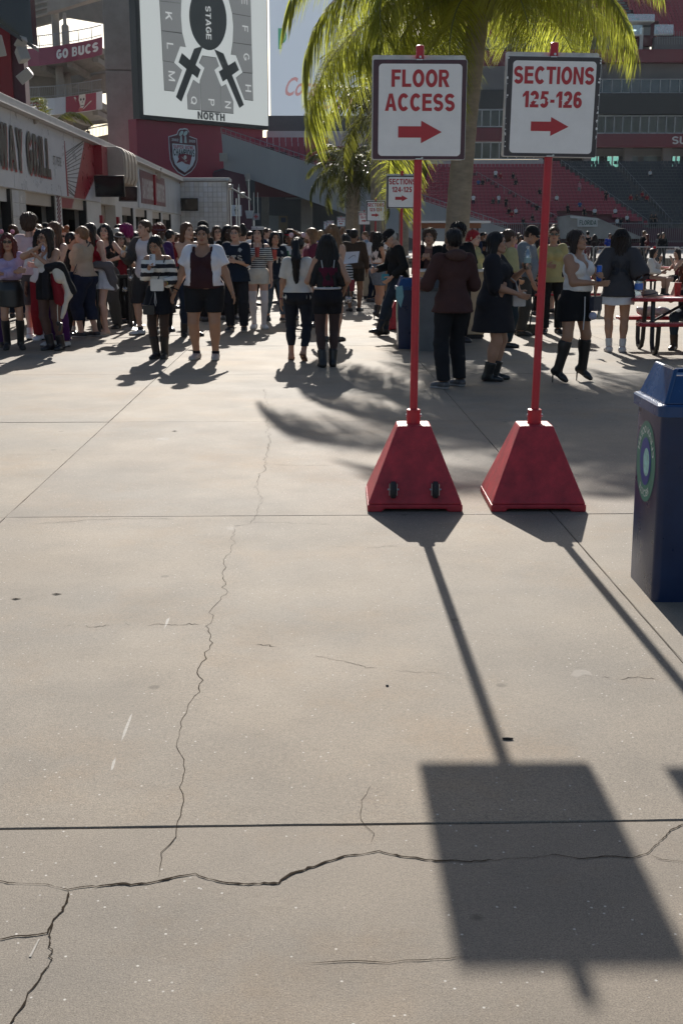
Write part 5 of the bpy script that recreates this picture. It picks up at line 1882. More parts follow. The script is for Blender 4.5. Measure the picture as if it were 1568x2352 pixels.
upx(1503, 1545, 77, 80, WALLW, 'handrail_shelf', -0.4, 0.1)
upx(1433, 1474, 56, 78, VGL, 'glass_side', -0.1, -0.05)
upx(1503, 1546, 55, 77, VGL, 'glass_side', -0.1, -0.05)
upx(1440, 1503, 31, 46, VGL, 'glass_side', -0.1, -0.05)
m = MB()
for k in range(70):
 x = 1246 + k * 5.6
 if 1432 < x < 1508:
  continue
 m.tube([at(x, 101, 170.8), at(x, 70, 170.8)], 0.02, 4, caps=False)
m.tube([at(1246, 84, 170.8), at(1434, 84, 170.8)], 0.04, 4)
m.tube([at(1508, 84, 170.8), at(1640, 84, 170.8)], 0.04, 4)
m.build('front_railing', RAILM, up)
tl_ = upx(1447, 1466, 63, 66, led('entrance_lamp_lit', (0.9, 1, 1), 1.2), 'entrance_lamp', -1.5, -1.3)
lf = thing('side_seat_rows', 'short rows of red seats rising behind the flank wall railing', 'grandstand', at(700, 400, 97))
m = MB()
for r in range(9):
 Y = 97.0 + 0.85 * r
 z = at(700, 425, 97)[2] + 0.42 * r
 xl, xr = at(585, 350, Y)[0], at(960, 350, Y)[0]
 m.hexa([(xl, Y - DY / 2, z - 0.9), (xr, Y - DY / 2, z - .9), (xr, Y + DY / 2, z - .9), (xl, Y + DY / 2, z - .9), (xl, Y - DY / 2, z), (xr, Y - DY / 2, z), (xr, Y + DY / 2, z), (xl, Y + DY / 2, z)])
 n = int((xr - xl) / 0.52)
 for k in range(n):
  x = xl + .26 + k * .52
  xp = CX + x / (Y * cP - (z - 1.6) * sP) * F
  yp = 542 - (z + .6 - 1.6) / Y * F
  if yp < 308 + (xp - 508) * .335 + 8 and xp < 760:
   seats.append((x, Y, z, 'r', 1))
m.build('tread', TREADR, lf)
seats.sort(key=lambda s_: (s_[1], abs(s_[0] - 55)))
SG_ = {1: ('small red stadium seat in the short rows behind the flank wall railing', 'red seats behind the flank wall'), 0: ('empty red stadium seat in the low rows of the lower stand', 'red seats in the lower stand'), 'd': ('empty charcoal stadium seat in the low rows of the lower stand', 'charcoal seats in the lower stand')}
vis = lambda s_: s_[0] < s_[1] * 0.292
first = [s_ for s_ in seats if vis(s_)][:300]
fset = set(id(s_) for s_ in first)
for s_ in first:
 o = bpy.data.objects.new('stadium_seat', SEATM[s_[3]])
 o.location = s_[:3]
 link(o)
 lb = SG_[1] if s_[4] == 1 else (SG_[0] if s_[3] == 'r' else SG_['d'])
 tag(o, lb[0], 'seat', lb[1])
rest = [s_ for s_ in seats if id(s_) not in fset]
V0 = np.array([v.co[:] for v in SEATM['r'].vertices])
F0 = [tuple(p.vertices) for p in SEATM['r'].polygons]
V = np.concatenate([V0 + np.array(s_[:3]) for s_ in rest])
Fs = [tuple(i + k * len(V0) for i in f) for k in range(len(rest)) for f in F0]
me = bpy.data.meshes.new('stadium_seats')
me.from_pydata(V.tolist(), [], Fs)
me.materials.append(SEATR)
me.materials.append(SEATD)
me.polygons.foreach_set('material_index', [0 if s_[3] == 'r' else 1 for s_ in rest for _ in F0])
o = bpy.data.objects.new('stadium_seats', me)
link(o)
tag(o, kind='stuff')
# ------------------------------------------------------------------ crowd barriers
BARM = mk('barrier_galvanised', (0.42, 0.43, 0.45), 0.4, metal=0.7, var=0.12, vscale=6)
def barrier_mesh():
 m = MB()
 w, h = 2.3, 1.1
 m.tube([(-w / 2, 0, 0.15), (-w / 2, 0, h - 0.1), (-w / 2 + 0.1, 0, h), (w / 2 - 0.1, 0, h), (w / 2, 0, h - 0.1), (w / 2, 0, 0.15)], 0.02, 6)
 m.tube([(-w / 2, 0, 0.2), (w / 2, 0, 0.2)], 0.018, 6)
 return m
def barrier_bars():
 m = MB()
 for k in range(1, 19):
  x = -1.15 + 2.3 * k / 19
  m.tube([(x, 0, 0.2), (x, 0, 1.1)], 0.009, 5, caps=False)
 return m
def barrier_foot(s_):
 m = MB()
 m.tube([(s_ * 0.95, -0.3, 0.015), (s_ * 0.95, 0, 0.2), (s_ * 0.95, 0.3, 0.015)], 0.018, 5)
 return m
FRM, BRM, FTM = barrier_mesh().mesh('frame', BARM), barrier_bars().mesh('bars', BARM), [barrier_foot(s_).mesh('foot', BARM) for s_ in (-1, 1)]
desc = ['left of the sign pole, far behind the seated crowd', 'right of the red sign pole, behind the picnic tables', 'behind the woman in the white top', 'behind the grey number jersey, left part', 'behind the grey number jersey, right part', 'behind the woman in the white blouse', 'by the blue bin behind the picnic table', 'at the right picture edge']
for k in range(8):
 px = 1100 + k * 66
 p = at(px + 33, 545, 62 - 0.9 * k)
 t = thing('crowd_barrier', 'grey steel crowd barrier %s' % desc[k], 'barrier', (p[0], p[1], 0), rs.uniform(-.1, .05), 'grey steel crowd barriers before the stand')
 s_ = 66 / F * (62 - .9 * k) / 2.34
 t.scale = (s_, 1, 1)
 for nm, me in (('frame', FRM), ('bars', BRM), ('foot', FTM[0]), ('foot', FTM[1])):
  link(bpy.data.objects.new(nm, me), t)
m = MB()
# ------------------------------------------------------------------ queue posts
for px, py, lb in ((302, 757, 'black queue post with pale base, nearer one behind the man in the grey shirt'), (312, 748, 'black queue post with pale base, second one behind the man in the grey shirt'), (228, 770, 'black queue post half hidden behind the beige shirt and red top')):
 p = G(px, py)
 t = thing('queue_post', lb, 'queue post', p)
 local(t)
 m = MB()
 m.lathe((0, 0, 0), [(0.18, 0), (0.18, 0.015), (0.03, 0.05)], 18)
 m.build('base', mk('queue_base', (0.4, 0.4, 0.4), 0.3, metal=0.6), t, smooth=True)
 m = MB()
 m.tube([(0, 0, 0.04), (0, 0, 0.97)], 0.033, 12)
 m.lathe((0, 0, 0.97), [(0.04, 0), (0.04, 0.06), (0.02, 0.075)], 12)
 m.build('post', BLACKM, t, smooth=True)
 m = MB()
 m.box((0.5, 0.3, 0.95), (1.05, 0.006, 0.05), rot=Matrix.Rotation(math.radians(30), 3, 'Z'))
 m.build('belt', BLACKM, t)
# ------------------------------------------------------------------ picnic tables
TRED = mk('red_coated_plank', (0.36, 0.015, 0.025), 0.28, var=0.12, vscale=8, bump=0.12, bscale=120)
TBLK = mk('black_tube', (0.014, 0.014, 0.016), 0.35, var=0.1)
def picnic(x, y, rz, L, label):
 t = thing('picnic_table', label, 'picnic table', (x, y, 0), rz, 'red picnic tables')
 local(t)
 m = MB()
 m.box((0, 0, 0.745), (L, 0.72, 0.05))
 m.build('table_top', TRED, t, bevel=0.018)
 for s_ in (-1, 1):
  m = MB()
  m.box((0, s_ * 0.66, 0.435), (L, 0.26, 0.05))
  m.build('bench', TRED, t, bevel=0.018)
 for sx in (-1, 1):
  xx = sx * (L / 2 - 0.3)
  for s_ in (-1, 1):
   m = MB()
   m.tube([(xx, s_ * 0.62, 0.41), (xx, s_ * 0.60, 0.15), (xx, s_ * 0.54, 0.05), (xx, s_ * 0.44, 0.03), (xx, s_ * 0.34, 0.06), (xx, s_ * 0.28, 0.16), (xx, s_ * 0.22, 0.72)], 0.032, 10)
   m.build('leg', TBLK, t, smooth=True)
  m = MB()
  m.tube([(xx, -0.6, 0.40), (xx, 0.6, 0.40)], 0.025, 8)
  m.build('cross_bar', TBLK, t)
  m = MB()
  m.tube([(xx, 0, 0.40), (xx - sx * 0.55, 0, 0.71)], 0.02, 8)
  m.build('brace', TBLK, t)
 return t
xl = at(1458, 680, 16.4)[0]
picnic(xl + 0.92, 16.75, -0.02, 1.85, 'red picnic table with black tube legs, nearest, by the grey number jersey')
c2 = at(1275, 600, 25)
picnic(c2[0], 25.2, 0.02, 1.9, 'red picnic table half hidden behind the woman in the white top')
c3 = at(1540, 606, 33)
picnic(c3[0] + 0.15, 33.4, 0.05, 1.9, 'far red picnic table with the woman in the white blouse')
# ------------------------------------------------------------------ palms
BARK = mk('palm_bark', (0.25, 0.21, 0.16), 0.9, var=0.25, vscale=3.5, bump=0.5, bscale=14, stretch=(1, 1, 3))
SHAFT = mk('palm_crownshaft', (0.16, 0.15, 0.09), 0.7, var=0.25, vscale=5)
LEAF = leafy('palm_leaf', (0.045, 0.06, 0.011), (0.47, 0.50, 0.075), 0.54, 0.22)
LEAFF = leafy('palm_leaf_far', (0.028, 0.04, 0.013), (0.12, 0.125, 0.02), 0.45, 0.35)
RACH = mk('palm_rachis', (0.10, 0.11, 0.03), 0.5, var=0.15)
prng = random.Random(11)
def frond_mesh(name, L, e0, droop, leaflets, seed, lw=0.026, mats=None, ll=0.62):
 r = random.Random(seed)
 n = 18
 pts, ang = [np.zeros(3)], e0
 side = r.uniform(-0.12, 0.12)
 for k in range(n):
  t = (k + 1) / n
  ang = e0 - droop * (t ** 1.25)
  st = L / n
  pts.append(pts[-1] + st * np.array([math.cos(ang), side * t, math.sin(ang)]))
 m = MB()
 m.tube(pts, [0.028 * (1 - 0.85 * k / n) + 0.003 for k in range(n + 1)], 5, mi=1)
 P = np.array(pts)
 for k in range(leaflets):
  t = 0.10 + 0.90 * (k / leaflets)
  f = t * n
  i = min(n - 1, int(f))
  p = P[i] + (P[i + 1] - P[i]) * (f - i)
  tan = P[i + 1] - P[i]
  tan /= np.linalg.norm(tan)
  s_ = 1 if k % 2 else -1
  lenf = ll * (0.55 + 0.75 * math.sin(math.pi * min(1, 0.15 + 0.75 * t))) * r.uniform(0.8, 1.15)
  lat = np.array([-tan[1] * 0, s_, 0.0])
  upv = np.array([0, 0, 1.0])
  a = r.uniform(-0.35, 0.6)
  d = lat * 0.75 + upv * a * 0.7 + tan * r.uniform(0.3, 0.7)
  d /= np.linalg.norm(d)
  q = p.copy()
  prev = None
  w0 = lw * r.uniform(0.75, 1.2)
  wd = np.cross(d, np.array([r.uniform(-.4, .4), r.uniform(-.4, .4), 1.0]))
  wd /= np.linalg.norm(wd) + 1e-9
  vs = []
  segs = 4
  for j in range(segs + 1):
   u = j / segs
   w = w0 * (0.45 + 0.55 * math.sin(math.pi * min(1, u * .9 + .1))) * (1 - u * 0.55) if j < segs else 0.0015
   vs += [q + wd * w * .5, q - wd * w * .5]
   d = d + np.array([0, 0, -1.0]) * (0.42 + 0.25 * u) * r.uniform(0.8, 1.2)
   d /= np.linalg.norm(d)
   q = q + d * (lenf / segs)
  m.add(vs, [(2 * j, 2 * j + 1, 2 * j + 3, 2 * j + 2) for j in range(segs)], 0)
 return m.mesh(name, mats or [LEAF, RACH])
def palm(label, x, y, H, r0, r1, fronds, meshes, lean=(0, 0), group='palm trees on the plaza', seed=1, lo=-0.45, hi=1.1, rings=True, az0=None, pick=None):
 r = random.Random(seed)
 t = thing('palm_tree', label, 'palm tree', (x, y, 0), 0, group)
 local(t)
 m = MB()
 n = 34 if rings else 12
 pts, rad = [], []
 for k in range(n + 1):
  u = k / n
  pts.append((lean[0] * u * u, lean[1] * u * u, H * u))
  rr = r0 + (r1 - r0) * u + 0.06 * math.exp(-u * 14)
  rad.append(rr * (1 + (0.025 if k % 2 else -0.012) * (1 if rings else 0)))
 m.tube(pts, rad, 16 if rings else 10)
 m.build('trunk', BARK, t, smooth=True)
 top = np.array([lean[0], lean[1], H])
 m = MB()
 m.lathe(top - [0, 0, 0.25], [(r1 * 1.15, 0), (r1 * 1.35, 0.25), (r1 * 1.1, 0.55), (r1 * 0.5, 0.9)], 12)
 for k in range(9):
  a = k * 2.4
  d = np.array([math.cos(a), math.sin(a), 0])
  m.tube([top + d * r1 * .8 - [0, 0, .15], top + d * (r1 + .12) + [0, 0, .25], top + d * (r1 + .3) + [0, 0, .6]], [0.07, 0.05, 0.02], 6)
 m.build('crown_shaft', SHAFT, t, smooth=True)
 for k in range(fronds):
  az = k * 2.39996 + r.uniform(-.2, .2) + (az0 or 0)
  u = k / fronds
  me = meshes[pick(az, u, k) if pick else k % len(meshes)]
  o = bpy.data.objects.new('frond', me)
  link(o, t)
  o.location = top + np.array([0, 0, 0.1 + 0.5 * u])
  lw_ = lo - (.15 if pick else 0) if not pick or math.cos(az) < -.45 else lo + .42
  tilt = lw_ + (hi - lw_) * u + r.uniform(-.1, .1)
  o.rotation_euler = (r.uniform(-.25, .25), -tilt, az)
  sc_ = r.uniform(0.88, 1.1) * (.72 if pick and u > .62 else 1) * (0.74 if pick and math.sin(az) < -.3 else 0.86 if pick and math.cos(az) > .1 else 1)
  o.scale = (sc_,) * 3
 return t
FR = [frond_mesh('frond', L_, 0.55, d_, 540, 20 + k, lw=0.018, ll=0.9) for k, (L_, d_) in enumerate(((3.7, 1.25), (3.9, 1.4), (3.8, 1.7), (4.2, 1.95), (4.4, 2.15)))]
FRS = [frond_mesh('frond', 2.6, 0.5, 1.7 + .3 * k, 90, 40 + k, lw=0.05, mats=[LEAFF, RACH]) for k in range(3)]
PX = at(1046, 480, 21.0)[0]
palm('large drooping palm behind the two near signs, its trunk between them', PX, 21.0, 5.35, 0.225, 0.17, 42, FR, lean=(0.34, 0.0), seed=4, lo=-0.62, hi=0.9, pick=lambda az, u, k: (2 + k % 3) if math.cos(az) < -.45 else k % 3)
for px, Y, H, r, lb, fr, mesh in ((862, 39.0, 5.2, 0.17, 'slim palm trunk left of the SECTIONS 123-124 sign pole', 14, FRS), (927, 44.0, 6.3, 0.19, 'slim palm behind the SECTIONS 124-125 sign', 12, FRS), (877, 50.0, 6.6, 0.17, 'thin palm just right of the SECTIONS 123-124 sign', 10, FRS),
                                  (803, 58.0, 4.3, 0.2, 'short bushy palm over the crowd, left of a twin', 18, FRS), (818, 60.0, 4.2, 0.2, 'short bushy palm over the crowd, right hand twin', 16, FRS), (958, 52.0, 6.8, 0.18, 'thin palm behind the floor access sign pole', 10, FRS)):
 palm(lb, at(px, 500, Y)[0], Y, H, r, r * .9, fr, mesh, seed=int(px), lo=-0.5, hi=1.0, rings=False)
p = at(112, 262, 62)
palm('small dark palm crown peeking over the food stand roof', p[0], 62.0, p[2] - 1.5, 0.15, 0.12, 16, FRS, seed=9, rings=False)
# ------------------------------------------------------------------ people: one blended surface per body, garments grown round it
SUNK = 0.05
def rcone(X, a, b, ra, rb):
 ba = b - a
 l2 = float(np.dot(ba, ba)) + 1e-9
 t = np.clip(((X - a) @ ba) / l2, 0, 1)
 d = X - a - t[..., None] * ba
 return np.sqrt((d * d).sum(-1)) - (ra + (rb - ra) * t)
def ellip(X, c, r, R=None):
 p = X - c
 if R is not None:
  p = p @ R
 k0 = np.sqrt(((p / r) ** 2).sum(-1))
 k1 = np.sqrt(((p / (r * r)) ** 2).sum(-1)) + 1e-6
 return k0 * (k0 - 1.0) / k1
def field(prims, h, k, pad=0.03, clip=None):
 lo, hi, bb = [], [], []
 for p in prims:
  if p[0] == 'c':
   r = max(p[3], p[4])
   l, u = np.minimum(p[1], p[2]) - r, np.maximum(p[1], p[2]) + r
  else:
   r = p[2] if p[3] is None else np.full(3, max(p[2]))
   l, u = p[1] - r, p[1] + r
  bb.append((l, u))
  lo.append(l)
  hi.append(u)
 lo, hi = np.min(lo, 0) - pad, np.max(hi, 0) + pad
 if clip is not None:
  lo, hi = np.maximum(lo, clip[0]), np.minimum(hi, clip[1])
 n = np.maximum(4, np.ceil((hi - lo) / h).astype(int) + 1)
 D = np.full(n, 0.25, np.float32)
 m = k + 2.5 * h
 for p, (l, u) in zip(prims, bb):
  i0 = np.clip(np.floor((l - m - lo) / h).astype(int), 0, n)
  i1 = np.clip(np.ceil((u + m - lo) / h).astype(int) + 1, 0, n)
  if np.any(i1 - i0 < 1):
   continue
  ax = [(lo[q] + h * np.arange(i0[q], i1[q])) for q in range(3)]
  X = np.stack(np.meshgrid(*ax, indexing='ij'), -1)
  d = rcone(X, p[1], p[2], p[3], p[4]) if p[0] == 'c' else ellip(X, p[1], p[2], p[3])
  s = D[i0[0]:i1[0], i0[1]:i1[1], i0[2]:i1[2]]
  hh = np.maximum(k - np.abs(s - d), 0) / k
  D[i0[0]:i1[0], i0[1]:i1[1], i0[2]:i1[2]] = np.minimum(s, d) - hh * hh * k * 0.25
 return D, lo, n
def coords(lo, n, h):
 return np.meshgrid(*[lo[q] + h * np.arange(n[q]) for q in range(3)], indexing='ij', sparse=True)
_E = [((0, 0, 0), (1, 0, 0)), ((0, 1, 0), (1, 1, 0)), ((0, 0, 1), (1, 0, 1)), ((0, 1, 1), (1, 1, 1)), ((0, 0, 0), (0, 1, 0)), ((1, 0, 0), (1, 1, 0)), ((0, 0, 1), (0, 1, 1)), ((1, 0, 1), (1, 1, 1)), ((0, 0, 0), (0, 0, 1)), ((1, 0, 0), (1, 0, 1)), ((0, 1, 0), (0, 1, 1)), ((1, 1, 0), (1, 1, 1))]
def nets(D, lo, h):
 D = np.pad(D, 1, constant_values=0.2)
 lo = lo - h
 s = D < 0
 c = np.zeros(np.array(D.shape) - 1, np.int8)
 for dx in (0, 1):
  for dy in (0, 1):
   for dz in (0, 1):
    c += s[dx:dx + c.shape[0], dy:dy + c.shape[1], dz:dz + c.shape[2]]
 act = (c > 0) & (c < 8)
 I = np.argwhere(act)
 if len(I) == 0:
  return np.zeros((0, 3)), np.zeros((0, 4), int)
 idx = np.full(act.shape, -1, np.int32)
 idx[act] = np.arange(len(I))
 acc, cnt = np.zeros((len(I), 3)), np.zeros(len(I))
 for a, b in _E:
  a, b = np.array(a), np.array(b)
  da, db = D[tuple((I + a).T)], D[tuple((I + b).T)]
  m = (da < 0) != (db < 0)
  t = np.where(m, da / np.where(m, da - db, 1), 0)
  acc += np.where(m[:, None], a + t[:, None] * (b - a), 0)
  cnt += m
 V = lo + h * (I + acc / cnt[:, None])
 Q = []
 for ax in range(3):
  o1, o2 = (ax + 1) % 3, (ax + 2) % 3
  sl0, sl1 = [slice(None)] * 3, [slice(None)] * 3
  sl0[ax], sl1[ax] = slice(0, -1), slice(1, None)
  ch = s[tuple(sl0)] != s[tuple(sl1)]
  E = np.argwhere(ch)
  E = E[(E[:, o1] > 0) & (E[:, o2] > 0) & (E[:, o1] < D.shape[o1] - 1) & (E[:, o2] < D.shape[o2] - 1)]
  if not len(E):
   continue
  e1, e2 = np.zeros(3, int), np.zeros(3, int)
  e1[o1], e2[o2] = 1, 1
  q = np.stack([idx[tuple((E - e1 - e2).T)], idx[tuple((E - e2).T)], idx[tuple(E.T)], idx[tuple((E - e1).T)]], 1)
  inside = s[tuple(E.T)]
  q[~inside] = q[~inside][:, ::-1]
  Q.append(q)
 Q = np.concatenate(Q)
 Q = Q[(Q >= 0).all(1)]
 return V, Q
def np_mesh(name, V, Q, mats, mi=None, smooth=True, sharp=None):
 me = bpy.data.meshes.new(name)
 Q = np.asarray(Q)
 me.vertices.add(len(V))
 me.vertices.foreach_set('co', np.asarray(V, np.float32).ravel())
 nq = len(Q)
 k = Q.shape[1] if nq else 4
 me.loops.add(nq * k)
 me.loops.foreach_set('vertex_index', Q.astype(np.int32).ravel())
 me.polygons.add(nq)
 me.polygons.foreach_set('loop_start', np.arange(nq, dtype=np.int32) * k)
 for m in mats:
  me.materials.append(m)
 if mi is not None:
  me.polygons.foreach_set('material_index', np.asarray(mi, np.int32))
 me.polygons.foreach_set('use_smooth', np.full(nq, smooth))
 me.update(calc_edges=True)
 if sharp:
  me.set_sharp_from_angle(angle=math.radians(sharp))
 return me
def np_obj(name, V, Q, mats, parent, mi=None, sharp=None):
 o = bpy.data.objects.new(name, np_mesh(name, V, Q, mats, mi, True, sharp))
 link(o, parent)
 WLOC[o.name] = np.zeros(3)
 return o
def Rx(a):
 c, s = math.cos(a), math.sin(a)
 return np.array([[1, 0, 0], [0, c, -s], [0, s, c]])
def Ry(a):
 c, s = math.cos(a), math.sin(a)
 return np.array([[c, 0, s], [0, 1, 0], [-s, 0, c]])
def Rz(a):
 c, s = math.cos(a), math.sin(a)
 return np.array([[c, -s, 0], [s, c, 0], [0, 0, 1]])
A3 = lambda *p: np.array(p, float)
def two_bone(a, target, l1, l2, pole):
 d = target - a
 L = np.linalg.norm(d)
 L2 = min(L, (l1 + l2) * 0.995)
 d = d / (L + 1e-9)
 x = (l1 * l1 - l2 * l2 + L2 * L2) / (2 * L2 + 1e-9)
 hgt = math.sqrt(max(0, l1 * l1 - x * x))
 pl = pole - d * np.dot(pole, d)
 pl = pl / (np.linalg.norm(pl) + 1e-9)
 return a + d * x + pl * hgt, a + d * L2
HEADS, HANDS = {}, {}
def head_template(h, fem):
 key = (round(h, 4), fem)
 if key in HEADS:
  return HEADS[key]
 j = 0.94 if fem else 1.0
 pr = [('e', A3(0, .014, .036), A3(.073, .092, .078), None), ('e', A3(0, -.026, -.038), A3(.058 * j, .06, .074), None), ('e', A3(0, -.066, -.088), A3(.024 * j, .018, .018), None),
          ('e', A3(.036, -.058, -.018), A3(.024, .022, .024), None), ('e', A3(-.036, -.058, -.018), A3(.024, .022, .024), None),
          ('c', A3(-.034, -.075, .026), A3(.034, -.075, .026), .012, .012), ('c', A3(-.05 * j, -.02, -.066), A3(-.018, -.062, -.088), .02, .016), ('c', A3(.05 * j, -.02, -.066), A3(.018, -.062, -.088), .02, .016),
          ('c', A3(0, .02, -.07), A3(0, .03, -.155), .05 * j, .052 * j)]
 D, lo, n = field(pr, h, .022, .035)
 pr2 = [('c', A3(0, -.084, .010), A3(0, -.104, -.024), .007, .011), ('e', A3(.011, -.094, -.028), A3(.008, .009, .007), None), ('e', A3(-.011, -.094, -.028), A3(.008, .009, .007), None),
           ('e', A3(0, -.087, -.051), A3(.023, .010, .0065), None), ('e', A3(0, -.085, -.060), A3(.019, .010, .007), None),
           ('e', A3(.076, .012, -.004), A3(.009, .017, .03), Rz(.35)), ('e', A3(-.076, .012, -.004), A3(.009, .017, .03), Rz(-.35))]
 X, Y, Z = coords(lo, n, h)
 P = np.stack(np.broadcast_arrays(X, Y, Z), -1)
 for s_ in (-1, 1):                                # eye sockets
  d = ellip(P, A3(s_ * .031, -.097, .007), A3(.017, .016, .011))
  q = np.maximum(.012 - np.abs(D + d), 0) / .012
  D = np.maximum(D, -d) + q * q * .003
 for p in pr2:
  d = rcone(P, *p[1:]) if p[0] == 'c' else ellip(P, *p[1:])
  q = np.maximum(.008 - np.abs(D - d), 0) / .008
  D = np.minimum(D, d) - q * q * .002
 V, Q = nets(D, lo, h)
 c = V[Q].mean(1)
 mi = np.zeros(len(Q), int)
 lip = (np.abs(c[:, 0]) < .021) & (c[:, 2] < -.045) & (c[:, 2] > -.067) & (c[:, 1] < -.08)
 mi[lip] = 1
 Vs, Qs, Ms = [V], [Q], [mi]
 off = len(V)
 def add(mb, m_):
  nonlocal off
  vv = np.array(mb.v)
  qq = np.array([f if len(f) == 4 else (f[0], f[1], f[2], f[2]) for f in mb.f if len(f) in (3, 4)])
  Vs.append(vv)
  Qs.append(qq + off)
  Ms.append(np.full(len(qq), m_))
  off += len(vv)
 for s_ in (-1, 1):
  b = MB()
  b.ball((s_ * .031, -.081, .006), (.0135, .011, .0085), 8)
  add(b, 4)
  b = MB()
  b.ball((s_ * .031, -.0885, .006), (.0062, .005, .0062), 8)
  add(b, 2)
  b = MB()
  b.tube([(s_ * .014, -.0905, .024), (s_ * .03, -.0895, .030), (s_ * .048, -.078, .025)], [.004, .0045, .002], 4)
  add(b, 3)
  b = MB()
  b.tube([(s_ * .017, -.0885, .0115), (s_ * .031, -.0915, .0155), (s_ * .046, -.082, .011)], [.002, .003, .0015], 4)
  add(b, 3)
 HEADS[key] = (np.concatenate(Vs), np.concatenate(Qs), np.concatenate(Ms))
 return HEADS[key]
def hand_template(kind, h):
 key = (kind, round(h, 4))
 if key in HANDS:
  return HANDS[key]
 curl = {'relaxed': .35, 'grip': 1.15, 'flat': .05, 'fist': 1.5}[kind]
 pr = [('c', A3(0, 0, -.03), A3(0, 0, .02), .024, .026), ('c', A3(-.022, 0, .02), A3(-.024, 0, .082), .016, .013), ('c', A3(0, 0, .02), A3(-.004, 0, .088), .017, .013), ('c', A3(.018, .0, .02), A3(.020, 0, .086), .016, .013)]
 for x, L, sp in ((.026, .07, .05), (.0085, .078, .015), (-.009, .072, -.02), (-.026, .057, -.06)):
  p, a = A3(x, 0, .086), 0.0
  for j, f in enumerate((.45, .32, .23)):
   a += curl * (.8, .9, .6)[j]
   q = p + L * f * A3(sp, math.sin(a), math.cos(a))
   pr.append(('c', p, q, .0092 - .001 * j, .0085 - .001 * j))
   p = q
 tc = 0.5 + 0.35 * min(1, curl)
 t0 = A3(.022, .004, .012)
 t1 = t0 + A3(.026, .014 * tc, .024)
 t2 = t1 + A3(.012, .02 * tc, .026)
 t3 = t2 + A3(-.002, .018 * tc, .02)
 pr += [('c', t0, t1, .014, .0115), ('c', t1, t2, .011, .0098), ('c', t2, t3, .0095, .008)]
 D, lo, n = field(pr, h, .007, .015)
 HANDS[key] = nets(D, lo, h)
 return HANDS[key]
SKINS = {}
def skin(tone):
 tones = {'fair': (.58, .36, .27), 'light': (.52, .315, .225), 'tan': (.42, .235, .155), 'olive': (.37, .205, .13), 'brown': (.19, .095, .055), 'dark': (.06, .032, .022)}
 if tone in SKINS:
  return SKINS[tone]
 c = tones[tone]
 m = mk('skin_' + tone, c, .5, var=.1, vscale=9, bump=.03, bscale=120, spec=.4)
 b = m.node_tree.nodes['Principled BSDF']
 b.inputs['Subsurface Weight'].default_value = .0
 lip = mk('lips_' + tone, (c[0] * .72, c[1] * .42, c[2] * .45), .4, var=.05)
 SKINS[tone] = (m, lip)
 return SKINS[tone]
EYE = mk('eye_iris', (.02, .012, .01), .15, var=0)
EYEW = mk('eye_white', (.42, .40, .38), .3, var=0)
def hairmat(col):
 c = {'black': (.008, .007, .008), 'dark': (.022, .014, .011), 'brown': (.055, .03, .018), 'chestnut': (.09, .042, .022), 'light': (.17, .095, .05), 'blond': (.34, .22, .11), 'white': (.45, .42, .37),
         'orange': (.28, .085, .025), 'red': (.30, .012, .02), 'magenta': (.22, .01, .09), 'auburn': (.10, .02, .016), 'grey': (.2, .18, .16)}[col]
 n = 'hair_' + col
 if n in MATS:
  return MATS[n]
 m = mk(n, c, .5, var=.45, vscale=40, bump=.5, bscale=70, stretch=(1.6, 1.6, .16), spec=.3)
 return m
def cloth(col, kind='cotton'):
 n = 'cloth_%s_%d_%d_%d' % (kind, int(col[0] * 999), int(col[1] * 999), int(col[2] * 999))
 if n in MATS:
  return MATS[n]
 k = {'cotton': (.9, .35, 26, .25), 'denim': (.9, .3, 40, .25), 'leather': (.35, .25, 30, .5), 'knit': (.95, .6, 90, .2), 'silk': (.45, .2, 18, .5), 'sheer': (.8, .1, 60, .3)}[kind]
 return mk(n, col, k[0], var=.12 if kind != 'denim' else .22, vscale=5 if kind != 'denim' else 12, bump=k[1], bscale=k[2], spec=k[3])
def sway(P, seed, amp):
 X, Y, Z = P[..., 0], P[..., 1], P[..., 2]
 s = seed * 1.7
 return amp * (np.sin(X * 31 + Z * 23 + s + 2 * np.sin(Z * 9 + s)) * .5 + np.sin(Y * 37 - Z * 29 + s * 2 + 1.5 * np.sin(X * 13)) * .35 + np.sin(Z * 55 + X * 21 + s) * .3)
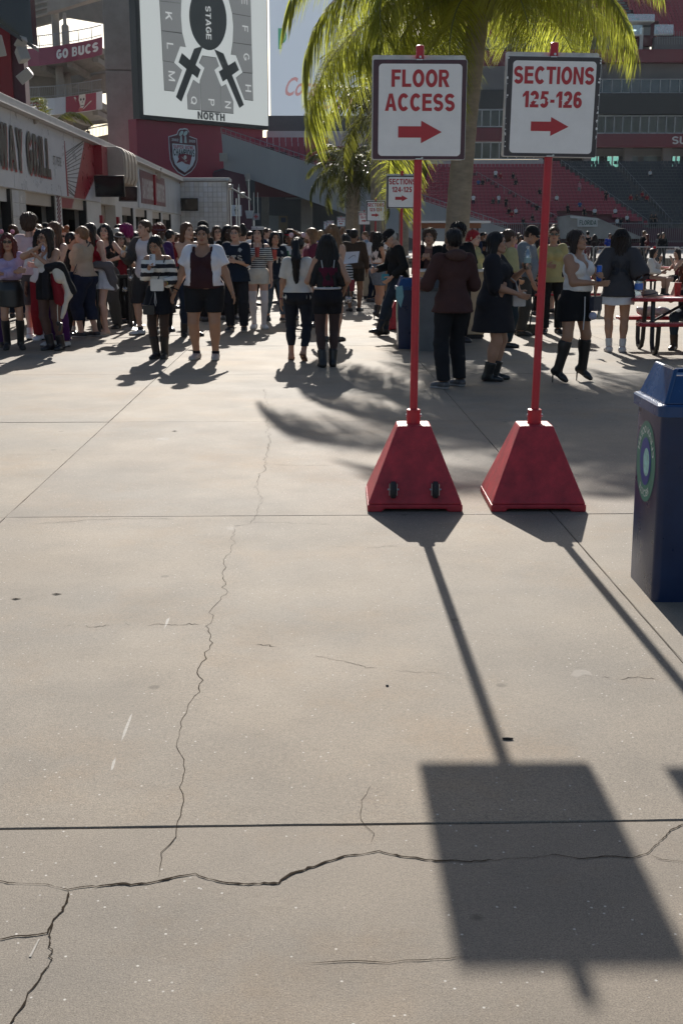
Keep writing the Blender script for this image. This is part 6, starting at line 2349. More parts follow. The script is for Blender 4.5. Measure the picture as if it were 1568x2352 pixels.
class Body:
 def __init__(s, H, build=1.0, fem=True, lean=0.0, side=0.0, twist=0.0, stance=None, seat=None, arms=None, head=(0, 0, 0), heel=0.0, shoulder=None, hips=1.0):
  s.k = k = H / 1.65
  s.b, s.fem = build, fem
  s.drop = -heel if seat is None else 0.88 - seat / k
  s.R = Rz(twist) @ Ry(side) @ Rx(lean)
  s.lean = lean
  s.hipc = A3(0, 0.0, .90 - s.drop)
  s.heel = heel
  sw = shoulder or (.150 if fem else .168)
  sw *= (0.85 + .15 * build)
  s.sw = sw
  b = build
  bt = 1 + (b - 1) * 1.0
  s.up = [('e', A3(0, 0, 1.06), A3(.122, .092, .15) * A3(bt, bt * 1.05, 1), None), ('e', A3(0, .005, 1.23), A3(.142 if fem else .165, .1, .155) * A3(bt, bt, 1), None),
    ('c', A3(-sw + .02, .012, 1.35), A3(sw - .02, .012, 1.35), .05 * bt ** .4, .05 * bt ** .4), ('c', A3(0, .02, 1.36), A3(0, 0.0, 1.47), .056 * bt ** .6, .05 * bt ** .5)]
  if fem:
   s.up += [('e', A3(.068 * bt, -.075 * bt, 1.235), A3(.066, .062, .07) * bt, None), ('e', A3(-.068 * bt, -.075 * bt, 1.235), A3(.066, .062, .07) * bt, None)]
  else:
   s.up += [('e', A3(.07, -.05, 1.27), A3(.085, .055, .08) * bt, None), ('e', A3(-.07, -.05, 1.27), A3(.085, .055, .08) * bt, None)]
  if b > 1.12:
   s.up.append(('e', A3(0, -.045 * b, 1.03), A3(.13, .105, .13) * b, None))
  hb = (1 + (b - 1) * .9) * hips
  s.hb = hb
  d = s.drop
  s.low = [('e', A3(0, .008, .93 - d), A3(.155 * hb, .112 * hb, .12), None), ('e', A3(.07 * hb, .05 * hb, .88 - d), A3(.088 * hb, .092 * hb, .095), None), ('e', A3(-.07 * hb, .05 * hb, .88 - d), A3(.088 * hb, .092 * hb, .095), None)]
  st = stance or ((.11, 0, 0, .2, 0), (-.11, 0, 0, -.2, 0))
  s.legs = []
  for i, (ax, ay, lift, yaw, pitch) in enumerate(st):
   sg = 1 if i == 0 else -1
   ank = A3(ax, ay + .02, .075 + heel + lift)
   hip = A3(sg * .082 * hb, 0.0, .88 - d)
   pole = A3(sg * .12 + math.sin(yaw) * .6, -1, .15)
   if seat is not None:
    pole = A3(sg * .15, -1.0, 1.2)
   kn, ank = two_bone(hip, ank, .425, .395, pole)
   s.legs.append((hip, kn, ank, yaw, pitch + (math.atan2(heel, .15) if heel else 0)))
  lb = 1 + (b - 1) * .8
  s.lb = lb
  s.legp = []
  for hip, kn, ank, yaw, pitch in s.legs:
   back = A3(0, .018, 0)
   cm = kn + (ank - kn) * .3 + back
   s.legp.append([('c', hip + A3(0, .005, .0), kn, .086 * lb, .053 * lb ** .8), ('c', kn, ank, .05 * lb ** .8, .036 * lb ** .5), ('e', cm, A3(.051, .053, .1) * lb ** .8, None)])
  s.footp = []
  s.footf = []
  for hip, kn, ank, yaw, pitch in s.legs:
   Rf = Rz(yaw) @ Rx(pitch)
   o = ank - Rf @ A3(0, 0.0, .075)
   s.footf.append((o, Rf))
   P = lambda x, y, z: o + Rf @ A3(x, y, z)
   s.footp.append([('c', P(0, .03, .036), P(0, .0, .065), .034, .034), ('c', P(0, .02, .04), P(0, -.105, .026), .036, .029), ('c', P(-.016, -.1, .024), P(-.012, -.155, .02), .024, .019), ('c', P(.018, -.09, .022), P(.02, -.13, .018), .022, .017)])
  s.arms = []
  ar = arms or {}
  for i, sg in enumerate((1, -1)):
   spec = ar.get('L' if sg > 0 else 'R') or ((sg * (.235 + .09 * (b - 1)), -.02, .80), 'relaxed')
   tgt, hk = A3(*spec[0]), spec[1]
   pole = A3(*(spec[2] if len(spec) > 2 else (sg * .45, .5, -.8)))
   sh = A3(sg * (sw - .002), .012, 1.345)
   el, wr = two_bone(sh, tgt, .275, .245, pole)
   s.arms.append((sh, el, wr, hk, spec[3] if len(spec) > 3 else None))
  ab = 1 + (b - 1) * .9
  s.ab = ab
  s.armp = [[('c', sh, el, .047 * ab, .037 * ab), ('c', el, wr, .038 * ab, .025 * ab ** .5)] for sh, el, wr, _, _ in s.arms]
  s.head = head
  hy, hp, hr = head
  s.Rh = Rz(hy) @ Rx(hp) @ Ry(hr)
  s.hc = A3(0, .018, 1.44) + s.Rh @ A3(0, -.028, .112)
 def U(s, V):
  if isinstance(V, tuple):
   V = A3(*V)
  return s.hipc + (V - A3(0, 0, .90)) @ s.R.T
 def up_prims(s, prims, g=0.0):
  out = []
  for p in prims:
   if p[0] == 'c':
    out.append(('c', s.U(p[1]), s.U(p[2]), p[3] + g, p[4] + g))
   else:
    out.append(('e', s.U(p[1]), p[2] + g, s.R if p[3] is None else s.R @ p[3]))
  return out
def grow(prims, g, f=1.0):
 return [('c', p[1], p[2], p[3] * f + g, p[4] * f + g) if p[0] == 'c' else ('e', p[1], p[2] * f + g, p[3]) for p in prims]
def body_mesh(B, h, tone, lod, brow):
 pr = B.up_prims(B.up) + B.low + B.legp[0] + B.legp[1] + B.footp[0] + B.footp[1] + B.up_prims(B.armp[0]) + B.up_prims(B.armp[1])
 D, lo, n = field(pr, h, .03)
 V, Q = nets(D, lo, h)
 Vs, Qs, Ms = [V], [Q], [np.zeros(len(Q), int)]
 off = len(V)
 hv, hq, hm = head_template(.0078 if lod == 0 else (.010 if lod == 1 else .016), B.fem)
 hv = B.U(B.hc + (hv * 1.05) @ B.Rh.T)
 Vs.append(hv)
 Qs.append(hq + off)
 Ms.append(hm)
 off += len(hv)
 B.hands = []
 for i, (sh, el, wr, hk, nrm) in enumerate(B.arms):
  sg = 1 if i == 0 else -1
  d = wr - el
  d = d / np.linalg.norm(d)
  nn = A3(*nrm) if nrm is not None else A3(-sg, -.25, .1)
  nn = nn - d * np.dot(nn, d)
  nn /= np.linalg.norm(nn) + 1e-9
  t = np.cross(nn, d) * sg
  M = np.stack([t, nn, d], 1)
  ctr = wr + d * .02
  B.hands.append((B.U(ctr + d * .075 + nn * .03), B.R @ M))
  if lod < 2:
   v, q = hand_template(hk, .0058 if lod == 0 else .0085)
  else:
   v, q = hand_template(hk, .013)
  v = B.U(ctr + v @ M.T)
  if sg < 0:
   q = q[:, ::-1]
  Vs.append(v)
  Qs.append(q + off)
  Ms.append(np.zeros(len(q), int))
  off += len(v)
 return np.concatenate(Vs), np.concatenate(Qs), np.concatenate(Ms)
def garment(prims, h, k=.03, cut=None, fold=0.0, seed=1, tf=None):
 D, lo, n = field(prims, h, k)
 X, Y, Z = coords(lo, n, h)
 P = np.stack(np.broadcast_arrays(X, Y, Z), -1)
 if fold:
  D = D - sway(P, seed, fold)
 if cut is not None:
  D = np.maximum(D, cut(P))
 V, Q = nets(D, lo, h)
 if tf is not None:
  V = tf(V)
 return V, Q
def cap(*a):
 r = a[0]
 for x in a[1:]:
  r = np.maximum(r, x)
 return r
def top_cut(neck, hem, arm_x=None, B=None):
 def f(P):
  x, y, z = P[..., 0], P[..., 1], P[..., 2]
  c = np.where((x / (.215 * B.b)) ** 2 + (y / (.2 * B.b)) ** 2 < 1, hem - z, -.1) if hem > .85 else hem - z
  if neck in ('crew', 'v', 'collar'):
   c = cap(c, np.minimum(.078 - np.sqrt(x * x + (y - .005) ** 2) , z - 1.36 + 0 * x) if False else np.where(z > 1.375, .078 - np.sqrt(x * x + (y - .005) ** 2), -.1), z - 1.44)
  if neck == 'v':
   c = cap(c, np.where((y < 0) & (z > 1.19), (z - 1.2) * .48 - np.abs(x), -.1))
  if neck in ('scoop', 'tank'):
   c = cap(c, .1 - np.sqrt((x / 1.0) ** 2 + ((z - 1.40) / 1.15) ** 2) - np.maximum(y, 0) * 2 - np.where(z < 1.2, 1, 0), np.where(z > 1.37, .085 - np.sqrt(x * x + (y - .005) ** 2), -.1), z - 1.425)
  if neck == 'off':
   c = cap(c, z - 1.335 - np.abs(x) * .06)
  if neck == 'strapless':
   c = cap(c, z - 1.27)
  if neck == 'halter':
   c = cap(c, np.where(y < -.0, z - 1.42 + np.maximum(0, np.abs(x) - .02) * 2.1, z - 1.16), np.where((y < 0) & (z > 1.2), (z - 1.2) * .28 - np.abs(x), -.1))
  if arm_x:
   c = cap(c, np.where(z > 1.12, np.abs(x) - arm_x - np.maximum(0, 1.30 - z) * .35, -.1))
  return c
 return f
def leg_cut(B, i, zc):
 return lambda P: zc - P[..., 2]
PERSON_N = [0]
CROSS = {'L': ((-.10, -.20, 1.10), 'relaxed', (.5, .15, -.9)), 'R': ((.10, -.22, 1.13), 'relaxed', (-.5, .15, -.9))}
def hair_build(B, style, h, seed, vol=1.0):
 r = random.Random(seed)
 pr = [('e', A3(0, .018, .042), A3(.085, .1, .084), None)]
 down = B.Rh.T @ B.R.T @ A3(0, 0, -1)
 bk = B.Rh.T @ A3(0, 1, 0)
 fr = lambda a, l, ra, rb: ('c', a, a + l, ra, rb)
 hang = 0.0
 if style in ('long', 'vlong', 'longfront', 'curly', 'waves'):
  L = {'long': .34, 'vlong': .55, 'longfront': .34, 'curly': .4, 'waves': .3}[style]
  wv = 1.35 if style in ('curly', 'waves') else 1.0
  for sx in (-1, -.5, 0, .5, 1):
   a = A3(sx * .062, .055 - abs(sx) * .04, .0)
   pr.append(('c', a, a + down * L * (1 - .15 * abs(sx)) + bk * .035 + A3(sx * (.045 if style != 'vlong' else .12) * wv, 0, 0), .042 * wv + (.012 if style == 'vlong' else 0), .026 * wv + (.012 if style == 'vlong' else 0)))
  if style in ('longfront', 'waves', 'curly'):
   for sx in (-1, 1):
    a = A3(sx * .078, -.012, .01)
    pr.append(('c', a, a + down * L * .95 + A3(sx * .03, -.035, 0), .024 * wv, .022 * wv))
 elif style == 'bob':
  for sx in (-1, -.5, 0, .5, 1):
   a = A3(sx * .066, .05 - abs(sx) * .045, .0)
   pr.append(('c', a, a + down * .12 + A3(sx * .012, 0, 0), .038, .03))
 elif style == 'short':
  pr.append(('e', A3(0, .055, -.005), A3(.07, .062, .07), None))
 elif style == 'crop':
  pr = [('e', A3(0, .018, .042), A3(.079, .098, .08), None), ('e', A3(0, .05, -.01), A3(.07, .055, .06), None)]
 elif style == 'afro':
  pr = [('e', A3(0, .03, .05), A3(.12, .12, .105), None), ('e', A3(0, .06, -.01), A3(.1, .08, .09), None)]
 elif style == 'mop':
  pr = [('e', A3(0, .02, .05), A3(.105, .115, .095), None), ('e', A3(0, .06, -.02), A3(.09, .07, .08), None)]
 elif style == 'pony':
  a = A3(0, .105, .05)
  pr += [('e', a, A3(.03, .03, .03), None), ('c', a, a + down * .2 + bk * .07, .042, .06), ('c', a + down * .2 + bk * .07, a + down * .5 + bk * .03, .06, .03)]
 elif style == 'lowpony':
  a = A3(0, .1, -.03)
  pr += [('e', A3(0, .05, .0), A3(.074, .07, .07), None), ('c', a, a + down * .2 + bk * .03, .03, .02)]
 elif style == 'bun':
  pr += [('e', A3(0, .06, .125), A3(.045, .045, .04), None), ('e', A3(0, .05, .0), A3(.074, .065, .07), None)]
 elif style == 'buns':
  pr += [('e', A3(.055, .02, .125), A3(.035, .035, .032), None), ('e', A3(-.055, .02, .125), A3(.035, .035, .032), None)]
  for sx in (-1, -.4, .4, 1):
   a = A3(sx * .066, .05 - abs(sx) * .045, .0)
   pr.append(('c', a, a + down * .28 + A3(sx * .03, 0, 0), .034, .03))
 elif style == 'braids':
  pr += [('e', A3(0, .05, .0), A3(.074, .065, .07), None)]
  for sx in (-1, 1):
   a = A3(sx * .075, .0, -.02)
   q = a + down * .3 + A3(sx * .02, -.05, 0)
   for j in range(9):
    t = j / 8
    pr.append(('e', a + (q - a) * t, A3(.019, .019, .024) * (1 - .25 * t), None))
 D, lo, n = field(pr, h, .03, .03)
 X, Y, Z = coords(lo, n, h)
 P = np.stack(np.broadcast_arrays(X, Y, Z), -1)
 face = ellip(P, A3(0, -.10, -.028), A3(.068, .082, .096))
 if style in ('crop', 'short'):
  face = np.minimum(face, ellip(P, A3(0, -.07, -.06), A3(.1, .075, .1)))
 nk = rcone(P, A3(0, -.02, -.1), A3(0, -.03, -.3), .05, .06)
 D = np.maximum(D, -np.minimum(face, nk))
 s = seed * 1.3
 ang = np.arctan2(P[..., 0], P[..., 1] - .02)
 amp = {'curly': .013, 'afro': .012, 'mop': .013, 'waves': .009}.get(style, .0065)
 D = D - amp * (np.sin(ang * 13 + s + 3 * np.sin(P[..., 2] * 16 + s)) * .6 + np.sin(ang * 22 + P[..., 2] * (60 if amp > .008 else 14)) * .5)
 V, Q = nets(D, lo, h)
 tf = lambda W: B.U(B.hc + (W * 1.05) @ B.Rh.T)
 m = MB()
 nst = 80 if h < .012 else 24
 for _ in range(nst):
  if not len(V):
   break
  p = V[r.randrange(len(V))]
  if p[1] < -.06:
   continue
  out = p - A3(0, .02, min(.04, p[2]))
  out /= np.linalg.norm(out) + 1e-9
  L = r.uniform(.02, .06) * (1.6 if amp > .008 else 1)
  d0 = out * .5 + down * r.uniform(.1, 1) + A3(r.uniform(-.4, .4), r.uniform(-.4, .4), r.uniform(-.2, .3))
  q1 = p + d0 * L * .5
  q2 = q1 + (d0 + down * .8) * L * .5
  w = np.cross(d0, out)
  w = w / (np.linalg.norm(w) + 1e-9) * .0028
  m.add([p - w, p + w, q1 + w * .8, q1 - w * .8, q2 + w * .2, q2 - w * .2], [(0, 1, 2, 3), (3, 2, 4, 5)])
 if m.v:
  Q = np.concatenate([Q, np.array(m.f) + len(V)])
  V = np.concatenate([V, np.array(m.v)])
 return tf(V), Q
def person(label, px, fy=None, top=None, Y=None, H=None, face=0, fem=True, build=1.0, tone='tan', hair=('long', 'dark'), shirt=None, bottom=None, shoes=('sneaker', (.05, .05, .055)),
           socks=None, tights=None, extras=(), lod=None, group=None, seat=None, name='person', at_pos=None, hands=None, outer=None, feet_z=0.0, hat=None, **pose):
 PERSON_N[0] += 1
 sd = PERSON_N[0]
 if at_pos is not None:
  loc = A3(*at_pos)
 elif fy is not None:
  loc = G(px, fy)
 else:
  q = at(px, 542, Y)
  loc = A3(q[0], Y, 0)
 Y = loc[1]
 if H is None:
  H = at(px, top, Y)[2]
  H = min(max(H, 1.45), 1.9) if seat is None else 1.65
 if lod is None:
  lod = 0 if Y < 19 else (1 if Y < 28 else 2)
 h = (.0145, .018, .027)[lod]
 heel = pose.pop('heel', 0.0)
 pr_ = random.Random(sd * 7 + 1)
 if 'arms' not in pose:
  ch = pr_.random()
  a_ = {}
  for key, sg in (('L', 1), ('R', -1)):
   a_[key] = ((sg * (.225 + .09 * (build - 1) + pr_.uniform(-.01, .04)), pr_.uniform(-.12, .07), .81 + pr_.uniform(0, .03)), 'relaxed')
  if ch > .5:
   key, sg = pr_.choice((('L', 1), ('R', -1)))
   a_[key] = ((sg * pr_.uniform(.0, .12), -.25, pr_.uniform(1.08, 1.25)), 'grip') if ch < .8 else ((sg * .17, -.16, .98), 'relaxed')
  elif ch < .12:
   a_ = CROSS
  pose['arms'] = a_
 if 'stance' not in pose and seat is None:
  w_ = pr_.uniform(-.06, .06)
  pose['stance'] = ((.10 + pr_.uniform(-.02, .03), w_, 0, pr_.uniform(.05, .5), 0), (-.10 - pr_.uniform(-.02, .03), -w_, 0, -pr_.uniform(.05, .5), 0))
  pose.setdefault('side', pr_.uniform(-.035, .035))
  pose.setdefault('twist', pr_.uniform(-.15, .15))
  if pose.get('head') is None:
   pose['head'] = (pr_.uniform(-.35, .35), pr_.uniform(-.05, .18), pr_.uniform(-.06, .06))
 B = Body(H - heel, build, fem, heel=heel / ((H - heel) / 1.65), seat=seat, **pose)
 k = B.k
 root = thing(name, label, 'person', tuple(loc), math.radians(face), group)
 local(root)
 SC = lambda V: V * k
 m, lip = skin(tone)
 hm = hairmat(hair[1])
 V, Q, M = body_mesh(B, h, tone, lod, hm)
 body = np_obj('body', SC(V), Q, [m, lip, EYE, hm if hair[1] not in ('magenta', 'red', 'white') else hairmat('dark'), EYEW], root, M)
 hh = (.0105, .013, .02)[lod]
 if hair[0] != 'none':
  V, Q = hair_build(B, hair[0], hh, sd)
  np_obj('hair', SC(V), Q, [hm], root)
 d = B.drop
 fold = (.0035, .003, 0)[lod]
 if shirt:
  kind, col = shirt['kind'], shirt['col']
  g = shirt.get('g', .012) + fold * .7
  mat = col if not isinstance(col, tuple) else cloth(col, shirt.get('fab', 'cotton'))
  hem = shirt.get('hem', .90)
  neck = shirt.get('neck', 'crew')
  sl = shirt.get('sleeve', .5)
  pr = grow(B.up, g)
  if hem < 1.05:
   gl = g + .017 if hem < .96 else .005
   pr += [('c', A3(0, 0, .93), A3(0, 0, 1.06), .125 * B.hb + gl, .105 * B.hb + gl), ('e', A3(0, .008, .93), A3(.155 * B.hb, .115 * B.hb, .12) + gl, None), ('e', A3(.07 * B.hb, .05 * B.hb, .88), A3(.088 * B.hb, .092 * B.hb, .095) + gl, None), ('e', A3(-.07 * B.hb, .05 * B.hb, .88), A3(.088 * B.hb, .092 * B.hb, .095) + gl, None)]
  if hem < .84:
   pr += [('c', A3(0, .01, .92), A3(0, .01, hem), .15 * B.hb + g, .165 * B.hb + g + .04)]
  if sl > 0:
   for i, (sh, el, wr, _, _) in enumerate(B.arms):
    ap = B.armp[i]
    gs = g + shirt.get('loose', .007)
    if sl <= .55:
     e = sh + (el - sh) * (sl / .5) * .95
     pr.append(('c', sh, e, .047 * B.ab + gs, .045 * B.ab + gs + shirt.get('flare', 0)))
    elif sl <= .9:
     e = el + (wr - el) * (sl - .5) * .9
     pr += [('c', sh, el, .047 * B.ab + gs, .042 * B.ab + gs), ('c', el, e, .041 * B.ab + gs, .036 * B.ab + gs)]
    else:
     pr += [('c', sh, el, .047 * B.ab + gs, .040 * B.ab + gs), ('c', el, wr + (el - wr) * .1, .040 * B.ab + gs, .030 * B.ab + gs + shirt.get('flare', 0))]
  cutf = top_cut(neck, hem, shirt.get('armhole', None if sl > 0 else B.sw - .035), B)
  if neck in ('strapless', 'halter') or shirt.get('straps'):
   pass
  if sl > 0:
   base = cutf
   ends = []
   for i, (sh, el, wr, _, _) in enumerate(B.arms):
    if sl <= .55:
     e, dd = sh + (el - sh) * (sl / .5) * .95, el - sh
    elif sl <= .9:
     e, dd = el + (wr - el) * (sl - .5) * .9, wr - el
    else:
     e, dd = wr + (el - wr) * .1, wr - el
    ends.append((e, dd / np.linalg.norm(dd)))
   def cutf(P, base=base, ends=ends):
    c = base(P)
    for e, dd in ends:
     v = P - e
     t = v @ dd
     rad = np.sqrt(np.maximum((v * v).sum(-1) - t * t, 0))
     out_ = (P[..., 0] / (.15 * B.b)) ** 2 + (P[..., 1] / (.115 * B.b)) ** 2 > 1
     c = np.where((t > 0) & (t < .09) & (rad < .10) & out_, np.maximum(c, t), c)
    return c
  V, Q = garment(pr, h, .022, cutf, fold, sd, B.U)
  so = np_obj(kind, SC(V), Q, [mat], root, sharp=55)
  if shirt.get('straps'):
   sm = MB()
   for sx in (-1, 1):
    pts = [(sx * .075, -.105 * build ** .6, 1.26), (sx * .085, -.07, 1.35), (sx * .088, .012, 1.412), (sx * .082, .085, 1.35), (sx * .07, .115 * build ** .5, 1.26)]
    sm.tube([SC(B.U(A3(*p))) for p in pts], .006 * k, 5)
   sm.build('strap', shirt['straps'], so)
  if shirt.get('trim'):
   sm = MB()
   pts = [SC(B.U(A3(.081 * math.cos(a), .005 + .081 * math.sin(a), 1.383 - .012 * math.sin(a) * -1))) for a in [2 * math.pi * q / 20 for q in range(21)]]
   sm.tube(pts, .0075 * k, 5, caps=False)
   sm.build('collar', shirt['trim'], so)
  if shirt.get('print'):
   s_, zc, w, hgt, pm, back = shirt['print']
   sm = MB()
   q, fs, _ = TEXT[s_[:2]]
   sgn = 1 if back else -1
   Vu = (V - B.hipc) @ B.R + A3(0, 0, .90)
   sel = Vu[(Vu[:, 1] * sgn > 0)]
   pts = []
   for a, b in q:
    x, z = (a - .5) * w, zc + (b - .5) * hgt
    x = -x * sgn if True else x
    x = -x if back else x
    xx = (a - .5) * w * (-1 if back else 1)
    dd = (sel[:, 0] - xx) ** 2 + (sel[:, 2] - z) ** 2
    near = np.argsort(dd)[:6]
    y = (sel[near, 1] * sgn).max() * sgn + sgn * s_[2]
    pts.append(SC(B.U(A3(xx, y, z))))
   if back:
    fs = [f[::-1] for f in fs]
   sm.add(pts, fs)
   sm.build('printed_letters', pm, so)
 if outer:
  g = outer.get('g', .026) + fold
  mat = cloth(outer['col'], outer.get('fab', 'cotton')) if isinstance(outer['col'], tuple) else outer['col']
  pr = grow(B.up, g) + [('e', A3(0, .008, .93), A3(.158 * B.hb, .115 * B.hb, .12) + g + .006, None)]
  sl = outer.get('sleeve', 1.0)
  for i, (sh, el, wr, _, _) in enumerate(B.arms):
   if sl > .6:
    pr += [('c', sh, el, .047 * B.ab + g + .01, .04 * B.ab + g + .01), ('c', el, wr + (el - wr) * .1, .04 * B.ab + g + .008, .032 * B.ab + g + .006)]
   else:
    pr += [('c', sh, sh + (el - sh) * sl * 1.9, .047 * B.ab + g + .012, .046 * B.ab + g + .014)]
  hem, op = outer.get('hem', .88), outer.get('open', .07)
  def oc(P, hem=hem, op=op):
   x, y, z = P[..., 0], P[..., 1], P[..., 2]
   c = cap(hem - z, np.where(z > 1.375, .08 - np.sqrt(x * x + (y - .01) ** 2), -.1), z - 1.445)
   if op:
    c = cap(c, np.where((y < -.01), op + .05 * np.clip(1.2 - z, 0, .3) - np.abs(x), -.1))
   for sh, el, wr, _, _ in B.arms:
    dd = (wr - el) if sl > .6 else (el - sh)
    e = (wr + (el - wr) * .1) if sl > .6 else sh + (el - sh) * sl * 1.9
    dd = dd / np.linalg.norm(dd)
    v = P - e
    t = v @ dd
    rad = np.sqrt(np.maximum((v * v).sum(-1) - t * t, 0))
    out_ = (P[..., 0] / (.16 * B.b)) ** 2 + (P[..., 1] / (.125 * B.b)) ** 2 > 1
    c = np.where((t > 0) & (t < .1) & (rad < .11) & out_, np.maximum(c, t), c)
   return c
  V, Q = garment(pr, h, .03, oc, fold * 1.3, sd + 3, B.U)
  np_obj(outer['kind'], SC(V), Q, [mat], root, sharp=55)
 if tights is not None:
  V, Q = garment(grow(B.low + B.legp[0] + B.legp[1], .006), h, .03, lambda P: cap(P[..., 2] - 1.0 + d, .05 - P[..., 2]), 0, sd)
  np_obj('tights', SC(V), Q, [cloth(tights, 'sheer')], root)
 if bottom:
  kind, col = bottom['kind'], bottom['col']
  mat = cloth(col, bottom.get('fab', 'cotton')) if isinstance(col, tuple) else col
  wz = bottom.get('waist', 1.0) - d
  g = bottom.get('g', .009) + fold * .6
  if kind in ('skirt', 'dress_skirt'):
   hem = bottom.get('hem', .6) - d
   fl = bottom.get('flare', .05)
   hb = B.hb
   zz = np.array([wz + .02, .93 - d, .86 - d, hem])
   pl_n, pl_a = bottom.get('pleats', (9, .018))
   fat = max(0, B.b - 1.08)
   r0 = .128 * B.b * (1 + fat * .5)
   X0, X1 = .34 * hb + fl, wz + .05
   nx = int(2 * X0 / h) + 4
   lo = A3(-X0, -X0, hem - .06)
   n = np.array([nx, nx, int((X1 - hem + .06) / h) + 4])
   X, Yy, Z = coords(lo, n, h)
   rx = np.interp(Z, [hem, .86 - d, .93 - d, wz], [.172 * hb + fl, .168 * hb + g + .004, .158 * hb + g, r0 + g])
   ry = np.interp(Z, [hem, .86 - d, .93 - d, wz], [.16 * hb + fl, .150 * hb + g, .128 * hb + g, r0 * (.8 + fat * 1.4) + g])
   an = np.arctan2(X, Yy)
   pf = np.clip((.95 - d - Z) / max(.05, .95 - d - hem), 0, 1)
   wav = 1 + pl_a * pf * np.sin(an * pl_n + sd) + pl_a * .4 * pf * np.sin(an * pl_n * 2.3 + sd * 2)
   D = (np.sqrt((X / (rx * wav)) ** 2 + ((Yy - .012 + fat * .2 * np.clip((Z - .88 + d) * 8, 0, 1)) / (ry * wav)) ** 2) - 1) * ry
   hz = hem + .012 * np.sin(an * 3 + sd) * (1 if fl > .03 else .4)
   D = np.maximum(D, np.maximum(hz - Z, Z - wz))
   V, Q = nets(D.astype(np.float32), lo, h)
   np_obj(bottom.get('name', 'skirt'), SC(V), Q, [mat], root, sharp=55)
  else:
   zc = {'trousers': .085, 'jeans': .085, 'leggings': .09, 'capri': .26, 'shorts': .62, 'long_shorts': .47, 'cargo_trousers': .07}[kind] if 'hem' not in bottom else bottom['hem']
   lg = g + {'cargo_trousers': .022, 'trousers': .008, 'jeans': .002, 'capri': .014, 'shorts': .014, 'long_shorts': .022, 'leggings': 0}[kind]
   pr = grow(B.low, g)
   if seat is None or True:
    pr.append(('c', A3(0, 0.0, .93 - d), A3(0, 0, wz), .12 * B.hb + g, .108 * B.hb + g))
   for i in (0, 1):
    lp = B.legp[i]
    pr += grow(lp, lg)
    if kind in ('trousers', 'cargo_trousers'):
     hip, kn, ank = B.legs[i][:3]
     pr.append(('c', kn, ank + A3(0, 0.01, -.01), .052 * B.lb + lg, .058 + lg * .6))
   if seat is None:
    ct = lambda P: cap(P[..., 2] - wz, zc - P[..., 2])
   else:
    kz = B.legs[0][1]
    if zc > .4:
     t = (zc - .4) / .5
     yk = min(B.legs[0][1][1], B.legs[1][1][1])
     ct = lambda P: cap(P[..., 2] - wz, yk * (1 - t * .8) - P[..., 1])
    else:
     ct = lambda P: cap(P[..., 2] - wz, zc - P[..., 2])
   V, Q = garment(pr, h, .03, ct, fold * 1.2, sd + 7)
   np_obj(bottom.get('name', kind), SC(V), Q, [mat], root, sharp=55)
 if socks is not None:
  for i in (0, 1):
   hip, kn, ank = B.legs[i][:3]
   f = socks[1]
   if f > 1:      # above the knee
    pr = grow(B.legp[i], .007)
    zc = kn[2] + (hip[2] - kn[2]) * (f - 1)
   else:
    pr = grow(B.legp[i], .007)
    zc = ank[2] + (kn[2] - ank[2]) * f
   V, Q = garment(pr, h, .03, lambda P: P[..., 2] - zc, 0, sd)
   np_obj('sock', SC(V), Q, [cloth(socks[0], 'knit')], root)
 if shoes:
  skind, scol = shoes[0], shoes[1]
  for i in (0, 1):
   o, Rf = B.footf[i]
   hip, kn, ank = B.legs[i][:3]
   ax = (kn - ank) / np.linalg.norm(kn - ank)
   fp = grow(B.footp[i], .010 if skind != 'sneaker' else .014)
   P = lambda x, y, z: o + Rf @ A3(x, y, z)
   if skind in ('boot', 'tallboot', 'kneeboot', 'ankleboot'):
    t = {'ankleboot': .16, 'boot': .38, 'tallboot': .62, 'kneeboot': .88}[skind]
    e = ank + (kn - ank) * (t + .12)
    sh = [('c', ank, e, .046 * B.lb ** .5 + .006, .058 * B.lb ** .7 + .006), ('e', kn + (ank - kn) * .3 + A3(0, .018, 0), A3(.051, .053, .1) * B.lb ** .8 + .012, None)]
    pr = fp + (sh if t > .5 else sh[:1])
    te = ank + (kn - ank) * t
    cut = lambda Q_: np.maximum((Q_ - te) @ ax, -((Q_ - o) @ Rf[:, 2]) - (.0 if not heel else .012))
   elif skind == 'sandal':
    pr = [('c', P(0, .025, .008), P(0, -.14, .006), .042, .044)]
    cut = lambda Q_: np.maximum((Q_ - o) @ Rf[:, 2] - .018, -((Q_ - o) @ Rf[:, 2]) + .0)
   else:
    zt = .075 if skind == 'sneaker' else .055
    pr = fp
    cut = lambda Q_: np.maximum((Q_ - o) @ Rf[:, 2] - zt - .12 * np.maximum(0, (Q_ - o) @ Rf[:, 1]), -((Q_ - o) @ Rf[:, 2]))
    if skind == 'flat':
     bs = cut
     cut = lambda Q_: np.maximum(bs(Q_), np.where(((Q_ - o) @ Rf[:, 1] > -.10), (Q_ - o) @ Rf[:, 2] - .042, -.1))
   V, Q = garment(pr, min(h, .0115), .022, cut, 0, sd)
   cz = ((V[Q].mean(1) - o) @ Rf[:, 2])
   sole = shoes[2] if len(shoes) > 2 else (.03, .03, .03)
   mi = (cz < .024).astype(int)
   nm = 'boot' if 'boot' in skind else ('sandal' if skind == 'sandal' else 'shoe')
   bo = np_obj(nm, SC(V), Q, [cloth(scol, 'leather'), cloth(sole, 'leather')], root, mi, sharp=60)
   if heel:
    hm_ = MB()
    hp = P(0, .035, .012)
    w_ = .022 if skind == 'ankleboot' else .007
    hm_.tube([SC(hp), SC(A3(hp[0], hp[1] + .004, .0))], [w_ * k * 1.5, w_ * k], 8)
    hm_.build('heel', cloth(sole, 'leather'), bo)
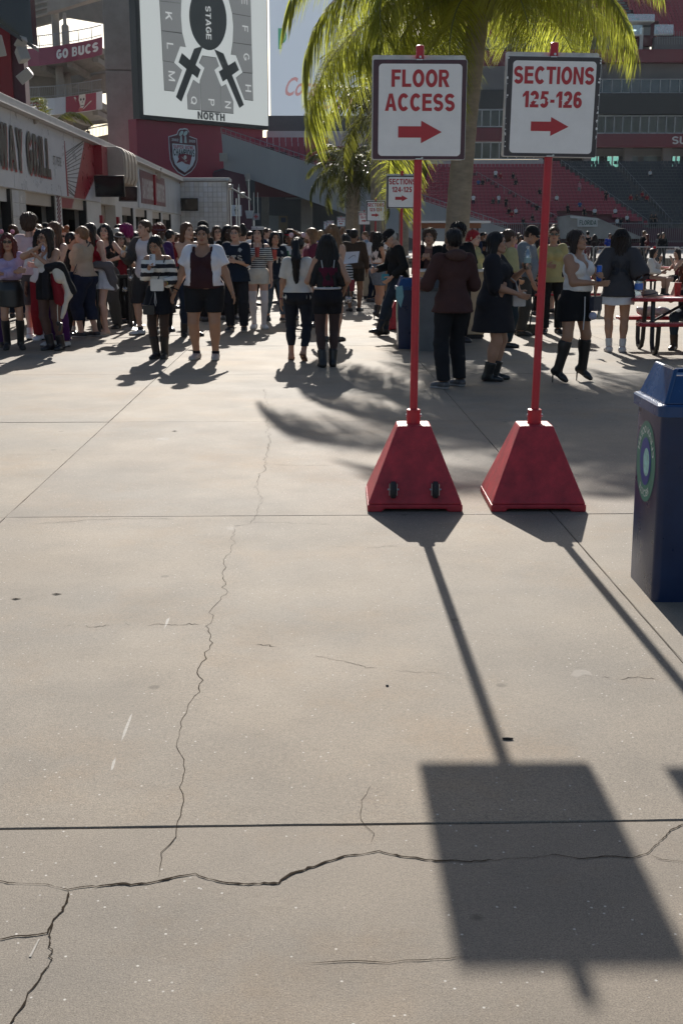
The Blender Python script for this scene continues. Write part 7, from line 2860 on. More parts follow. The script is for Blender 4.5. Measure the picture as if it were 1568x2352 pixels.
   if skind == 'sandal':
    hm_ = MB()
    for yy, zz in ((-.09, .05), (-.03, .07), (.03, .085)):
     hm_.tube([SC(P(-.043, yy, .015)), SC(P(-.025, yy, zz)), SC(P(.025, yy, zz)), SC(P(.043, yy, .015))], .006 * k, 5)
    hm_.build('strap', cloth(scol, 'leather'), bo)
   if shoes[0] == 'sneaker' and len(shoes) > 3:      # three dark side bars
    hm_ = MB()
    for sgn in (-1, 1):
     for j in range(3):
      y0 = -.02 - j * .028
      hm_.add([SC(P(sgn * (.0505), y0, .024)), SC(P(sgn * .0505, y0 - .012, .024)), SC(P(sgn * .038, y0 + .012, .066)), SC(P(sgn * .038, y0 + .024, .066))], [(0, 1, 2, 3)])
    hm_.build('side_bar', cloth(shoes[3], 'leather'), bo)
 HP = lambda x, y, z: SC(B.U(B.hc + B.Rh @ (A3(x, y, z) * 1.05)))
 for ex in extras:
  if ex[0] == 'glasses':
   g_ = MB()
   for sx in (-1, 1):
    pts = [HP(sx * .031 + .019 * math.cos(a), -.1, .006 + .015 * math.sin(a)) for a in [2 * math.pi * q / 12 for q in range(13)]]
    g_.tube(pts, .0022 * k, 4, caps=False)
    g_.tube([HP(sx * .05, -.098, .01), HP(sx * .076, -.03, .012), HP(sx * .079, .012, .006)], .002 * k, 4)
   g_.tube([HP(-.012, -.102, .01), HP(.012, -.102, .01)], .002 * k, 4)
   g_.build('glasses', BLACKM if len(ex) < 2 else ex[1], root)
  elif ex[0] == 'sunglasses':
   g_ = MB()
   for sx in (-1, 1):
    pts = [(sx * .033 + .025 * math.cos(a), .006 + .017 * math.sin(a)) for a in [2 * math.pi * q / 12 for q in range(12)]]
    g_.prism([HP(x, -.106, z) for x, z in pts], [HP(x, -.1, z) for x, z in pts])
    g_.tube([HP(sx * .055, -.1, .01), HP(sx * .078, -.03, .012), HP(sx * .08, .012, .006)], .003 * k, 4)
   g_.tube([HP(-.012, -.105, .012), HP(.012, -.105, .012)], .003 * k, 4)
   g_.build('sunglasses', SCREENOFF, root)
  elif ex[0] == 'ears':
   g_ = MB()
   g_.tube([HP(.088 * math.cos(a), .0, .035 + .098 * math.sin(a)) for a in [math.pi * q / 12 for q in range(13)]], .005 * k, 5)
   hb_ = local(g_.build('headband', BLACKM, root))
   for sx in (-1, 1):
    g_ = MB()
    g_.ball(HP(sx * ex[2], -.0, .15), .034 * k, 12)
    g_.build('pompom', cloth(ex[1], 'knit'), hb_, smooth=True)
  elif ex[0] in ('cap', 'backcap'):
   sg = 1 if ex[0] == 'cap' else -1
   pr = [('e', A3(0, .014, .05), A3(.09, .106, .088), None)]
   V, Q = garment(pr, hh, .02, lambda P: (.028 + .02 * np.clip(P[..., 1] * 8, -1, 1) * 0) - P[..., 2], 0, 1)
   co = np_obj('cap', SC(B.U(B.hc + (V * 1.05) @ B.Rh.T)), Q, [cloth(ex[1])], root, sharp=50)
   g_ = MB()
   f_, b_ = [], []
   for j in range(9):
    a = math.radians(-62 + 124 * j / 8)
    f_.append(HP(.086 * math.sin(a), sg * -(.012 + .09 * math.cos(a)) + .014, .034))
    b_.append(HP(.078 * math.sin(a), sg * -(.045 + .13 * math.cos(a)) + .014, .018 + .01 * math.cos(2 * a)))
   n = 9
   dz = A3(0, 0, .005)
   g_.add(f_ + b_ + [p + dz for p in f_] + [p + dz for p in b_], [(j, j + 1, n + j + 1, n + j) for j in range(8)] + [(2 * n + j, 3 * n + j, 3 * n + j + 1, 2 * n + j + 1) for j in range(8)] + [(n + j, n + j + 1, 3 * n + j + 1, 3 * n + j) for j in range(8)])
   g_.build('visor', cloth(ex[1] if len(ex) < 3 else ex[2]), co, smooth=True)
  elif ex[0] == 'beanie':
   V, Q = garment([('e', A3(0, .018, .052), A3(.092, .108, .095), None)], hh, .02, lambda P: .02 - P[..., 2], 0, 1)
   np_obj('beanie', SC(B.U(B.hc + (V * 1.05) @ B.Rh.T)), Q, [cloth(ex[1], 'knit')], root)
  elif ex[0] == 'sailor':
   g_ = MB()
   for r_, z0_, z1_, mi in ((.1, .075, .125, 0), (.104, .088, .094, 1), (.104, .112, .118, 1)):
    n = 20
    vs = [HP(r_ * math.cos(a), .012 + r_ * 1.12 * math.sin(a), z) for z in (z0_, z1_) for a in [2 * math.pi * q / n for q in range(n)]]
    g_.add(vs, [(q, (q + 1) % n, n + (q + 1) % n, n + q) for q in range(n)] + ([tuple(range(n, 2 * n))] if mi == 0 else []), mi)
   ho = local(g_.build('sailor_hat', [cloth((.72, .72, .74)), cloth((.02, .025, .06))], root))
   g_ = MB()
   g_.tube([HP(0, -.103, .088), HP(0, -.103, .116)], .002 * k, 4)
   g_.tube([HP(-.012, -.102, .097), HP(0, -.104, .088), HP(.012, -.102, .097)], .002 * k, 4)
   g_.tube([HP(-.007, -.103, .109), HP(.007, -.103, .109)], .002 * k, 4)
   g_.build('anchor_mark', cloth((.02, .025, .06)), ho)
  elif ex[0] == 'headband':
   g_ = MB()
   g_.tube([HP(.09 * math.cos(a), .012 + .104 * math.sin(a), .062 + .02 * math.sin(a)) for a in [2 * math.pi * q / 20 for q in range(21)]], .012 * k, 6, caps=False)
   g_.build('headband', cloth(ex[1]), root)
  elif ex[0] == 'scrunchie':
   g_ = MB()
   g_.ball(HP(0, .112, .05), (.04 * k, .03 * k, .035 * k), 10)
   g_.build('scrunchie', cloth(ex[1]), root, smooth=True)
  elif ex[0] == 'bow':
   for i in (0, 1):
    hip, kn, ank = B.legs[i][:3]
    zc = kn[2] + (hip[2] - kn[2]) * ex[1]
    c = kn + (hip - kn) * ex[1] + A3(0, -.066, 0)
    g_ = MB()
    for sx in (-1, 1):
     g_.add([SC(c), SC(c + A3(sx * .05, -.012, .026)), SC(c + A3(sx * .055, -.006, -.02))], [(0, 1, 2)])
     g_.add([SC(c), SC(c + A3(sx * .01, -.006, -.012)), SC(c + A3(sx * .04, -.006, -.06)), SC(c + A3(sx * .022, -.006, -.065))], [(0, 1, 2, 3)])
    g_.build('bow', cloth(ex[2]), root)
  elif ex[0] == 'beard':
   pr = [('e', A3(0, -.062, -.085), A3(.042, .04, .045), None), ('c', A3(-.06, -.01, -.03), A3(-.03, -.06, -.08), .018, .022), ('c', A3(.06, -.01, -.03), A3(.03, -.06, -.08), .018, .022)]
   V, Q = garment(pr, hh, .02, lambda P: P[..., 2] + .03, .004, 3)
   np_obj('beard', SC(B.U(B.hc + (V * 1.05) @ B.Rh.T)), Q, [hm], root)
  elif ex[0] == 'belt':
   g_ = MB()
   zb = ex[2] - d
   rr_ = .14 * B.hb
   g_.tube([SC(A3((rr_ + .012) * math.cos(a), (rr_ * .82 + .01) * math.sin(a), zb)) for a in [2 * math.pi * q / 20 for q in range(21)]], .014 * k, 5, caps=False)
   g_.build('belt', cloth(ex[1], 'leather'), root)
  elif ex[0] == 'wrist':
   for i in ((0, 1) if ex[2] == 'both' else ((0,) if ex[2] == 'L' else (1,))):
    sh, el, wr = B.arms[i][:3]
    g_ = MB()
    dd = (wr - el) / np.linalg.norm(wr - el)
    q0 = wr - dd * .015
    g_.tube([SC(B.U(q0 - dd * .008)), SC(B.U(q0 + dd * .008))], .031 * k * B.ab ** .5, 10, caps=False)
    g_.build('wristband', cloth(ex[1]), root)
  elif ex[0] == 'hood':
   V, Q = garment([('e', A3(0, .10, 1.40), A3(.115, .07, .065), None)], hh, .02, None, .006, sd, B.U)
   np_obj('hood', SC(V), Q, [cloth(ex[1], 'knit')], root)
  elif ex[0] == 'tattoo':
   pass
 c_, s_ = math.cos(math.radians(face)), math.sin(math.radians(face))
 W = lambda p: loc + A3(c_ * p[0] - s_ * p[1], s_ * p[0] + c_ * p[1], p[2])
 root_info = {'root': root, 'hand': [(W(p * k), Rz(math.radians(face)) @ M_) for p, M_ in B.hands], 'W': W, 'B': B, 'k': k, 'SC': SC, 'loc': loc, 'face': face,
                 'up': lambda x, y, z: W(SC(B.U(A3(x, y, z)))), 'low': lambda x, y, z: W(SC(A3(x, y, z)))}
 return root_info
# ------------------------------------------------------------------ the crowd
BLK, WHT, NAVY, GRY, MAR = (.012, .012, .014), (.70, .70, .72), (.012, .02, .05), (.12, .12, .125), (.10, .014, .028)
DEN, DDEN, LDEN = (.035, .055, .10), (.014, .02, .036), (.13, .18, .25)
WALK = ((.085, -.20, 0, .08, -.05), (-.085, .24, .05, -.08, .5))
WALK2 = ((.085, .24, .05, .08, .5), (-.085, -.20, 0, -.08, -.05))
STAND2 = ((.10, .04, 0, .35, 0), (-.13, -.08, 0, -.45, 0))
SITF = ((.10, -.44, 0, .1, 0), (-.10, -.42, 0, -.1, 0))
def tee(col, **k):
 return dict(dict(kind='shirt', col=col, neck='crew', hem=.88, sleeve=.5), **k)
def tank(col, **k):
 return dict(dict(kind='top', col=col, neck='tank', hem=1.0, sleeve=0), **k)
PP = {}
# --- queue along the food stand, front row
PP['edge'] = person('person at the left picture edge in purple trousers behind the lavender sweater', -12, 798, 548, face=20, tone='tan', hair=('waves', 'auburn'), shirt=tee((.08, .03, .1)), bottom=dict(kind='trousers', col=(.05, .02, .09)), shoes=('boot', BLK))
PP['lav'] = person('person in fluffy lavender sweater, black mini skirt and knee boots with pink mouse ears', 33, 803, 541, face=12, tone='tan', hair=('waves', 'auburn'), arms=CROSS,
                   shirt=dict(kind='sweater', col=(.40, .32, .50), fab='knit', neck='scoop', hem=1.0, sleeve=1.0, loose=.022), bottom=dict(kind='skirt', col=BLK, fab='leather', hem=.60, flare=.01, pleats=(5, .006)), shoes=('kneeboot', BLK), heel=.04,
                   extras=[('sunglasses',), ('ears', (.6, .25, .34), .075), ('belt', (.05, .035, .03), .99)], stance=((.10, 0, 0, .3, 0), (-.10, .02, 0, -.15, 0)))
PP['can'] = person('person in white halter top and black shorts drinking from a can, jacket over one arm', 121, 803, 527, face=-25, tone='tan', build=1.12, hair=('longfront', 'dark'), lean=.06, side=.05,
                   arms={'R': ((-.02, -.17, 1.42), 'grip', (-.8, -.1, -.5)), 'L': ((.02, -.22, 1.30), 'grip', (.8, .1, -.6))}, head=(-.25, .05, .12),
                   shirt=dict(kind='halter_top', col=(.68, .67, .66), neck='halter', hem=1.07, sleeve=0), bottom=dict(kind='shorts', col=BLK, fab='denim', hem=.70, waist=1.08), tights=(.10, .055, .045), shoes=('boot', (.018, .016, .02)),
                   extras=[('glasses',)], stance=((.12, .02, 0, .25, 0), (-.02, -.03, 0, -.1, 0)))
PP['curl'] = person('person with long curly black hair and brown striped shorts behind the white halter top', 88, 752, 524, face=165, tone='brown', hair=('curly', 'black'), shirt=tee(BLK, sleeve=.5), bottom=dict(kind='long_shorts', col=striped('brown_stripe', (.10, .07, .05), (.22, .18, .15), .05, axis=0)), shoes=('sneaker', (.6, .58, .55), (.55, .52, .5)))
PP['redp'] = person('person in red and white track trousers and white trainers behind the halter top', 105, 781, 530, face=10, tone='brown', hair=('long', 'black'), shirt=tee((.68, .65, .62)), bottom=dict(kind='trousers', col=(.22, .012, .018)), shoes=('sneaker', WHT, (.6, .6, .6)))
PP['pink'] = person('tall person seen from behind in pale pink tee with curly brown hair', 70, Y=18.8, top=493, face=172, fem=False, tone='fair', hair=('mop', 'brown'), shirt=tee((.62, .45, .45)), bottom=dict(kind='long_shorts', col=(.09, .085, .09)), shoes=('sneaker', WHT), socks=(WHT, .25))
PP['bobb'] = person('person with smooth brown bob seen from behind beside the white tiled pier', 32, Y=24.0, top=519, face=185, tone='light', hair=('bob', 'chestnut'), shirt=tee((.05, .05, .06)), bottom=dict(kind='jeans', col=DDEN))
PP['bun1'] = person('person with fair ponytail between the pink tee and the dark cap', 90, Y=22.0, top=518, face=190, tone='fair', hair=('pony', 'light'), shirt=tee((.35, .34, .35)), bottom=dict(kind='jeans', col=DEN))
PP['capd'] = person('person in plain black cap behind the brunette in maroon', 102, Y=23.0, top=516, face=200, fem=False, tone='tan', hair=('crop', 'black'), shirt=tee(BLK), bottom=dict(kind='jeans', col=BLK), extras=[('cap', BLK)])
PP['brun'] = person('person with long straight brown hair in dark maroon sleeveless top looking at the camera', 122, Y=17.6, top=514, face=-18, tone='fair', hair=('longfront', 'chestnut'), shirt=tank((.07, .02, .03)), bottom=dict(kind='trousers', col=(.06, .012, .09)), arms=CROSS, shoes=('sneaker', (.5, .5, .5)))
PP['orng'] = person('person with orange hair in buns, sunglasses and white tee', 142, Y=19.6, top=526, face=15, tone='fair', hair=('buns', 'orange'), shirt=tee((.62, .64, .68), loose=.02), bottom=dict(kind='shorts', col=BLK), extras=[('sunglasses',)], shoes=('sneaker', BLK), socks=(WHT, .2))
PP['spec'] = person('person in black holding a clear glittering ball behind the beige shirt', 163, Y=19.5, top=537, face=60, tone='tan', hair=('short', 'black'), shirt=tee(BLK), bottom=dict(kind='jeans', col=BLK), arms={'R': ((-.02, -.28, 1.25), 'grip')}, extras=[('glasses',)])
PP['beig'] = person('person with short fair hair, glasses, beige tee and navy capri trousers looking away', 199, 773, 524, face=-112, tone='light', build=1.22, hair=('short', 'light'), arms={'L': ((-.02, -.26, 1.12), 'relaxed'), 'R': ((.04, -.24, 1.16), 'relaxed')},
     shirt=tee((.44, .34, .25), hem=.93, loose=.014), bottom=dict(kind='capri', col=(.016, .022, .045), fab='denim', g=.018), shoes=('sneaker', (.02, .022, .026), (.4, .4, .42)), extras=[('glasses', STEEL)], stance=((.10, -.04, 0, .25, 0), (-.11, .08, 0, -.2, 0)))
PP['redt'] = person('person in red sleeveless top and white pleated skirt looking down in the queue', 240, 768, 512, face=-55, tone='fair', hair=('long', 'dark'), lean=.14, side=-.05, head=(-.2, .42, 0),
     shirt=tank((.24, .008, .02), neck='crew', hem=1.07), bottom=dict(kind='skirt', col=(.66, .65, .67), hem=.68, flare=.075, pleats=(20, .035), waist=1.04), shoes=('flat', (.42, .31, .24), (.35, .25, .18)), arms={'L': ((.05, -.2, 1.02), 'relaxed'), 'R': ((-.1, -.2, 1.05), 'relaxed')}, stance=((.16, -.06, 0, .5, 0), (-.08, .04, 0, -.2, 0)))
PP['blkt'] = person('person in black tank and dark grey cargo trousers behind the red top', 252, 754, 518, face=-20, tone='light', build=1.05, hair=('waves', 'black'), shirt=tank(BLK), bottom=dict(kind='cargo_trousers', col=(.055, .055, .055)), shoes=('boot', BLK), arms={'L': ((.16, -.2, 1.1), 'relaxed', (.9, .2, -.3))})
PP['glas'] = person('person in red and black vest top, black trousers and silver headband with glasses', 283, 745, 537, face=15, tone='light', hair=('waves', 'brown'), shirt=tee((.17, .012, .02), sleeve=.3), bottom=dict(kind='trousers', col=BLK), shoes=('boot', BLK), extras=[('glasses',), ('headband', (.3, .28, .27))], arms={'L': ((.13, -.24, 1.2), 'grip')}, outer=dict(kind='vest', col=(.02, .018, .018), sleeve=.3, open=.05, hem=.98))
PP['wbob'] = person('person with pale blond bob and blue sleeveless top in the queue', 268, Y=24.0, top=527, face=150, tone='fair', hair=('bob', 'white'), shirt=tank((.06, .16, .3)), bottom=dict(kind='jeans', col=DEN))
PP['mag'] = person('person with bright magenta hair and brown jacket in the queue', 289, Y=22.5, top=519, face=-130, tone='fair', hair=('mop', 'magenta'), shirt=tee((.15, .1, .07), sleeve=1.0), bottom=dict(kind='jeans', col=BLK))
PP['wt1'] = person('person with dark ponytail and pale tee right of the magenta hair', 309, Y=27.0, top=536, face=175, tone='tan', hair=('lowpony', 'black'), shirt=tee((.6, .6, .6)), bottom=dict(kind='jeans', col=DEN))
PP['hotd'] = person('tall person in white tee, open grey shirt, dark shorts and white trainers', 342, 769, 509, face=-25, fem=False, tone='light', build=1.08, hair=('crop', 'brown'), shirt=tee((.66, .62, .63), hem=.84), outer=dict(kind='overshirt', col=(.06, .055, .052), sleeve=1.0, open=.10, hem=.84),
     bottom=dict(kind='long_shorts', col=(.035, .034, .036)), socks=((.05, .05, .06), .14), shoes=('sneaker', (.66, .64, .62), (.2, .16, .13), (.02, .02, .025)), arms={'R': ((-.16, -.34, 1.17), 'grip'), 'L': ((.2, -.2, 1.0), 'relaxed')}, head=(-.3, 0, 0), stance=((.10, .02, 0, .35, 0), (-.12, -.06, 0, -.5, 0)))
PP['afro'] = person('person with dark hair, hairband and purple jacket behind the striped sweater', 366, Y=20.5, top=519, face=25, tone='dark', hair=('mop', 'auburn'), shirt=tee((.07, .03, .12), sleeve=1.0), bottom=dict(kind='jeans', col=BLK), extras=[('headband', (.12, .08, .12))])
PP['strp'] = person('person in black and white striped sweater and lace-up boots looking at a phone', 369, 823, 543, face=-10, tone='olive', build=1.04, hair=('lowpony', 'black'), head=(-.05, .36, 0),
     shirt=dict(kind='sweater', col=striped('sweater_stripe', (.72, .70, .64), (.016, .018, .024), .105, .5, wob=.006), neck='off', hem=1.06, sleeve=1.0, loose=.014, flare=.012), bottom=dict(kind='skirt', col=(.010, .011, .016), hem=.62, flare=.05, pleats=(9, .03), waist=1.0), tights=(.055, .035, .028), shoes=('tallboot', BLK),
     arms={'R': ((-.03, -.26, 1.24), 'grip', (-.35, .25, -1)), 'L': ((.17, -.2, 1.03), 'grip', (.4, .5, -.9))}, stance=((.05, .02, 0, .1, 0), (-.06, -.02, 0, -.12, 0)), extras=[('wrist', (.5, .42, .05), 'L')])
PP['rsh'] = person('person with short black hair and dark red shirt at the back of the queue', 391, Y=27.0, top=530, face=140, fem=False, tone='tan', hair=('short', 'black'), shirt=tee((.16, .012, .02)), bottom=dict(kind='jeans', col=DDEN))
PP['mar'] = person('large person in open white shirt over maroon tank and black shorts walking to the camera', 473, 824, 522, face=-3, tone='olive', build=1.5, hair=('crop', 'dark'), shirt=dict(kind='tank_top', col=(.045, .018, .022), neck='scoop', hem=.90, sleeve=0, armhole=.2), outer=dict(kind='overshirt', col=(.72, .71, .75), sleeve=.36, open=.13, hem=.93, g=.022),
                   bottom=dict(kind='shorts', col=(.014, .015, .018), hem=.60), shoes=('sneaker', (.42, .36, .34), (.5, .48, .46)), socks=((.02, .02, .025), .1), arms={'L': ((.36, -.04, .86), 'relaxed'), 'R': ((-.37, -.02, .86), 'relaxed')}, stance=((.13, -.04, 0, .1, 0), (-.12, -.02, 0, -.25, 0)), extras=[('wrist', BLK, 'R')])
PP['tanw'] = person('person with brown hair and bare shoulders in jeans behind the open white shirt', 437, 772, 515, face=35, tone='light', hair=('long', 'chestnut'), shirt=dict(kind='top', col=(.30, .22, .15), neck='strapless', hem=.98, sleeve=0), bottom=dict(kind='jeans', col=DDEN, fab='denim'), shoes=('boot', BLK), head=(.2, 0, 0))
PP['capb'] = person('person in shiny black cap above the open white shirt', 466, Y=23.0, top=511, face=140, fem=False, tone='dark', hair=('crop', 'black'), shirt=tee(BLK), bottom=dict(kind='jeans', col=BLK), extras=[('cap', BLK)])
PP['gl2'] = person('person with long brown hair, glasses and white tee in the middle crowd', 501, Y=25.5, top=521, face=5, tone='fair', hair=('longfront', 'brown'), shirt=tee((.66, .66, .68)), bottom=dict(kind='jeans', col=DEN), extras=[('glasses',)])
PP['brd'] = person('person with thin braids and black tee left of the jersey wearer', 522, Y=23.5, top=520, face=15, tone='dark', hair=('long', 'black'), shirt=tee(BLK), bottom=dict(kind='jeans', col=BLK))
JER = (.012, .02, .036)
LWT, LDK = mk('print_white', (.62, .64, .62), .7, var=0), mk('print_navy', JER, .8, var=0)
for key, px, fy, tp, fc, tn, hr, btm, lb in (('bts1', 545, 760, 522, -8, 'light', ('lowpony', 'brown'), dict(kind='trousers', col=(.016, .018, .024)), 'person in navy jersey with outlined chest letters and black trousers, left of the sailor hat'),
                                             ('bts2', 633, 738, 535, 20, 'tan', ('bob', 'black'), dict(kind='jeans', col=(.055, .085, .12), fab='denim', hem=.14), 'person in navy jersey with outlined chest letters and blue jeans, right of the sailor hat')):
 PP[key] = person(lb, px, fy, tp, face=fc, tone=tn, build=1.12, hair=hr, shirt=tee(JER, hem=.80, sleeve=.55, loose=.02, trim=cloth((.6, .6, .62)), print=(('BTS', B3, .004), 1.16, .27, .115, LWT, False)), bottom=btm, shoes=('sneaker', (.03, .03, .035), (.4, .38, .36)), stance=WALK if key == 'bts2' else None,
                     arms={'L': ((.06, -.26, 1.12), 'fist'), 'R': ((-.2, -.2, 1.1), 'grip')} if key == 'bts1' else {'L': ((.22, -.06, .84), 'relaxed'), 'R': ((-.14, -.24, 1.16), 'grip')}, extras=[('glasses', STEEL)] if key == 'bts1' else [])
 I = PP[key]
 m = MB()
 q, fs, _ = TEXT[('BTS', B3)]
 so = [c for c in I['root'].children if c.name.startswith('shirt')][0]
 vv = np.array([v.co[:] for v in so.data.vertices]) / I['k']
 vv = (vv - I['B'].hipc) @ I['B'].R + A3(0, 0, .9)
 vv = vv[vv[:, 1] < 0]
 def onchest(x, z, o):
  dd = (vv[:, 0] - x) ** 2 + (vv[:, 2] - z) ** 2
  return I['SC'](I['B'].U(A3(x, vv[np.argsort(dd)[:5], 1].min() - o, z)))
 x_, parts = 0.0, []
 tot = TEXT[('BTS', B3)][2][0]
 thin = TEXT[('BTS', B3)]
 heavy('BTS', 'inner', .13)
 q2, f2, _ = TEXT[('BTS', 'inner')]
 m.add([onchest((a - .5) * .245, 1.16 + (b - .5) * .092, .007) for a, b in q2], f2)
 m.build('letter_fill', LDK, so)
 m = MB()
 m.add([onchest(.1 + .028 * math.cos(a) * (1 + .3 * math.cos(5 * a)), 1.30 + .032 * math.sin(a) * (1 + .25 * math.sin(4 * a)), .005) for a in [2 * math.pi * j / 18 for j in range(18)]], [tuple(range(18))])
 m.build('chest_emblem', mk('print_grey', (.35, .36, .36), .7, var=.3, vscale=60), so)
PP['dbun'] = person('person from behind with dark bun and white tee between the jersey and the sailor hat', 558, Y=25.5, top=522, face=180, tone='tan', hair=('bun', 'black'), shirt=tee((.62, .63, .68)), bottom=dict(kind='jeans', col=DDEN))
PP['sail'] = person('person in white sailor hat with braids, striped tee, white shorts and white thigh socks', 595, 754, 524, face=-2, tone='fair', hair=('braids', 'black'), shirt=dict(kind='shirt', col=striped('fine_stripe', (.6, .61, .58), (.02, .022, .03), .034, .5), neck='off', hem=.98, sleeve=.45), bottom=dict(kind='shorts', col=(.66, .62, .53), hem=.74, waist=1.0, g=.02),
     socks=((.66, .62, .62), 1.42), shoes=('sneaker', (.64, .64, .66), (.55, .55, .56)), arms={'R': ((-.05, -.25, 1.18), 'grip'), 'L': ((.23, -.08, .80), 'relaxed')}, extras=[('sailor',), ('bow', 1.36, (.7, .68, .72))], stance=((.085, -.05, 0, .35, 0), (-.085, .02, 0, -.1, 0)))
PP['ugrn'] = person('person in white tee with green letter and red hairband, one arm raised', 668, Y=23.5, top=531, face=-10, tone='brown', hair=('mop', 'black'), shirt=tee((.64, .64, .64), print=(('U', B3, .004), 1.24, .12, .11, mk('print_green', (.05, .2, .1), .7, var=0), False)), bottom=dict(kind='jeans', col=DEN), arms={'L': ((.12, -.05, 1.62), 'relaxed', (.9, -.2, .2))}, extras=[('headband', (.45, .03, .05))])
PP['bear'] = person('bearded person with long fair hair and maroon tee facing left', 716, Y=21.5, top=527, face=-75, fem=False, tone='light', hair=('long', 'light'), shirt=tee((.13, .025, .05)), bottom=dict(kind='jeans', col=DDEN), extras=[('beard',)])
PP['ptail'] = person('person from behind with long dark ponytail, white tee, dark jeans and sandals walking away', 685, 826, 550, face=174, tone='tan', build=1.08, hair=('pony', 'black'), shirt=tee((.62, .60, .55), hem=.94, sleeve=.42), bottom=dict(kind='jeans', col=(.016, .02, .03), fab='denim', hem=.2), shoes=('sandal', (.22, .06, .04), (.1, .05, .035)),
                     arms={'L': ((.24, -.04, .82), 'relaxed'), 'R': ((-.27, .1, .84), 'relaxed', (-.8, .4, -.4))}, stance=((.10, -.02, 0, .1, 0), (-.10, .17, .05, -.15, .6))[::1], extras=[('scrunchie', (.1, .05, .16)), ('ears', (.6, .42, .46), .08), ('wrist', (.16, .05, .12), 'L')], hips=1.08)
PP['lhair'] = person('person from behind with long black hair, maroon strap top and sheer black tights', 752, 842, 542, face=186, tone='tan', hair=('vlong', 'black'), shirt=dict(kind='top', col=(.085, .012, .03), neck='strapless', hem=1.03, sleeve=0, straps=cloth((.5, .5, .52))), bottom=dict(kind='shorts', col=(.014, .014, .018), hem=.68, waist=1.0),
                     tights=(.06, .038, .036), shoes=('boot', BLK), arms={'R': ((-.22, -.1, .95), 'relaxed'), 'L': ((.2, -.24, 1.08), 'relaxed')}, extras=[('belt', (.55, .54, .56), 1.005)], stance=((.07, .05, 0, .1, 0), (-.07, -.03, 0, -.1, 0)), hips=1.1)
PP['blond'] = person('person from behind with straight light brown hair, right of the long black hair', 761, Y=18.5, top=519, face=172, tone='light', hair=('vlong', 'light'), shirt=dict(kind='top', col=(.32, .25, .2), neck='strapless', hem=.95, sleeve=0), bottom=dict(kind='shorts', col=BLK))
PP['brnj'] = person('broad person from behind in dark brown jacket and shorts at the far counter', 813, Y=26.0, top=528, face=182, fem=False, build=1.2, tone='brown', hair=('crop', 'black'), shirt=tee((.05, .035, .028), sleeve=1.0, loose=.02), bottom=dict(kind='shorts', col=(.025, .022, .02)), shoes=('sneaker', BLK))
PP['bunf'] = person('person with messy fair bun far behind the long hair', 787, Y=29.0, top=528, face=185, tone='fair', hair=('bun', 'light'), shirt=tee((.1, .1, .1)), bottom=dict(kind='jeans', col=BLK))
PP['capf'] = person('person in black cap beside the messy fair bun', 800, Y=31.0, top=530, face=150, fem=False, tone='tan', hair=('crop', 'black'), shirt=tee(BLK), bottom=dict(kind='jeans', col=BLK), extras=[('cap', BLK)])
PP['ltee'] = person('person in loose white tee left of the curly black hair', 856, Y=30.0, top=533, face=60, tone='tan', hair=('long', 'brown'), shirt=tee((.64, .62, .62), loose=.02), bottom=dict(kind='jeans', col=DDEN))
PP['denm'] = person('person with curly black hair, white crop tank, denim shorts and black heeled ankle boots', 867, 732, 536, face=122, tone='tan', hair=('curly', 'black'), shirt=tank((.66, .6, .58), neck='tank', hem=1.07), bottom=dict(kind='shorts', col=(.12, .15, .2), fab='denim', hem=.68, waist=1.05, g=.016), shoes=('boot', BLK), heel=.06,
     arms={'L': ((.14, -.26, 1.08), 'relaxed'), 'R': ((-.08, -.26, 1.06), 'grip')}, stance=((.05, -.02, 0, .1, 0), (-.05, .03, 0, -.1, 0)))
PP['fan'] = person('person in tan dress holding a round white fan beyond the leaning man', 905, Y=26.0, top=536, face=-20, tone='brown', hair=('long', 'brown'), shirt=dict(kind='dress_top', col=(.35, .2, .11), neck='tank', hem=.95, sleeve=0), bottom=dict(kind='skirt', name='dress_skirt', col=(.35, .2, .11), hem=.45, flare=.05), arms={'R': ((-.08, -.3, 1.22), 'grip')})
PP['lean'] = person('person in white fronted black cap and black long sleeves leaning on the bin, looking down', 910, 770, 526, face=-72, fem=False, tone='light', hair=('crop', 'white'), lean=.10, head=(0, .55, 0), shirt=dict(kind='sweater', col=(.014, .015, .016), neck='crew', hem=.86, sleeve=1.0, loose=.012), bottom=dict(kind='jeans', col=(.02, .032, .05), fab='denim', g=.014), shoes=('boot', BLK), extras=[('cap', BLK), ],
     arms={'R': ((-.1, -.3, 1.06), 'grip'), 'L': ((.16, -.14, .94), 'relaxed')}, stance=((.04, -.34, 0, .1, -.05), (-.04, -.20, 0, -.1, 0)))
PP['flor'] = person('person in black jacket with floral shirt behind the near counter by the palm trunk', 984, Y=19.6, top=530, face=-5, fem=False, tone='tan', hair=('mop', 'brown'), shirt=tee((.2, .1, .08)), outer=dict(kind='jacket', col=BLK, open=.06), bottom=dict(kind='jeans', col=BLK), arms={'L': ((.04, -.28, 1.22), 'grip'), 'R': ((-.06, -.28, 1.22), 'grip')})
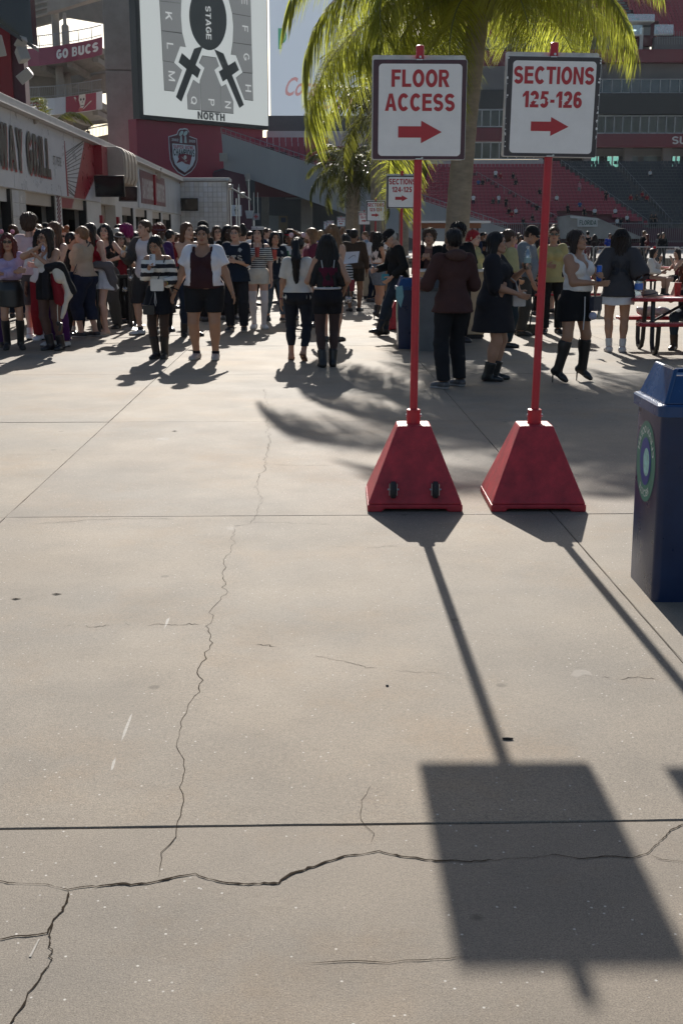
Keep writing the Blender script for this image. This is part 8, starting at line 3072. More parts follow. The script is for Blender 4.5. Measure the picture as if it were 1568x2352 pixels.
# --- right hand group
PP['hood'] = person('broad person from behind in dark brown hooded jacket and black trousers by the counter', 1034, 888, 529, face=196, fem=False, build=1.08, tone='brown', hair=('crop', 'black'), shirt=dict(kind='jacket', col=(.062, .03, .028), neck='crew', hem=.80, sleeve=1.0, loose=.016), bottom=dict(kind='trousers', col=(.016, .017, .02)), shoes=('sneaker', (.06, .06, .065), (.4, .4, .42)),
     extras=[('hood', (.085, .05, .045))], arms={'L': ((.26, -.26, 1.08), 'relaxed'), 'R': ((-.2, -.26, 1.05), 'relaxed')}, stance=((.13, .1, 0, .5, 0), (-.12, -.06, 0, .35, 0)))
PP['snd'] = person('person with dark hair and sunglasses seen past the hooded jacket', 1055, Y=18.4, top=517, face=10, fem=False, tone='dark', hair=('mop', 'black'), shirt=tee(BLK), bottom=dict(kind='jeans', col=BLK), extras=[('sunglasses',)])
PP['redh'] = person('person with red tied back hair in yellow polo shirt and black trousers', 1078, 775, 531, face=62, tone='fair', build=1.15, hair=('lowpony', 'red'), shirt=tee((.40, .36, .17), loose=.016, hem=.84), bottom=dict(kind='trousers', col=BLK), shoes=('sneaker', BLK))
PP['blkd'] = person('person with long black hair in loose black tee dress and boots holding a bottle', 1131, 873, 538, face=72, tone='tan', build=1.22, hair=('long', 'black'), shirt=dict(kind='tee_dress', col=(.022, .022, .027), neck='crew', hem=.56, sleeve=.62, loose=.03), shoes=('boot', (.018, .02, .022)),
     arms={'L': ((.1, -.30, 1.26), 'grip', (.6, .3, -.8)), 'R': ((-.1, -.26, 1.0), 'relaxed')}, head=(.1, -.05, 0), stance=((.10, -.02, 0, .2, 0), (-.10, .02, 0, .1, 0)))
PP['yelm'] = person('person in yellow hooded top and dark trousers behind the black tee dress', 1160, 797, 530, face=110, fem=False, tone='tan', hair=('crop', 'brown'), shirt=tee((.4, .36, .18), sleeve=.55, loose=.018, hem=.84), bottom=dict(kind='trousers', col=(.018, .03, .038)), shoes=('sneaker', BLK), extras=[('hood', (.47, .41, .18))])
PP['capg'] = person('large person in black cap, grey polo and grey trousers looking down to the right', 1196, 770, 520, face=72, fem=False, build=1.38, tone='tan', hair=('crop', 'dark'), lean=.12, head=(0, .35, 0), shirt=tee((.16, .19, .22), loose=.018, hem=.86), bottom=dict(kind='trousers', col=(.05, .05, .047)), shoes=('sneaker', (.03, .028, .026)), extras=[('cap', BLK)], arms={'R': ((-.26, -.24, .84), 'relaxed'), 'L': ((.2, -.3, 1.1), 'relaxed')})
PP['swp'] = person('person in sunglasses and yellow jacket holding a long handled dustpan', 1263, 765, 525, face=-8, tone='tan', hair=('bun', 'brown'), shirt=tee((.40, .35, .16), sleeve=.9, loose=.02, hem=.82), bottom=dict(kind='trousers', col=(.014, .015, .017)), shoes=('sneaker', BLK), extras=[('sunglasses',)], arms={'R': ((-.28, -.16, .96), 'grip', (-.8, .5, -.3))})
PP['vtop'] = person('person in white V neck top and pointed black knee boots holding a blue can', 1312, 877, 533, face=42, tone='olive', build=1.2, hair=('bob', 'dark'), head=(.25, -.18, 0), heel=.08, shirt=dict(kind='top', col=(.70, .68, .65), neck='v', hem=.98, sleeve=0), bottom=dict(kind='skirt', col=(.012, .012, .014), hem=.64, flare=.015, pleats=(6, .006), waist=1.0), shoes=('kneeboot', (.014, .014, .015)),
     arms={'L': ((.06, -.30, 1.16), 'grip', (.9, .3, -.6)), 'R': ((-.02, -.28, 1.08), 'relaxed', (-.5, .3, -.8))}, stance=((.20, -.02, 0, .35, 0), (-.19, .04, 0, .3, 0)))
PP['n94'] = person('person from behind in grey jersey with number 94 and white skirt', 1412, 808, 531, face=172, tone='tan', build=1.18, hair=('curly', 'dark'), shirt=tee((.058, .055, .06), hem=.77, sleeve=.55, loose=.045, flare=.02, print=(('94', B3, .006), 1.16, .25, .20, mk('print_black', (.012, .014, .022), .7, var=0), True)), bottom=dict(kind='skirt', col=(.66, .65, .66), hem=.66, flare=.03, waist=.98), shoes=('sneaker', (.62, .58, .56), (.55, .5, .5)), socks=((.64, .62, .6), .32), extras=[('backcap', BLK), ],
                   arms={'R': ((-.32, .04, .88), 'relaxed'), 'L': ((.3, .0, .9), 'relaxed')}, stance=((.09, 0, 0, .1, 0), (-.09, .03, 0, -.15, 0)))
# --- seated at the tables
PP['s1'] = person('person with red pompom ears and white ruffled blouse seated at the far picnic table', 1496, H=1.65, at_pos=(at(1494, 560, 32.8)[0], 32.8, 0), face=70, seat=.48, tone='tan', hair=('long', 'dark'), shirt=dict(kind='blouse', col=(.62, .6, .57), neck='scoop', hem=.98, sleeve=1.0, loose=.025), bottom=dict(kind='skirt', col=BLK, hem=.8, flare=.05), shoes=('boot', BLK), arms={'L': ((.03, -.22, 1.40), 'fist'), 'R': ((-.05, -.3, 1.08), 'relaxed')}, stance=SITF, extras=[('ears', (.5, .02, .03), .07)], lean=.12)
PP['s2'] = person('person with glasses, black top and pink lanyard seated behind the white blouse', 1466, H=1.62, at_pos=(at(1464, 560, 36.5)[0], 36.5, 0), face=10, seat=.48, tone='light', hair=('waves', 'brown'), shirt=tee(BLK), bottom=dict(kind='jeans', col=DEN), arms={'L': ((.04, -.3, 1.1), 'grip'), 'R': ((-.05, -.3, 1.1), 'grip')}, stance=SITF, extras=[('glasses',)], head=(0, .4, 0))
PP['s3'] = person('person with white pompom ears and bare shoulders seated at the far table, right edge', 1552, H=1.62, at_pos=(at(1554, 560, 33.2)[0], 32.75, 0), face=-75, seat=.48, tone='light', hair=('long', 'dark'), shirt=dict(kind='top', col=(.2, .05, .06), neck='strapless', hem=.98, sleeve=0), bottom=dict(kind='shorts', col=BLK), arms={'L': ((.03, -.2, 1.38), 'relaxed'), 'R': ((-.1, -.4, 1.2), 'grip')}, stance=SITF, extras=[('ears', (.6, .58, .56), .07)], lean=.15)
PP['s4'] = person('person with curly brown hair seated at the near picnic table, cut by the edge', 1574, H=1.66, at_pos=(at(1580, 700, 17.42)[0], 17.42, 0), face=-25, seat=.48, tone='light', hair=('curly', 'chestnut'), shirt=dict(kind='top', col=(.03, .03, .035), neck='strapless', hem=.98, sleeve=0), bottom=dict(kind='jeans', col=(.035, .055, .075), fab='denim'), shoes=('boot', (.05, .03, .02)), arms={'R': ((-.14, -.34, 1.22), 'relaxed'), 'L': ((.14, -.3, 1.2), 'relaxed')}, stance=SITF, lean=.18, head=(-.2, .15, 0))
PP['s5'] = person('person with blond hair and pink top seated left of the red sign pole', 1229, H=1.6, at_pos=(at(1229, 560, 25.9)[0], 25.9, 0), face=75, seat=.48, tone='fair', hair=('long', 'blond'), shirt=tee((.6, .45, .45), sleeve=.5), bottom=dict(kind='shorts', col=BLK), arms={'L': ((.1, -.4, 1.15), 'relaxed'), 'R': ((-.1, -.42, 1.12), 'relaxed')}, stance=SITF, lean=.12)
PP['s6'] = person('person from behind in black jersey with white number patch seated left of the sign pole', 1216, H=1.6, at_pos=(at(1214, 560, 24.5)[0], 24.5, 0), face=160, seat=.48, tone='light', hair=('long', 'auburn'), shirt=tee((.02, .02, .022), loose=.02), bottom=dict(kind='jeans', col=BLK), stance=SITF)
PP['s7'] = person('person with orange hair seated behind the blue can', 1322, H=1.55, at_pos=(at(1322, 560, 26.2)[0], 25.9, 0), face=-30, seat=.48, tone='light', hair=('bob', 'orange'), shirt=tee((.5, .48, .44)), bottom=dict(kind='jeans', col=DEN), stance=SITF)
PP['s8'] = person('person in red top seated beside the black jersey at the half hidden table', 1262, H=1.6, at_pos=(at(1258, 560, 25.9)[0], 25.95, 0), face=-20, seat=.48, tone='tan', hair=('bob', 'dark'), shirt=tee((.3, .02, .03)), bottom=dict(kind='jeans', col=DEN), stance=SITF)
# --- standing beyond the tables
for px, Y, H, fc, fem, tn, hr, sh_, bt, lb in (
  (1209, 40, 1.72, 175, True, 'light', ('bun', 'dark'), dict(kind='top', col=BLK, neck='strapless', hem=.98, sleeve=0), BLK, 'person with bare back and dark bun standing beyond the tables'),
  (1236, 46, 1.75, 120, True, 'tan', ('short', 'black'), tee(BLK), BLK, 'person in black tee right of the bare backed person'),
  (1278, 66.5, 1.80, 20, False, 'tan', ('crop', 'black'), tee(BLK), BLK, 'person in black tee and dark trousers behind the crowd barrier'),
  (1333, 64, 1.72, -90, True, 'light', ('short', 'auburn'), tee((.10, .02, .035)), (.2, .02, .03), 'person in maroon top behind the barrier left of the number jersey'),
  (1350, 65, 1.84, 200, False, 'light', ('crop', 'black'), tank(BLK), (.2, .015, .03), 'tall person in black vest behind the barrier left of the number jersey'),
  (1365, 64.5, 1.66, 190, True, 'tan', ('waves', 'dark'), tee((.03, .02, .02)), BLK, 'person with wavy dark hair behind the barrier next to the black vest'),
  (1399, 66, 1.72, 5, False, 'tan', ('crop', 'black'), tee((.03, .06, .32)), DDEN, 'person in bright blue shirt behind the barrier'),
  (1478, 66.5, 1.86, 100, False, 'light', ('crop', 'light'), tee(BLK), BLK, 'tall fair person in black tee behind the barrier'),
  (1487, 65, 1.68, -95, True, 'light', ('long', 'auburn'), tee((.12, .03, .03)), BLK, 'person with auburn hair facing the tall fair person'),
  (1522, 64, 1.76, -30, True, 'light', ('longfront', 'dark'), tee(BLK, sleeve=1.0), BLK, 'person with long dark hair in black behind the barrier on the right'),
  (1513, 66.5, 1.7, 30, True, 'tan', ('long', 'black'), tee((.2, .19, .18)), BLK, 'person half hidden beside the long dark hair behind the barrier')):
 person(lb, px, Y=Y, H=H, face=fc, fem=fem, tone=tn, hair=hr, shirt=sh_, bottom=dict(kind='jeans', col=bt), group='people standing beyond the picnic tables')
# --- far crowd: prototypes copied without operators
def copy_tree(o, parent=None):
 c = o.copy()
 COL.objects.link(c)
 c.parent = parent
 for ch in o.children:
  copy_tree(ch, c)
 return c
cr = random.Random(21)
PROTO = []
spec = [('black tee and jeans', True, 'tan', ('long', 'black'), tee(BLK), BLK), ('white tee', True, 'light', ('longfront', 'brown'), tee((.62, .62, .62)), DDEN), ('grey tee', False, 'tan', ('crop', 'black'), tee(GRY), BLK), ('red top', True, 'fair', ('pony', 'chestnut'), tee((.26, .02, .03)), BLK),
  ('black cap and black tee', False, 'brown', ('crop', 'black'), tee(BLK), DDEN), ('pale lilac top', True, 'light', ('bob', 'blond'), tee((.42, .36, .5)), BLK), ('navy hoodie', False, 'light', ('short', 'brown'), tee(NAVY, sleeve=1.0), BLK), ('brown top', True, 'brown', ('curly', 'black'), tee((.14, .08, .05)), BLK),
  ('pink top', True, 'tan', ('bun', 'dark'), tee((.5, .22, .28)), BLK), ('pale blue shirt', False, 'fair', ('short', 'light'), tee((.25, .34, .45)), DEN)]
for i, (nm, fem, tn, hr, sh_, bt) in enumerate(spec):
 R_ = person('x', 600, Y=40 + i, H=1.66 if fem else 1.76, face=0, fem=fem, tone=tn, hair=hr, shirt=sh_, bottom=dict(kind='jeans', col=bt), lod=2, extras=[('cap', BLK)] if 'cap' in nm else ())['root']
 PROTO.append((nm, R_))
used = set()
where = [(395, 'far back in the crowd before the food stand'), (470, 'far back in the crowd before the tiled end block'), (560, 'far back in the crowd below the restroom sign'), (660, 'far back in the crowd before the tunnel door'), (740, 'far back in the crowd before the dark tunnel'), (800, 'far back in the crowd by the small section signs'), (905, 'far back in the crowd between the slim palms'), (1200, 'far back in the crowd right of the big palm trunk')]
occ = []
for k in range(88):
 i = k % len(PROTO)
 nm, R_ = PROTO[i]
 for _ in range(30):
  if k < 9:
   px, Y = cr.uniform(20, 330), cr.uniform(25.5, 40)
  elif k < 76:
   px, Y = cr.uniform(385, 900), cr.uniform(28, 52)
  else:
   px, Y = cr.uniform(1075, 1200), cr.uniform(34, 56)
  q = at(px, 542, Y)
  if q[0] > -6.2 + 0 and all((q[0] - a) ** 2 + (Y - b) ** 2 > .45 for a, b in occ):
   break
 occ.append((q[0], Y))
 c = R_ if i not in used else copy_tree(R_)
 used.add(i)
 s_ = cr.uniform(.94, 1.05)
 c.location = (q[0], Y, 0)
 c.scale = (s_,) * 3
 c.rotation_euler = (0, 0, math.radians(cr.choice((0, 20, -25, 180, 170, 195, 60, -70, 110)) + cr.uniform(-12, 12)))
 wh = 'far back in the queue along the food stand' if px < 340 else next(w for x, w in where if px < x)
 c['label'] = ('person in %s %s' % (nm, wh)).replace('far back in the crowd', 'far back') if len(nm.split()) > 3 else 'person in %s %s' % (nm, wh)
 c['group'] = 'people far back, %s' % (nm + ' ' + wh.replace('far back ', ''))
# --- spectators in the stands
SPEC = {}
for nm, seat, sh_, bt, tn, hr in (('white', True, (.6, .6, .6), BLK, 'light', ('long', 'brown')), ('black', True, BLK, BLK, 'tan', ('long', 'black')), ('red', True, (.3, .02, .03), BLK, 'light', ('short', 'dark')), ('blue', True, (.05, .1, .25), DDEN, 'tan', ('short', 'black')),
                                 ('yellow', False, (.55, .47, .22), BLK, 'tan', ('crop', 'black')), ('white', False, (.6, .6, .62), DDEN, 'tan', ('long', 'black')), ('black', False, BLK, BLK, 'tan', ('crop', 'black')), ('pink', False, (.5, .2, .25), (.2, .2, .2), 'fair', ('long', 'brown'))):
 SPEC[(nm, seat)] = person('x', 700, Y=90, H=1.65, face=0, tone=tn, hair=hr, shirt=tee(sh_), bottom=dict(kind='jeans', col=bt), seat=.46 if seat else None, stance=SITF if seat else None, lod=2)['root']
SU_ = set()
LOC = [(1070, 457, 'yellow', 0, 'left part of the red seats'), (1086, 461, 'white', 0, 'left part of the red seats'), (1137, 401, 'white', 0, 'top of the red seats'), (1149, 404, 'red', 1, 'top of the red seats'), (1077, 425, 'white', 1, 'left part of the red seats'), (1098, 420, 'blue', 1, 'left part of the red seats'),
       (1108, 418, 'black', 1, 'left part of the red seats'), (1178, 404, 'black', 1, 'top of the red seats'), (1184, 420, 'black', 1, 'upper red seats'), (1144, 461, 'white', 0, 'middle of the red seats'), (1161, 466, 'black', 0, 'middle of the red seats'), (1132, 459, 'black', 1, 'middle of the red seats'), (1168, 488, 'black', 1, 'lower red seats'), (1175, 490, 'red', 1, 'lower red seats'), (1184, 489, 'white', 1, 'lower red seats'),
       (1232, 478, 'black', 1, 'red seats left of the sign pole'), (1239, 437, 'black', 1, 'red seats left of the sign pole'), (1278, 457, 'white', 1, 'red seats right of the sign pole'), (1303, 478, 'black', 1, 'red seats right of the sign pole'), (1331, 469, 'blue', 1, 'red seats above the entrance wedge'), (1341, 485, 'black', 1, 'red seats above the entrance wedge'), (1365, 484, 'white', 1, 'red seats above the entrance wedge'),
       (1329, 425, 'pink', 0, 'aisle between red and charcoal seats'), (1390, 450, 'black', 0, 'aisle between red and charcoal seats'), (1412, 488, 'white', 1, 'red seats right of the entrance wedge'), (1439, 503, 'white', 1, 'red seats right of the entrance wedge'), (1417, 506, 'white', 1, 'lowest red seats'), (1425, 507, 'black', 1, 'lowest red seats'), (1448, 452, 'red', 1, 'charcoal seats beside the stairs'), (1461, 453, 'black', 1, 'charcoal seats beside the stairs'), (1474, 450, 'red', 1, 'charcoal seats beside the stairs'), (1485, 453, 'red', 1, 'charcoal seats beside the stairs'),
       (1492, 401, 'white', 1, 'upper charcoal seats'), (1494, 500, 'black', 0, 'foot of the charcoal seats'), (1503, 501, 'black', 0, 'foot of the charcoal seats'), (1201, 505, 'black', 1, 'lowest red seats'), (1222, 503, 'black', 1, 'lowest red seats'),
       (1345, 48, 'black', 0, 'upper deck'), (1383, 45, 'black', 1, 'upper deck'), (1426, 58, 'yellow', 0, 'upper deck by the glass entrance'), (1447, 99, 'black', 0, 'upper deck entrance'), (1458, 99, 'black', 0, 'upper deck entrance'), (1505, 94, 'black', 0, 'upper deck right of the entrance'), (1328, 51, 'white', 1, 'upper deck'), (1373, 5, 'white', 1, 'top of the upper deck'), (1392, 5, 'black', 1, 'top of the upper deck'), (1402, 6, 'white', 1, 'top of the upper deck'), (1402, 61, 'black', 1, 'upper deck')]
for px, py, nm, st, wh in LOC:
 key = (nm, bool(st))
 o = SPEC[key]
 c = o if key not in SU_ else copy_tree(o)
 SU_.add(key)
 best = None
 for r in range(24):
  if py > 200:
   if r >= ROWS:
    break
   Y, z = YB + DY * r, Z0 + DZ * r
  else:
   Y, z = 172.5 + DY * r, ZU + .52 * r
  yp = 542 - (z + (.7 if st else .95) - 1.6) / Y * F
  if py < 200:
   yp = CY - F * math.tan(math.atan2(z + (.7 if st else .95) - 1.6, Y) + PT) if False else yp
   d = at(px, py, Y)[2]
   yp = py + (d - (z + (.7 if st else .95))) * 10
  else:
   d = at(px, py, Y)[2]
   yp = py + (d - (z + (.7 if st else .95))) * 10
  if best is None or abs(yp - py) < best[0]:
   best = (abs(yp - py), Y, z)
 _, Y, z = best
 if 'entrance' in wh and py > 80 and py < 200:
  Y, z = 171.6, at(px, 111, 171.6)[2]
 c.location = (at(px, py, Y)[0], Y - (.05 if st else .28), z)
 c.rotation_euler = (0, 0, math.radians(cr.uniform(-40, 30)))
 c['label'] = 'tiny spectator in %s top %s in the %s' % (nm, 'seated' if st else 'standing', wh)
 c['group'] = 'spectators in %s, %s, %s' % (nm, 'seated' if st else 'standing', wh)
for px, lb in ((187, 'dark silhouette of a person leaning on the lowest ramp railing, lower one'), (201, 'dark silhouette of a person at the lowest ramp railing, taller one')):
 c = copy_tree(SPEC[('black', False)])
 p = at(px, 300 if px > 195 else 307, 124.8)
 c.location = (p[0], 124.8, p[2] - 1.4)
 c['label'] = lb
 c['group'] = 'people on the ramp'
tag(struct('x_unused'), None) if False else None
# ------------------------------------------------------------------ things people hold or have put down
def item(name, label, cat, loc, mb_mat, group=None, R=None, smooth=True):
 t = thing(name, label, cat, tuple(loc), 0, group)
 local(t)
 if R is not None:
  t.rotation_euler = Matrix(R.tolist()).to_euler()
 for nm, m_, mt in mb_mat:
  m_.build(nm, mt, t, smooth=smooth)
 return t
def phone(hand, label, col=(.6, .6, .62), up=(0, 0, .05), rz=0.0):
 m1, m2, m3 = MB(), MB(), MB()
 m1.prism([(x, -.005, z) for x, z in rrect(.075, .155, .012, 3)], [(x, .005, z) for x, z in rrect(.075, .155, .012, 3)])
 m2.box((0, .0055, 0), (.066, .001, .145))
 for j in range(3):
  m3.lathe((-.018, -.006, .055 - j * .022), [(.008, -.001), (.008, .003)], 8, axis='y')
 return item('phone', label, 'phone', hand + A3(*up), [('case', m1, cloth(col, 'leather')), ('display', m2, SCREENOFF), ('lens', m3, BLACKM)], R=Rz(rz) @ Rx(-.35), smooth=False)
def can(hand, label, col, up=(0, 0, 0), R=None, h=.155):
 m1, m2 = MB(), MB()
 m1.lathe((0, 0, -h / 2), [(.024, 0), (.029, .008), (.029, h - .014), (.024, h)], 16)
 m2.lathe((0, 0, h / 2), [(.024, 0), (.022, .003)], 16)
 return item('drink_can', label, 'drink can', hand + A3(*up), [('body', m1, mk('can_%s' % label[:9].replace(' ', '_'), col, .25, metal=.5, var=.1)), ('lid', m2, STEEL)], R=R)
def bottle(loc, label, s=1.0, tint=(.75, .85, .9), R=None, lab=(.1, .25, .6), group=None):
 m1, m2, m3 = MB(), MB(), MB()
 m1.lathe((0, 0, 0), [(.03 * s, 0), (.033 * s, .01), (.033 * s, .13 * s), (.025 * s, .16 * s), (.013 * s, .185 * s), (.013 * s, .2 * s)], 14)
 m2.lathe((0, 0, .2 * s), [(.015 * s, 0), (.015 * s, .018 * s)], 10)
 m3.lathe((0, 0, .06 * s), [(.0337 * s, 0), (.0337 * s, .05 * s)], 14)
 return item('bottle', label, 'bottle', loc, [('body', m1, glassy('bottle_plastic', tint, .3, .08)), ('cap', m2, WALLW), ('wrapper', m3, mk('wrapper_%d' % int(lab[2] * 100), lab, .4))], R=R, group=group)
def cup(loc, label, col=(.34, .05, .045), s=1.0):
 m1, m2 = MB(), MB()
 m1.lathe((0, 0, 0), [(.032 * s, 0), (.045 * s, .16 * s), (.047 * s, .165 * s)], 16)
 m2.tube([(0, 0, .16 * s), (.02, 0, .24 * s)], .004, 6)
 return item('paper_cup', label, 'cup', loc, [('cup', m1, mk('cup_red_print', col, .45, var=.5, vscale=25)), ('straw', m2, WALLW)])
def lightstick(loc, label, hang=True):
 m1, m2, m3 = MB(), MB(), MB()
 s_ = -1 if hang else 1
 m1.ball((0, 0, s_ * .08), .05, 14)
 m2.tube([(0, 0, -s_ * .10), (0, 0, s_ * .03)], [.016, .02], 10)
 m2.lathe((0, 0, min(s_ * .03, s_ * .045)), [(.03, 0), (.03, .015)], 12)
 m3.ball((0, 0, s_ * .08), .02, 8)
 return item('light_stick', label, 'light stick', loc, [('globe', m1, glassy('clear_globe', (.9, .92, .95), .3, .03)), ('handle', m2, BLACKM), ('core', m3, mk('globe_core', (.4, .4, .42), .4))], group='light sticks with clear globes')
def pouch(loc, label, col, w=.16, h=.11, d=.05, fab='leather', strap=None, rz=0.0):
 m1 = MB()
 m1.prism([(x, -d / 2, z) for x, z in rrect(w, h, .015, 3)], [(x, d / 2, z) for x, z in rrect(w, h, .015, 3)])
 t = item('bag', label, 'bag', loc, [('pouch', m1, cloth(col, fab))], smooth=False, R=Rz(rz))
 if strap:
  m2 = MB()
  m2.tube([p - loc if rz == 0 else (np.linalg.inv(Rz(rz)) @ (p - loc)) for p in strap], .008, 5)
  m2.build('strap', cloth(col, fab), t)
 return t
H_ = lambda k, i: PP[k]['hand'][i][0]
phone(H_('strp', 1), 'white phone held up by the person in the striped sweater', (.6, .6, .62), (0.0, -.01, .06), .1)
pouch(H_('strp', 0) + A3(-.03, -.03, 0), 'small white zip pouch held by the person in the striped sweater', (.62, .6, .56), .17, .15, .04)
m = MB()
p = H_('strp', 0) + A3(-.06, -.03, -.08)
m.tube([p, p + A3(-.012, 0, -.14), p + A3(0, 0, -.19), p + A3(.012, 0, -.14), p], .004, 5)
tag(m.build('wrist_loop', cloth((.5, .5, .5)), loc=p), 'pale wrist loop dangling from the white zip pouch', 'strap')
pouch(PP['strp']['low'](-.06, -.24, .68), 'small black bag with keyring hanging before the black skirt of the striped sweater', BLK, .15, .12, .06, strap=[PP['strp']['low'](-.06, -.24, .74), PP['strp']['up'](.05, -.19, 1.05), PP['strp']['up'](.13, -.05, 1.37)])
can(H_('can', 1), 'white drink can lifted to the mouth by the halter top', (.5, .45, .55), (0.0, -.01, -.03), Rx(-.9), .13)
can(H_('vtop', 0), 'tall blue drink can held by the white V neck top', (.02, .1, .45), (.0, -.0, .02), None, .17)
I = PP['can']
p0 = I['up'](.2, -.2, 1.14)
JR, JW, JB = cloth((.20, .012, .02)), cloth((.58, .54, .47)), cloth((.014, .014, .018))
jt = thing('jacket', 'black, white and red racing jacket draped over the arm of the halter top', 'jacket', tuple(p0))
local(jt)
for nm, mat, pr in (('body', JR, [('c', A3(.06, .02, -.10), A3(.10, .04, -.42), .075, .085)]), ('white_panel', JW, [('c', A3(.08, .0, .02), A3(.12, -.02, -.12), .07, .075), ('c', A3(.17, .0, -.05), A3(.24, .02, -.35), .045, .05), ('c', A3(.22, .02, -.35), A3(.12, .03, -.66), .045, .028)]), ('black_sleeve', JB, [('c', A3(-.02, -.03, .03), A3(.14, -.02, .06), .062, .055), ('c', A3(.16, .0, .04), A3(.29, .03, -.30), .05, .05), ('c', A3(-.06, -.05, -.06), A3(-.07, -.05, -.36), .05, .055)])):
 V, Q = garment(pr, .014, .04, None, .006, 4)
 np_obj(nm, V, Q, [mat], jt)
m = MB()
q0 = I['up'](.28, -.2, .6)
m.tube([q0 + A3(.02, 0, .2), q0, q0 + A3(.0, 0, -.16)], .007, 5)
m2 = MB()
m2.ball((0, 0, -.19), (.03, .02, .035), 8)
m3 = MB()
m3.box((.03, 0, -.24), (.035, .02, .12), rot=Matrix.Rotation(.3, 3, 'Y'))
item('keyring', 'dark sunglasses strap and charm dangling below the racing jacket', 'keyring', q0, [('cord', MB().tube([(.02, 0, .2), (0, 0, 0), (0, 0, -.16)], .006, 5), STEEL), ('charm', m2, BLACKM), ('case', m3, BLACKM)])
pouch(PP['beig']['low'](.16, -.10, .93), 'dark hip bag with a blue card hanging at the beige tee', NAVY, .26, .15, .09, rz=math.radians(-112), strap=[PP['beig']['low'](.2, -.04, 1.0), PP['beig']['up'](.16, .04, 1.2), PP['beig']['up'](-.06, .1, 1.42)])
m = MB()
p = PP['beig']['low'](.10, -.19, .97)
m.box((0, 0, 0), (.09, .008, .055), rot=Matrix.Rotation(.12, 3, 'Y'))
item('badge', 'bright blue card on the dark hip bag of the beige tee', 'card', p + A3(-.02, -.07, 0), [('card', m, mk('card_blue', (.08, .32, .55), .4, var=.3, vscale=60))], smooth=False)
I = PP['redt']
p0 = I['low'](.13, .02, 1.0)
jt = thing('jacket', 'grey jacket tied round the waist above the white pleated skirt', 'jacket', tuple(p0))
local(jt)
V, Q = garment([('c', A3(-.16, -.1, .05), A3(.06, -.06, .04), .06, .065), ('c', A3(.05, -.07, .02), A3(.10, -.02, -.2), .075, .075), ('c', A3(.1, -.02, -.2), A3(.13, 0, -.36), .07, .03)], .014, .05, None, .008, 6)
np_obj('jacket_cloth', V, Q, [cloth((.13, .12, .125))], jt)
p = H_('hotd', 1)
item('hot_dog', 'hot dog in pale paper held by the tall person in the grey shirt', 'food', p + A3(0, -.01, .06), [('bun', MB().tube([(-.02, 0, -.07), (0, 0, 0), (.03, 0, .07)], [.022, .027, .02], 10), mk('bread', (.42, .25, .1), .7)), ('wrapper', MB().tube([(-.025, .0, -.09), (-.002, .0, 0.0)], [.02, .034], 9, caps=False), WALLW)])
bottle(H_('glas', 0) + A3(0, 0, -.02), 'clear bottle held by the red and black vest top', 1.0, lab=(.5, .5, .55))
lightstick(PP['glas']['low'](.03, -.28, .74), 'clear globe light stick hanging beside the black trousers in the queue')
lightstick(PP['hotd']['low'](-.15, -.2, .92), 'clear globe light stick at the waist of the tall person in the grey shirt')
lightstick(PP['bts2']['low'](.23, -.08, .60), 'clear globe light stick hanging from the hand of the second jersey wearer')
lightstick(PP['sail']['low'](-.2, -.2, .86), 'clear globe light stick at the side of the sailor hat wearer')
cup(H_('bts1', 1) + A3(-.02, -.04, .02), 'red printed cup carried by the jersey wearer left of the sailor hat')
cup(H_('bts2', 1) + A3(-.02, -.04, .0), 'red printed cup carried by the jersey wearer right of the sailor hat')
cup(H_('sail', 1) + A3(0, -.04, -.02), 'red and white printed cup with dark straw held by the sailor hat wearer', (.4, .22, .2), 1.0)
I = PP['lhair']
m = MB()
p = H_('lhair', 0)
m.add([(-.11, 0, -.07), (.10, .02, -.05), (.13, .03, .10), (-.07, .01, .09), (0, .03, .02)], [(0, 1, 4), (1, 2, 4), (2, 3, 4), (3, 0, 4)])
m2 = MB()
m2.tube([(-.04, -.004, .0), (.02, .0, .04), (.06, .01, .05), (.065, .01, .02)], .003, 4)
item('paper_sheet', 'white paper sheet with a sketch held right of the long black hair', 'paper', at(806, 594, 16.2), [('sheet', m, mk('paper_white', (.66, .66, .72), .7, var=.03)), ('sketch_line', m2, INK)], smooth=False, R=Rz(.3))
pouch(at(803, 655, 15.9), 'small red bag hanging at the hip of the long black hair', (.25, .015, .03), .13, .15, .05)
lightstick(at(800, 673, 15.8), 'clear globe light stick under the small red bag')
V, Q = garment([('c', A3(0, 0, .1), A3(.03, 0, -.12), .05, .06)], .014, .03, None, .012, 3)
fl = thing('flannel_shirt', 'black and white checked shirt tied at the hip of the long black hair', 'shirt', tuple(at(800, 633, 16.1)))
local(fl)
np_obj('cloth', V, Q, [striped('check_cloth', (.5, .5, .48), (.02, .02, .02), .035, axis=2)], fl)
p = H_('fan', 1)
item('hand_fan', 'round white paper fan held by the tan dress', 'fan', p + A3(0, -.02, .17), [('disc', MB().lathe((0, 0, 0), [(.11, -.002), (.11, .002)], 20, axis='y'), mk('paper_white', (.66, .66, .72), .7)), ('handle', MB().tube([(0, 0, -.11), (0, 0, -.24)], .008, 6), BLACKM)])
lightstick(H_('denm', 1) + A3(.05, 0, .02), 'clear globe light stick in the hands of the denim shorts wearer')
pouch(PP['lean']['low'](.06, -.22, .92), 'round turquoise purse at the wrist of the leaning person', (.03, .25, .33), .12, .1, .05)
bottle(H_('blkd', 0) + A3(.0, 0, -.03), 'clear water bottle lifted by the person in the black tee dress', 1.15, lab=(.3, .42, .42))
pouch(PP['blkd']['low'](.1, -.26, .93), 'white embroidered bag on a patterned strap across the black tee dress', (.5, .48, .46), .14, .16, .07, strap=[PP['blkd']['low'](.1, -.25, 1.0), PP['blkd']['up'](.17, -.2, 1.12), PP['blkd']['up'](.14, .02, 1.3), PP['blkd']['up'](-.02, .08, 1.43)])
p = H_('swp', 1)
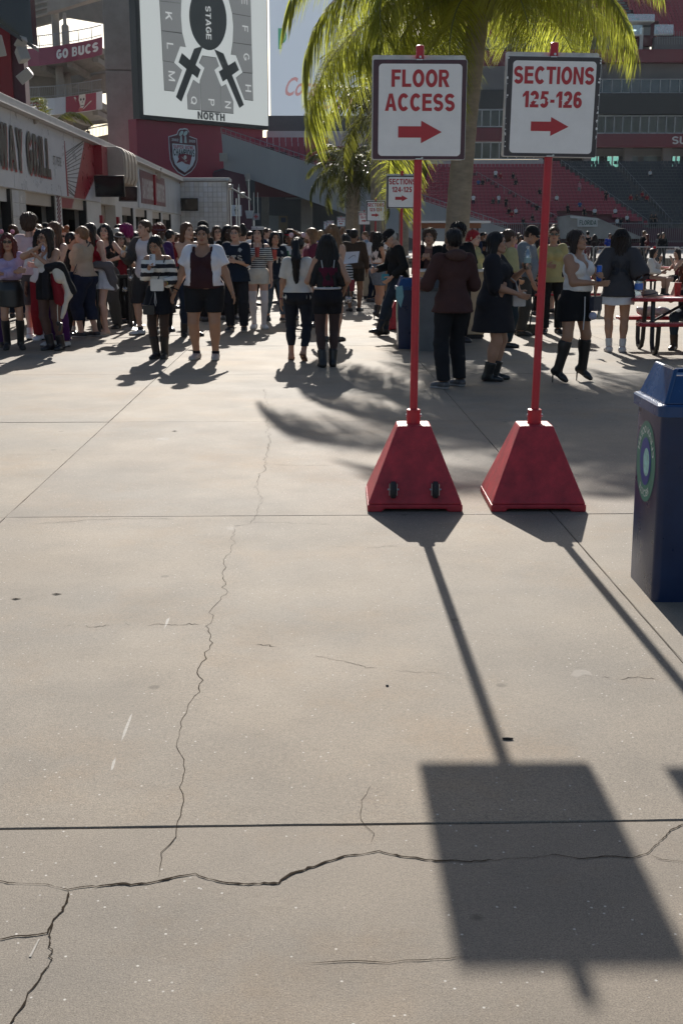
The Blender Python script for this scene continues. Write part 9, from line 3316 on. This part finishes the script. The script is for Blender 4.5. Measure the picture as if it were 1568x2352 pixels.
g = p.copy()
g[2] = 0
base_ = g + A3(-.12, -.12, 0)
m = MB()
m.tube([p + A3(0, 0, .05) - base_, A3(0, 0, .12)], .012, 8)
m2 = MB()
m2.hexa([(-.12, -.14, 0.005), (.12, -.14, 0.005), (.1, .04, .005), (-.1, .04, .005), (-.13, -.15, .03), (.13, -.15, .03), (.11, .06, .17), (-.11, .06, .17)])
item('dustpan', 'black long handled dustpan held by the yellow jacket', 'dustpan', base_, [('handle', m, BLACKM), ('pan', m2, BLACKM)], smooth=False)
I = PP['vtop']
pouch(I['low'](.06, -.25, .93), 'small dark patterned bag hanging before the black mini skirt of the V neck top', (.03, .035, .06), .15, .16, .06, rz=math.radians(42), strap=[I['low'](.06, -.24, 1.0), I['up'](-.02, -.26, 1.1)])
m = MB()
m.ball((0, 0, 0), .045, 12)
item('pompom_charm', 'pale round pompom charm below the dark patterned bag', 'charm', I['low'](.0, -.26, .79), [('ball', m, cloth((.4, .4, .5), 'knit'))])
m = MB()
m.box((0, 0, 0), (.045, .01, .14), rot=Matrix.Rotation(.2, 3, 'Y'))
item('ticket_tag', 'beige card tag beside the pompom charm', 'tag', I['low'](.12, -.26, .82), [('card', m, cloth((.4, .37, .3)))], smooth=False, R=Rz(math.radians(42)))
m = MB()
m.tube([(0, 0, .2), (0.004, 0, 0), (-.004, 0, -.16)], .006, 5)
item('drawstring', 'white drawstring hanging on the black mini skirt of the V neck top', 'cord', I['low'](-.09, -.205, .80), [('cord', m, cloth((.6, .6, .6)))])
lightstick(PP['n94']['low'](.30, .02, .58) if False else at(1349, 718, 16.6), 'clear globe light stick on a black strap left of the number jersey legs')
tz = .772
bottle((at(1467, 662, 16.6)[0], 16.62, tz), 'large clear water bottle with blue label standing on the near picnic table', 1.75, lab=(.08, .2, .6))
hx = at(1492, 668, 16.7)[0]
V, Q = garment([('e', A3(0, 0, .05), A3(.105, .085, .06), None), ('e', A3(.08, 0, .02), A3(.12, .08, .015), None)], .012, .03, lambda P: .004 - P[..., 2], .003, 2)
ht = thing('sun_hat', 'beige cap with dark band lying on the near picnic table', 'hat', (hx, 16.7, tz))
local(ht)
np_obj('crown', V, Q, [cloth((.32, .25, .2))], ht)
m = MB()
m.tube([(.107 * math.cos(a), .088 * math.sin(a), .045 + .02 * math.cos(a)) for a in [2 * math.pi * j / 18 for j in range(19)]], .008, 5, caps=False)
m.build('band', cloth((.06, .06, .08)), ht)
cup((at(1556, 660, 16.9)[0], 16.9, tz), 'red printed paper cup at the right edge of the near picnic table', s=1.15)
m = MB()
m.add([(-.14, -.1, 0.002), (.14, -.12, 0.002), (.15, .1, .002), (-.12, .1, .002)], [(0, 1, 2, 3)])
item('paper_sheet', 'flat white paper lying on the near picnic table', 'paper', (at(1545, 672, 16.55)[0], 16.55, tz + .001), [('sheet', m, mk('paper_white', (.66, .66, .72), .7))], smooth=False)
V, Q = garment([('e', A3(-.1, 0, .07), A3(.16, .1, .08), None), ('e', A3(.12, .02, .06), A3(.14, .1, .07), None)], .014, .03, lambda P: .004 - P[..., 2], .016, 7)
bt_ = thing('plastic_bag', 'crumpled clear plastic bag on the far bench of the near picnic table', 'bag', (at(1500, 718, 17.4)[0], 17.4, .462))
local(bt_)
np_obj('film', V, Q, [mk('bag_film', (.5, .49, .46), .25, var=.3, vscale=14, spec=.8)], bt_)
bottle((G(836, 686)[0] - .02, 31.6, 1.092), 'clear bottle on the far counter, left of its twin', 1.1)
bottle((G(843, 686)[0] + .07, 31.65, 1.092), 'clear bottle on the far counter, right of its twin', 1.1)
p = at(917, 680, 16.9)
m = MB()
m.add([(-.05, 0, .13), (.04, .0, .15), (.06, -.02, 0), (.02, -.02, -.16), (-.05, -.01, -.02)], [(0, 1, 2), (0, 2, 3), (0, 3, 4)])
item('face_mask', 'pale turquoise face mask hanging at the side of the middle blue bin', 'face mask', p, [('cloth', m, cloth((.2, .38, .4)))], smooth=False)
# ------------------------------------------------------------------ thin haze added to stand in for lens veiling glare
m = MB()
m.box((10, 95, 23.5), (320, 230, 49))
hz = bpy.data.materials.new('veil_haze')
hz.use_nodes = True
nt = hz.node_tree
nt.nodes.remove(nt.nodes['Principled BSDF'])
vp = nt.nodes.new('ShaderNodeVolumePrincipled')
vp.inputs['Color'].default_value = (0.78, 0.9, 1.0, 1)
vp.inputs['Density'].default_value = 0.00004
vp.inputs['Anisotropy'].default_value = 0.55
nt.links.new(vp.outputs['Volume'], nt.nodes['Material Output'].inputs['Volume'])
tag(m.build('haze', hz), kind='stuff')
